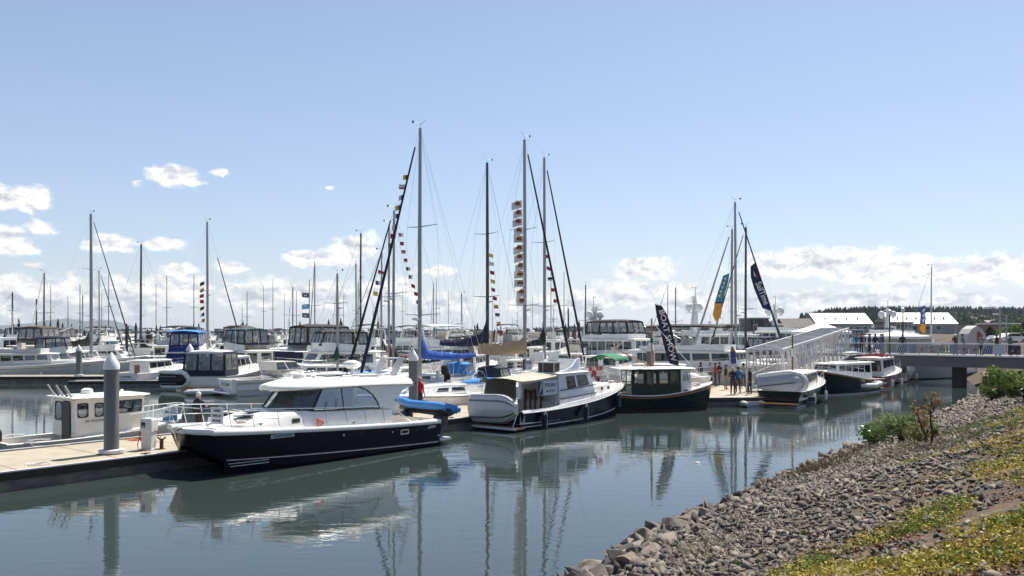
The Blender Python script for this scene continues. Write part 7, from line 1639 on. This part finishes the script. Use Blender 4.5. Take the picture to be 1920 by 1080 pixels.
building('apartment_block', 'grey flat roofed block with dark windows in front of the right shed', 1672, 1712, 250, 12, 6.6, 7, mat('mid_grey_render', (.20, .20, .21), .7), DKB, [(.1+.2*i, z, 1.0, 1.1) for i in range(5) for z in (3.6, 5.2)], flat=True)
building('warehouse', 'dark brown flat roofed warehouse right of the tall masts', 1408, 1441, 230, 12, 7.6, 8, DKB, mat('pale_fascia', (.4, .38, .36), .7), [(.25, 4, 1, 2)], flat=True)
building('warehouse', 'low dark grey warehouse behind the gangway masts', 1366, 1408, 240, 12, 5.9, 6, mat('charcoal_siding', (.09, .085, .09), .8), mat('pale_roof_edge', (.5, .5, .5), .6), [(.3, 3.5, 2, 2)], flat=True)
building('warehouse', 'dark sloping roofed shed right of the twin domed yacht', 1476, 1530, 260, 14, 5.2, 7.9, DKB, mat('dark_roof', (.075, .065, .06), .8), [(.5, 3.5, 2, 1)])
building('low_building', 'long low grey green building below the hillside houses', 1803, 1885, 300, 12, 6.0, 6.3, mat('grey_green_wall', (.24, .25, .23), .8), mat('grey_roof_edge', (.3, .3, .29), .7), flat=True)
building('office_building', 'brown and white office block among the trees on the right', 1876, 1912, 240, 12, 6.2, 7, mat('brown_render', (.20, .12, .09), .8), WH, [(.2+.2*i, 4.4, 1.2, .9) for i in range(4)], flat=True)
# red arched hut
x = wx(1832, 98); t = thing('arched_hut', 'small red and white arched hut behind the bridge railing', 'hut', (x, 98, GRND-.4)); b = MB(); rings = []
for y in (0, 2.2): rings.append([V((1.15*sx, y, z)) for sx, z in ((-1, 0), (-1.0, 1.0), (-.85, 1.7), (-.5, 2.3), (0, 2.65), (.5, 2.3), (.85, 1.7), (1.0, 1.0), (1, 0))])
b.loft(rings, mat('hut_wood_white', (.5, .47, .42), .6), cap0=True, cap1=True); b.build('shell', t, sm=20)
b = MB(); b.extr([V((sx*.8, -.05, z)) for sx, z in ((-.0, 0), (-.0, 2.0), (.45, 1.9), (.8, 1.3), (.9, 0))], (0, .03, 0), mat('hut_red_door', (.40, .03, .02), .5)); b.build('door', t, sm=0)
b = MB(); b.box(-1.2, 1.2, -.5, -.02, 0, .25, mat('hut_red_door', (.40, .03, .02), .5)); b.build('step', t)
# cars
def car(px, d, m, lab, rz):
    x = wx(px, d); t = thing('parked_car', lab, 'car', (x, d, float(bank_z(np.array([x]), np.array([float(d)]), False)[0])), rz, 'cars parked behind the bridge')
    b = MB(); pr = [(-2.2, .35), (-2.25, .8), (-2.0, .95), (-1.5, 1.0), (-1.0, 1.42), (.5, 1.45), (1.15, .98), (2.0, .85), (2.2, .6), (2.2, .35)]
    b.loft([[V((x_, y, z)) for x_, z in pr] for y in (-.85, -.8, .8, .85)], m, cap0=True, cap1=True); b.build('body', t, sm=30)
    for s in (1, -1):
        b = MB(); b.extr([V((x_, s*.856, z)) for x_, z in ((-1.35, 1.0), (-.95, 1.36), (.45, 1.38), (1.0, 1.0))], (0, s*.01, 0), mat('car_glass', (.02, .02, .025), .05)); b.build('window', t)
        for x_ in (-1.35, 1.35):
            b = MB(); b.tube([(x_, s*.66, .33), (x_, s*.88, .33)], .33, BLACK, 14); w_ = b.build('wheel', t); b = MB(); b.tube([(x_, s*.87, .33), (x_, s*.89, .33)], .19, ALUL, 10); b.build('rim', w_)
car(1896, 118, WH, 'white car parked at the right end behind the bridge', R(12)); car(1872, 132, mat('car_silver', (.4, .41, .43), .25, metal=.5), 'silver car parked behind the bridge left of the white one', R(5)); car(1913, 128, mat('car_dark', (.03, .03, .035), .2), 'dark car parked behind the white one at the right edge', R(-10))
def lamp_post(px, d, ytop, lab, z0=2.5, style=0):
    x = wx(px, d); zt = wz(ytop, d); t = thing('lamp_post', lab, 'lamp post', (x, d, 0)); b = MB(); b.tube([(0, 0, z0), (0, 0, zt)], [.09, .06], mat('lamp_post_grey', (.07, .07, .07), .5) if style == 0 else ALU, 8); b.build('post', t)
    b = MB()
    if style == 0: b.lathe([(.07, -.1), (.16, .05), (.17, .28), (.05, .36)], (0, 0, zt), GW, 10)
    else: b.tube([(0, 0, zt-.1), (-.9, 0, zt+.05)], .04, ALU, 6); b.box(-1.3, -.7, -.12, .12, zt, zt+.12, WH)
    b.build('lamp', t)
s = s_at(1668); p = bp_(s, .3); lamp_post(1668, p.y, 588, 'dark slim lamp post on the bridge left of the second striped banner')
s = s_at(1693); p = bp_(s, 3.8); lamp_post(1693, p.y, 584, 'second dark lamp post on the bridge just right of the first')
s = s_at(1875); p = bp_(s, .3); lamp_post(1875, p.y, 579, 'tall grey lamp post on the right part of the bridge', style=1)
lamp_post(1887, 84, 590, 'tall grey lamp post standing behind the bridge at the right edge', style=1)
# ---------------------------------------------------------------- hills, far shore, mountains
def hills_z(X, Y):
    px = 960+F*X/Y
    sky = np.interp(px, [300, 900, 1040, 1080, 1150, 1300, 1420, 1480, 1510, 1560, 1650, 1720, 1900, 2050, 2400, 4000], [616, 616, 613, 611, 611, 610, 608, 604, 597, 586, 583, 583, 583, 582, 580, 580])
    top = EYE+(HOR-sky)*1050/F-7
    k = np.clip((Y-420)/620, 0, 1); k = k*k*(3-2*k); down = np.clip((Y-1080)/900, 0, 1)
    z = 3.0+(top-3.0)*k*(1-.6*down)+k*2.5*np.vectorize(lambda a, b: NZ.noise(V((a/160, b/160, 1))))(X, Y)*np.clip((px-1400)/200, 0.15, 1)
    return np.where(px < 1000, np.maximum(z, 1.2), z)
HG = mat('hill_ground', (.05, .065, .03), .95, var=.3, scale=.02)
grid('hills', np.arange(-140, 1900, 30.0), np.arange(440, 2000, 30.0), hills_z, HG)
def leafmat(name, c1, c2, rough=.65, trans=.0):
    if name in MC: return MC[name]
    m = bpy.data.materials.new(name); m.use_nodes = True; nt = m.node_tree; nt.nodes.clear(); N, M = nt_helpers(nt)
    g = N('ShaderNodeNewGeometry'); n = N('ShaderNodeTexNoise', ins={'Vector': g.outputs['Position'], 'Scale': .8, 'Detail': 3})
    f = M('ADD', M('MULTIPLY', g.outputs['Random Per Island'], .6), M('MULTIPLY', n.outputs[0], .4))
    c = N('ShaderNodeMixRGB', ins={0: f, 1: (*c1, 1), 2: (*c2, 1)})
    s = N('ShaderNodeBsdfPrincipled', ins={'Base Color': c.outputs[0], 'Roughness': rough, 'Specular IOR Level': .25})
    if trans:
        tr = N('ShaderNodeBsdfTranslucent', ins={0: c.outputs[0]}); s = N('ShaderNodeMixShader', ins={0: trans, 1: s.outputs[0], 2: tr.outputs[0]})
    N('ShaderNodeOutputMaterial', ins={0: s.outputs[0]}); MC[name] = m; return m
CON = leafmat('conifer_foliage', (.010, .020, .013), (.028, .042, .022)); DEC = leafmat('broadleaf_foliage', (.045, .060, .022), (.095, .115, .045)); 
def conifermesh(seed, n=7, seg=6):
    rr = random.Random(seed); b = MB()
    for i in range(n):
        z = .10+.84*i/n; r = .21*(1-i/n)**.85+.02; zt = min(1, z+.24); k = seg; V0 = [V((rr.uniform(.6, 1.25)*r*math.cos(6.283*j/k+i), rr.uniform(.6, 1.25)*r*math.sin(6.283*j/k+i), z+rr.uniform(-.03, .03))) for j in range(k)]
        for j in range(k): b.add([V0[j], V0[(j+1) % k], V((0, 0, zt))], [(0, 1, 2)], CON)
    for j in range(3): b.add([(.015, 0, 0), (-.015, .01, 0), (0, 0, .4)], [(0, 1, 2)], CON)
    me = bpy.data.meshes.new('c'); me.from_pydata(b.v, [], b.f); return me
def blobmesh(seed, n=90):
    rr = random.Random(seed); b = MB()
    for i in range(n):
        a = rr.uniform(0, 6.283); u = rr.uniform(-.4, 1); s = math.sqrt(max(0, 1-u*u)); r = rr.uniform(.65, 1.0)*.45; c = V((s*math.cos(a)*r, s*math.sin(a)*r, .5+u*r))
        d = V((rr.gauss(0, 1), rr.gauss(0, 1), rr.gauss(0, 1))).normalized()*.13; e = d.orthogonal().normalized()*.13; b.add([c+d, c+e, c-d], [(0, 1, 2)], DEC)
    me = bpy.data.meshes.new('d'); me.from_pydata(b.v, [], b.f); return me
CM = [conifermesh(i) for i in range(6)]; DMh = [blobmesh(i) for i in range(4)]
def wood(name, label, n, fx, hs, bases, m, zf=hills_z, seed=3):
    g = np.random.default_rng(seed); P = []; S = []
    while len(P) < n:
        x, y, h = fx(g)
        if h is None: continue
        P.append([x, y, 0]); S.append(h)
    P = np.array(P); P[:, 2] = zf(P[None, :, 0], P[None, :, 1])[0]-.3
    n = len(P); scatter_mesh(name, bases, np.array(P), np.array(S), g.uniform(0, 6.28, n), g.normal(0, .02, (n, 2)), m, label, 'woodland')
def fhill(g):
    px = g.uniform(1440, 2060); y = g.uniform(640, 1180); x = wx(px, y)
    if y < 900 and px > 1760 and g.random() < .85: return x, y, None
    return x, y, g.uniform(7, 13) if px > 1500 else g.uniform(6, 9)
wood('conifer_wood', 'dark conifer woodland covering the distant hill on the right', 3000, fhill, 0, CM, CON)
def fmid(g):
    px = g.uniform(1760, 2060); y = g.uniform(430, 900); return wx(px, y), y, g.uniform(4, 8)
wood('broadleaf_wood', 'pale green broadleaf trees between the hillside houses', 520, fmid, 0, DMh, DEC, seed=4)
def flow(g): px = g.uniform(1000, 1520); y = g.uniform(880, 1150); return wx(px, y), y, g.uniform(5, 8)
wood('far_wood', 'low dark line of distant trees behind the middle of the marina', 1300, flow, 0, CM, CON, seed=5)
def fleft(g): px = g.uniform(-100, 1010); y = g.uniform(1380, 1500); return wx(px, y), y, g.uniform(2.5, 5)*(1 if NZ.noise(V((px/60, 0, 0))) > -.1 else .4)
b = MB(); b.box(-1100, 60, 1370, 1520, -1, 1.6, HG); o = b.build('far_shore', sm=0); tag(o, kind='structure')
wood('shore_wood', 'very thin dark line of trees on the far left shore', 1200, fleft, 0, DMh, leafmat('far_shore_foliage', (.02, .03, .025), (.05, .06, .04)), zf=lambda X, Y: X*0+1.6, seed=6)
for i, px in enumerate((345, 372, 402, 520, 548, 640, 905, 640+38, 470)):
    building('harbour_building', 'low dark harbour building on the far left shore skyline', px, px+rf.uniform(9, 20), 1360, 12, rf.uniform(3.5, 6.5), 8, mat('far_wall_%d' % (i % 3), ((.12, .12, .13), (.2, .19, .18), (.07, .07, .08))[i % 3], .8), DKB, flat=True, z0=1.6, grp='low buildings on the far shore')
hr = random.Random(8); cols = [(.42, .40, .37), (.30, .27, .24), (.22, .24, .27), (.36, .30, .25), (.5, .49, .47)]
spots = [(1815, 606), (1826, 609), (1838, 604), (1851, 608), (1862, 602), (1874, 607), (1886, 612), (1897, 604), (1820, 600), (1846, 599), (1870, 613), (1905, 609), (1833, 613), (1857, 614), (1893, 597), (1914, 600)]
words = ['cream', 'brown', 'blue grey', 'tan', 'white']
for i, (px, py) in enumerate(spots):
    d = 620+(613-py)*22; x = wx(px, d); z = float(hills_z(np.array([[x]]), np.array([[float(d)]]))[0, 0])
    ze = wz(py, d); building('hillside_house', '%s house on the wooded hillside at the right' % words[i % 5], px-hr.uniform(4, 6), px+hr.uniform(4, 6), d, 8, max(z+2.8, ze), max(z+2.8, ze)+1.6, mat('house_wall_%d' % (i % 5), cols[i % 5], .8), mat('house_roof_%d' % (i % 3), ((.12, .11, .11), (.30, .28, .26), (.16, .12, .10))[i % 3], .8), [(.3, max(z+2.8, ze)-1.6, 1.3, 1), (.7, max(z+2.8, ze)-1.6, 1.3, 1)], 'house', z0=z, grp='%s houses on the hillside' % words[i % 5])
def mount_z(X, Y):
    px = 960+F*X/Y; sk = np.interp(px, [-400, -100, 0, 60, 90, 130, 160, 185, 215, 250, 275, 330, 420], [0, 4, 8, 12, 18, 21, 16, 19, 17, 7, 0, -6, -8])
    k = 1-np.abs((Y-8200)/700); n = np.vectorize(lambda a, b: NZ.noise(V((a/300, b/300, 5)))+.5*NZ.noise(V((a/120, b/120, 2))))(X, Y)
    return np.clip(k, 0, 1)**.8*(sk*8200/F+4.7)+np.clip(k, 0, 1)*6*n-1
grid('mountains', np.arange(-7200, -2600, 45.0), np.arange(7500, 8950, 100.0), mount_z, mat('mountain_forest', (.03, .045, .035), .95, var=.2, scale=.002))
# ---------------------------------------------------------------- trees near the bridge
def leaf_tree(name, label, x, y, h, r, seed, m, z0=None, trunk=(.06, .045, .03), conif=False, g=None, leaf=.11, n=900):
    z0 = float(bank_z(np.array([x]), np.array([y]), False)[0]) if z0 is None else z0; t = thing(name, label, 'tree', (x, y, z0), group=g); rr = random.Random(seed)
    TB = mat('tree_bark', trunk, .9, var=.3, bump=.5); b = MB(); b.tube([(0, 0, -.3), (.1, 0, h*.5), (0, .05, h*.85)], [h*.035, h*.022, h*.008], TB, 7)
    for k in range(5): a = rr.uniform(0, 6.28); z = h*rr.uniform(.3, .6); b.tube([(0, 0, z), (r*.6*math.cos(a), r*.6*math.sin(a), z+h*.2)], [h*.014, h*.005], TB, 5)
    b.build('trunk', t)
    b = MB(); cl = [(V((rr.gauss(0, r*.42), rr.gauss(0, r*.42), h*rr.uniform(.38, .92))), r*rr.uniform(.28, .5)) for _ in range(11)]
    for i in range(n):
        if conif: u = rr.random()**.7; z = h*(1-u*.88); rad = r*u*rr.uniform(.5, 1); a = rr.uniform(0, 6.283); c = V((rad*math.cos(a), rad*math.sin(a), z-rad*.15))
        else: q, qr = rr.choice(cl); d = V((rr.gauss(0, 1), rr.gauss(0, 1), rr.gauss(0, .8))).normalized(); c = q+d*qr*rr.uniform(.6, 1.05)
        d = V((rr.gauss(0, 1), rr.gauss(0, 1), rr.gauss(0, 1))).normalized()*leaf*rr.uniform(.7, 1.4); e = d.cross(V((rr.gauss(0, 1), rr.gauss(0, 1), rr.gauss(0, 1)))).normalized()*leaf*.6; b.add([c+d, c+e, c-d, c-e], [(0, 1, 2, 3)], m)
    b.build('crown', t, sm=0); return t
for i, (px, d, yt, r, con, lab) in enumerate(((1812, 200, 622, 2.4, True, 'small dark conifer left of the red arched hut'), (1826, 190, 612, 2.6, True, 'pointed dark conifer standing behind the red arched hut'), (1838, 200, 617, 2.2, True, 'dark conifer just right of the red arched hut'), (1856, 190, 614, 2.5, True, 'dark conifer between the hut and the grey lamp post'),
                                           (1903, 150, 618, 3.2, False, 'round bright green tree behind the parked white car'), (1888, 170, 622, 2.6, False, 'green tree just left of the round bright green tree'), (1806, 160, 634, 1.4, False, 'small light green bush tree left of the hut'), (1919, 210, 606, 3, True, 'tall dark conifer at the right edge'), (1843, 220, 626, 2, False, 'olive green tree low behind the hut'))):
    x = wx(px, d); z0 = 2.9; leaf_tree('conifer_tree' if con else 'broadleaf_tree', lab, x, d, wz(yt, d)-z0, r, 60+i, CON if con else leafmat('bright_leaf', (.05, .09, .02), (.13, .20, .05), trans=.3), z0=z0, conif=con, leaf=.32, n=700)
# wooded rise added out of view behind the camera to darken window reflections
def back_z(X, Y): return np.clip((-14-Y)/40, 0, 1)*2.5+2.9
grid('unseen_backdrop_rise', np.arange(-150, 151, 10.0), np.arange(-120, -11.9, 6.0), back_z, HG)
def fback(g): a = g.uniform(-1.25, 1.25); r = g.uniform(48, 78); return r*math.sin(a)*1.35, -r*math.cos(a), g.uniform(13, 19)
wood('unseen_backdrop_wood', 'dark evergreen wood added out of view behind the viewpoint to darken reflections', 330, fback, 0, CM, CON, zf=back_z, seed=9)
# ---------------------------------------------------------------- plants on the bank
def hit(px, py):                       # where the sight line through a pixel first meets the bank
    d = np.arange(5, 90, .1); x = wx(px, d); zr = wz(py, d); zb = bank_z(x, d); k = int(np.argmax(zr <= np.maximum(zb, 0))); return V((float(x[k]), float(d[k]), float(max(zb[k], 0))))
def quads(name, C, D, E, m, label, cat, kind='stuff', parent=None, tri=False):
    n = len(C); VV = np.stack([C+D, C+E, C-D, C-E], 1).reshape(-1, 3) if not tri else np.stack([C+E, C-E, C+D], 1).reshape(-1, 3); k = 3 if tri else 4
    me = bpy.data.meshes.new(name); me.vertices.add(len(VV)); me.vertices.foreach_set('co', VV.ravel()); me.loops.add(n*k); me.loops.foreach_set('vertex_index', np.arange(n*k)); me.polygons.add(n); me.polygons.foreach_set('loop_start', np.arange(n)*k); me.polygons.foreach_set('loop_total', np.full(n, k)); me.update(calc_edges=True); me.materials.append(m)
    o = bpy.data.objects.new(name, me); COL.objects.link(o); 
    if parent: o.parent = parent
    return tag(o, label, cat, None, kind)
def unit(n, g, flat=1): v = g.normal(0, 1, (n, 3)); v[:, 2] *= flat; return v/np.linalg.norm(v, axis=1)[:, None]
gv = np.random.default_rng(77)
def coverpts(n, test):
    P = []
    while len(P) < n:
        X = gv.uniform(1.2, 34, 6000); Y = gv.uniform(4.5, 50, 6000); k = (X < .66*Y+2.5) & (gv.random(6000) < 9.1/np.maximum(7, Y)); X, Y = X[k], Y[k]; S = sdist(X, Y)
        for x, y, s in zip(X, Y, S):
            if s > 1.2 and test(x, y, s): P.append((x, y, s))
            if len(P) >= n: break
    return np.array(P)
def t_cov(x, y, s):
    n = NZ.noise(V((x*.45, y*.45, 3)))+.55*NZ.noise(V((x*1.5, y*1.5, 9))); return s+2.8*n > 3.4+3.1*min(1, max(0, (y-9.5)/4))+gv.normal(0, .3) and NZ.noise(V((x*.55, y*.55, 60))) > -.2
def clump(P, per, rad, size, up, g=gv):
    n = len(P); z = bank_z(P[:, 0], P[:, 1]); C = np.repeat(np.c_[P[:, 0], P[:, 1], z], per, 0); N_ = len(C); o = g.normal(0, 1, (N_, 3)); o[:, 2] = np.abs(o[:, 2])*up; C = C+o*rad; S = size*g.uniform(.6, 1.4, (N_, 1)); D = unit(N_, g, .6)*S; E = np.cross(D, unit(N_, g)); E = E/np.linalg.norm(E, axis=1)[:, None]*S*.55; return C, D, E
SED1 = leafmat('yellow_stonecrop', (.22, .19, .028), (.52, .41, .07), trans=.2); SED2 = leafmat('green_weeds', (.05, .085, .015), (.17, .22, .045), trans=.3); MOSS = leafmat('red_brown_moss', (.13, .055, .025), (.24, .11, .045)); STRAW = leafmat('dry_straw', (.22, .17, .11), (.48, .40, .30)); STRB = leafmat('brown_dry_grass', (.11, .075, .035), (.25, .17, .09))
P = coverpts(8500, t_cov); quads('ground_cover', *clump(P, 11, .085, .022, .45), SED1, 'yellow green stonecrop spreading over the upper bank', 'ground cover')
P = coverpts(2200, lambda x, y, s: t_cov(x, y, s) and NZ.noise(V((x*.8, y*.8, 40))) > .12); quads('weeds', *clump(P, 12, .055, .024, 1.0), SED2, 'darker green weeds growing in patches on the upper bank', 'weeds')
P = coverpts(4200, lambda x, y, s: s+1.6*NZ.noise(V((x*.5, y*.5, 20))) > 3.6+2.6*min(1, max(0, (y-10.5)/4.5)) and NZ.noise(V((x*.6, y*.6, 31))) > .0); quads('dry_moss', *clump(P, 7, .06, .020, .2), MOSS, 'red brown dead moss patches between the stonecrop', 'moss')
def blades(name, label, boxes, m, L, w, lean=.8, cat='grass', flatz=.5):
    Cs = []
    for (px, py, rx, ry, n) in boxes:
        c = hit(px, py)
        Cs.append(np.c_[gv.normal(c.x, rx, n), gv.normal(c.y, ry, n)])
    Q = np.concatenate(Cs); z = bank_z(Q[:, 0], Q[:, 1]); C = np.c_[Q, z]; n = len(C); U = gv.normal(0, lean, (n, 3)); U[:, 2] = flatz+gv.random(n); U /= np.linalg.norm(U, axis=1)[:, None]; D = U*L*gv.uniform(.5, 1.3, (n, 1)); E = np.cross(D, unit(n, gv)); E = E/np.linalg.norm(E, axis=1)[:, None]*w
    quads(name, C, D, E, m, label, cat, tri=True)
blades('dry_grass', 'brown dry grass tufts overhanging the water edge', [(1500, 893, .5, .45, 700), (1540, 880, .5, .6, 700), (1570, 866, .5, .6, 500), (1600, 850, .5, .6, 500)], STRB, .34, .009)
blades('straw_litter', 'pale straw litter lying on the stones', [(1740, 838, .8, .5, 900), (1690, 848, .8, .5, 600), (1640, 858, .7, .5, 500), (1790, 832, .6, .5, 300), (1300, 1035, .35, .3, 500), (1345, 1025, .3, .3, 300), (1330, 1050, .3, .2, 260)], STRAW, .24, .008, lean=1.0, flatz=.05)
blades('green_grass', 'fresh green grass patch on the bank near the sapling', [(1800, 812, .9, .5, 1600), (1850, 812, .9, .5, 1200), (1760, 815, .6, .5, 700), (1720, 838, .5, .4, 300)], SED2, .12, .008, lean=.4)
def shrub(name, label, px, py, w, h, m, n, leaf, seed, dy=None, flowers=None, z=None, blobs=9, stems=True, cat='shrub'):
    blobs = int(blobs*1.5); n = int(n*.85)
    c = hit(px, py); w *= c.y/26; h *= c.y/26; leaf *= c.y/26
    t = thing(name, label, cat, (c.x, c.y, c.z)); g = np.random.default_rng(seed); rr = random.Random(seed); dy = w
    if stems:
        b = MB()
        for k in range(8): a = rr.uniform(0, 6.28); q = rr.uniform(.2, .8); b.tube([(0, 0, -.1), (w*.25*q*math.cos(a), dy*.25*q*math.sin(a), h*.4), (w*.42*q*math.cos(a), dy*.42*q*math.sin(a), h*.75)], [.03, .02, .008], mat('shrub_wood', (.07, .05, .035), .9), 5)
        b.build('stem', t)
    cl = [(V((rr.uniform(-.36, .36)*w, rr.uniform(-.36, .36)*dy, h*rr.uniform(.25, .68))), h*rr.uniform(.14, .34)) for _ in range(blobs)]
    ci = g.integers(0, len(cl), n); C = np.array([cl[i][0] for i in ci])+unit(n, g)*np.array([cl[i][1] for i in ci])[:, None]*g.uniform(.55, 1.08, (n, 1)); C[:, 2] = np.maximum(C[:, 2], .02)
    D = unit(n, g, .7)*leaf*g.uniform(.7, 1.3, (n, 1)); E = np.cross(D, unit(n, g)); E = E/np.linalg.norm(E, axis=1)[:, None]*leaf*.42
    o = quads('foliage', C, D, E, m, None, None, kind=None, parent=t)
    if flowers:
        fc, fn = flowers; k = g.integers(0, n, fn); F_ = C[k]+unit(fn, g)*.05+np.array([0, -.12, .05]); D = unit(fn, g)*.045; E = np.cross(D, unit(fn, g)); quads('blossom', np.repeat(F_, 4, 0)+g.normal(0, .05, (fn*4, 3)), np.repeat(D, 4, 0), np.repeat(E, 4, 0)*.9, fc, None, None, kind=None, parent=t)
    return t
RHO = leafmat('rhododendron_leaf', (.055, .10, .02), (.24, .31, .08), trans=.3, rough=.4)
PINK = leafmat('pink_blossom', (.28, .03, .06), (.5, .16, .18)); PALEF = leafmat('pale_blossom', (.5, .38, .3), (.6, .5, .42))
shrub('rhododendron', 'large rhododendron bush with pink blossoms on the bank under the bridge end', 1928, 752, 2.6, 1.15, RHO, 8000, .055, 1, dy=3.4, flowers=(PALEF, 46), blobs=16)
shrub('rhododendron', 'lower rhododendron with a pink flower at the left foot of the large bush', 1860, 752, 1.0, .72, RHO, 3000, .045, 2, flowers=(PINK, 12), blobs=9)
shrub('green_shrub', 'glossy green shrub at the water edge left of the sapling', 1634, 838, 1.1, .85, leafmat('glossy_leaf', (.03, .08, .015), (.16, .26, .05), trans=.25, rough=.35), 1500, .065, 3)
shrub('green_shrub', 'feathery grey green shrub between the glossy shrub and the sapling', 1690, 832, 1.9, 1.05, leafmat('grey_green_leaf', (.08, .12, .04), (.27, .33, .13), trans=.3), 3800, .05, 4, blobs=12)
shrub('green_shrub', 'low olive shrub under the leaning sapling', 1730, 830, 1.2, .6, leafmat('olive_leaf', (.09, .10, .03), (.24, .23, .08), trans=.3), 1500, .045, 5)
for k, (px, py, lab) in enumerate(((1375, 1062, 'small leafy weed at the bottom left of the weedy strip'), (1420, 1040, 'leafy weed just right of the straw litter near the bottom'), (1505, 1052, 'wide green weed at the bottom centre of the bank'), (1640, 1022, 'dark green weed clump in the middle of the lower bank'), (1600, 1025, 'green weed clump left of the dark weed clump'), (1880, 1045, 'weed clump at the lower right corner of the bank'), (1515, 1005, 'small lone weed above the wide green weed'))):
    shrub('weed_plant', lab, px, py, .5, .14, SED2, 420, .028, 30+k, stems=False, blobs=6, cat='plant')
def sapling(px, py, h, lab, seed, lean=0):
    c = hit(px, py); None
    t = thing('sapling', lab, 'tree', (c.x, c.y, c.z)); rr = random.Random(seed); TB = mat('sapling_bark', (.075, .035, .022), .9, var=.2); b = MB(); P0 = [V((lean*q*h*.5+.03*math.sin(q*7), 0, q*h)) for q in (0, .25, .5, .75, 1)]; b.tube(P0, [.035, .03, .024, .016, .007], TB, 6); tips = [P0[-1]]
    for k in range(7): q = rr.uniform(.35, .95); p = P0[0].lerp(P0[-1], q); a = rr.uniform(0, 6.28); e = p+V((math.cos(a)*.35*h*.4, math.sin(a)*.2, .16*h)); b.tube([p, p.lerp(e, .5)+V((0, 0, -.02)), e], [.014, .010, .004], TB, 5); tips.append(e)
    b.build('trunk', t); b = MB(); m = leafmat('russet_leaf', (.10, .06, .02), (.26, .17, .05), trans=.3)
    for p in tips:
        for k in range(16): q = p+V((rr.gauss(0, .07), rr.gauss(0, .07), rr.gauss(0, .07))); d = V((rr.gauss(0, 1), rr.gauss(0, 1), rr.gauss(0, 1))).normalized()*.05; e = d.orthogonal()*.5; b.add([q+d, q+e, q-d, q-e], [(0, 1, 2, 3)], m)
    b.build('crown', t, sm=0)
sapling(1746, 836, 1.12, 'thin russet leaved sapling standing on the bank before the water', 5)
sapling(1738, 834, .9, 'shorter leaning sapling just left of the russet one', 6, lean=-.55)
c = on(1308, 868); t = thing('floating_litter', 'small white scrap floating alone on the open water', 'litter', (c.x, c.y, 0)); b = MB(); b.ball((0, 0, .015), V((.09, .06, .03)), WH, 8, 4); b.build('scrap', t)
c = on(1755, 788); t = thing('marker_post', 'thin white marker post in the water near the sapling', 'marker', (c.x, c.y, 0)); b = MB(); b.tube([(0, 0, -.3), (0, 0, .55)], .035, WH, 8); b.build('post', t)

# ---------------------------------------------------------------- the air
def haze():
    m = bpy.data.materials.new('haze_air'); m.use_nodes = True; nt = m.node_tree; nt.nodes.clear(); N, M = nt_helpers(nt)
    v = N('ShaderNodeVolumePrincipled', ins={'Color': (.80, .88, 1, 1), 'Density': 6.5e-5, 'Anisotropy': .3}); o = N('ShaderNodeOutputMaterial'); nt.links.new(v.outputs[0], o.inputs['Volume'])
    b = MB(); b.box(-8100, 3600, -400, 9100, -4, 150, m); h = b.build('haze', sm=0); tag(h, 'thin even summer haze over the harbour', 'haze', kind='stuff')
haze()
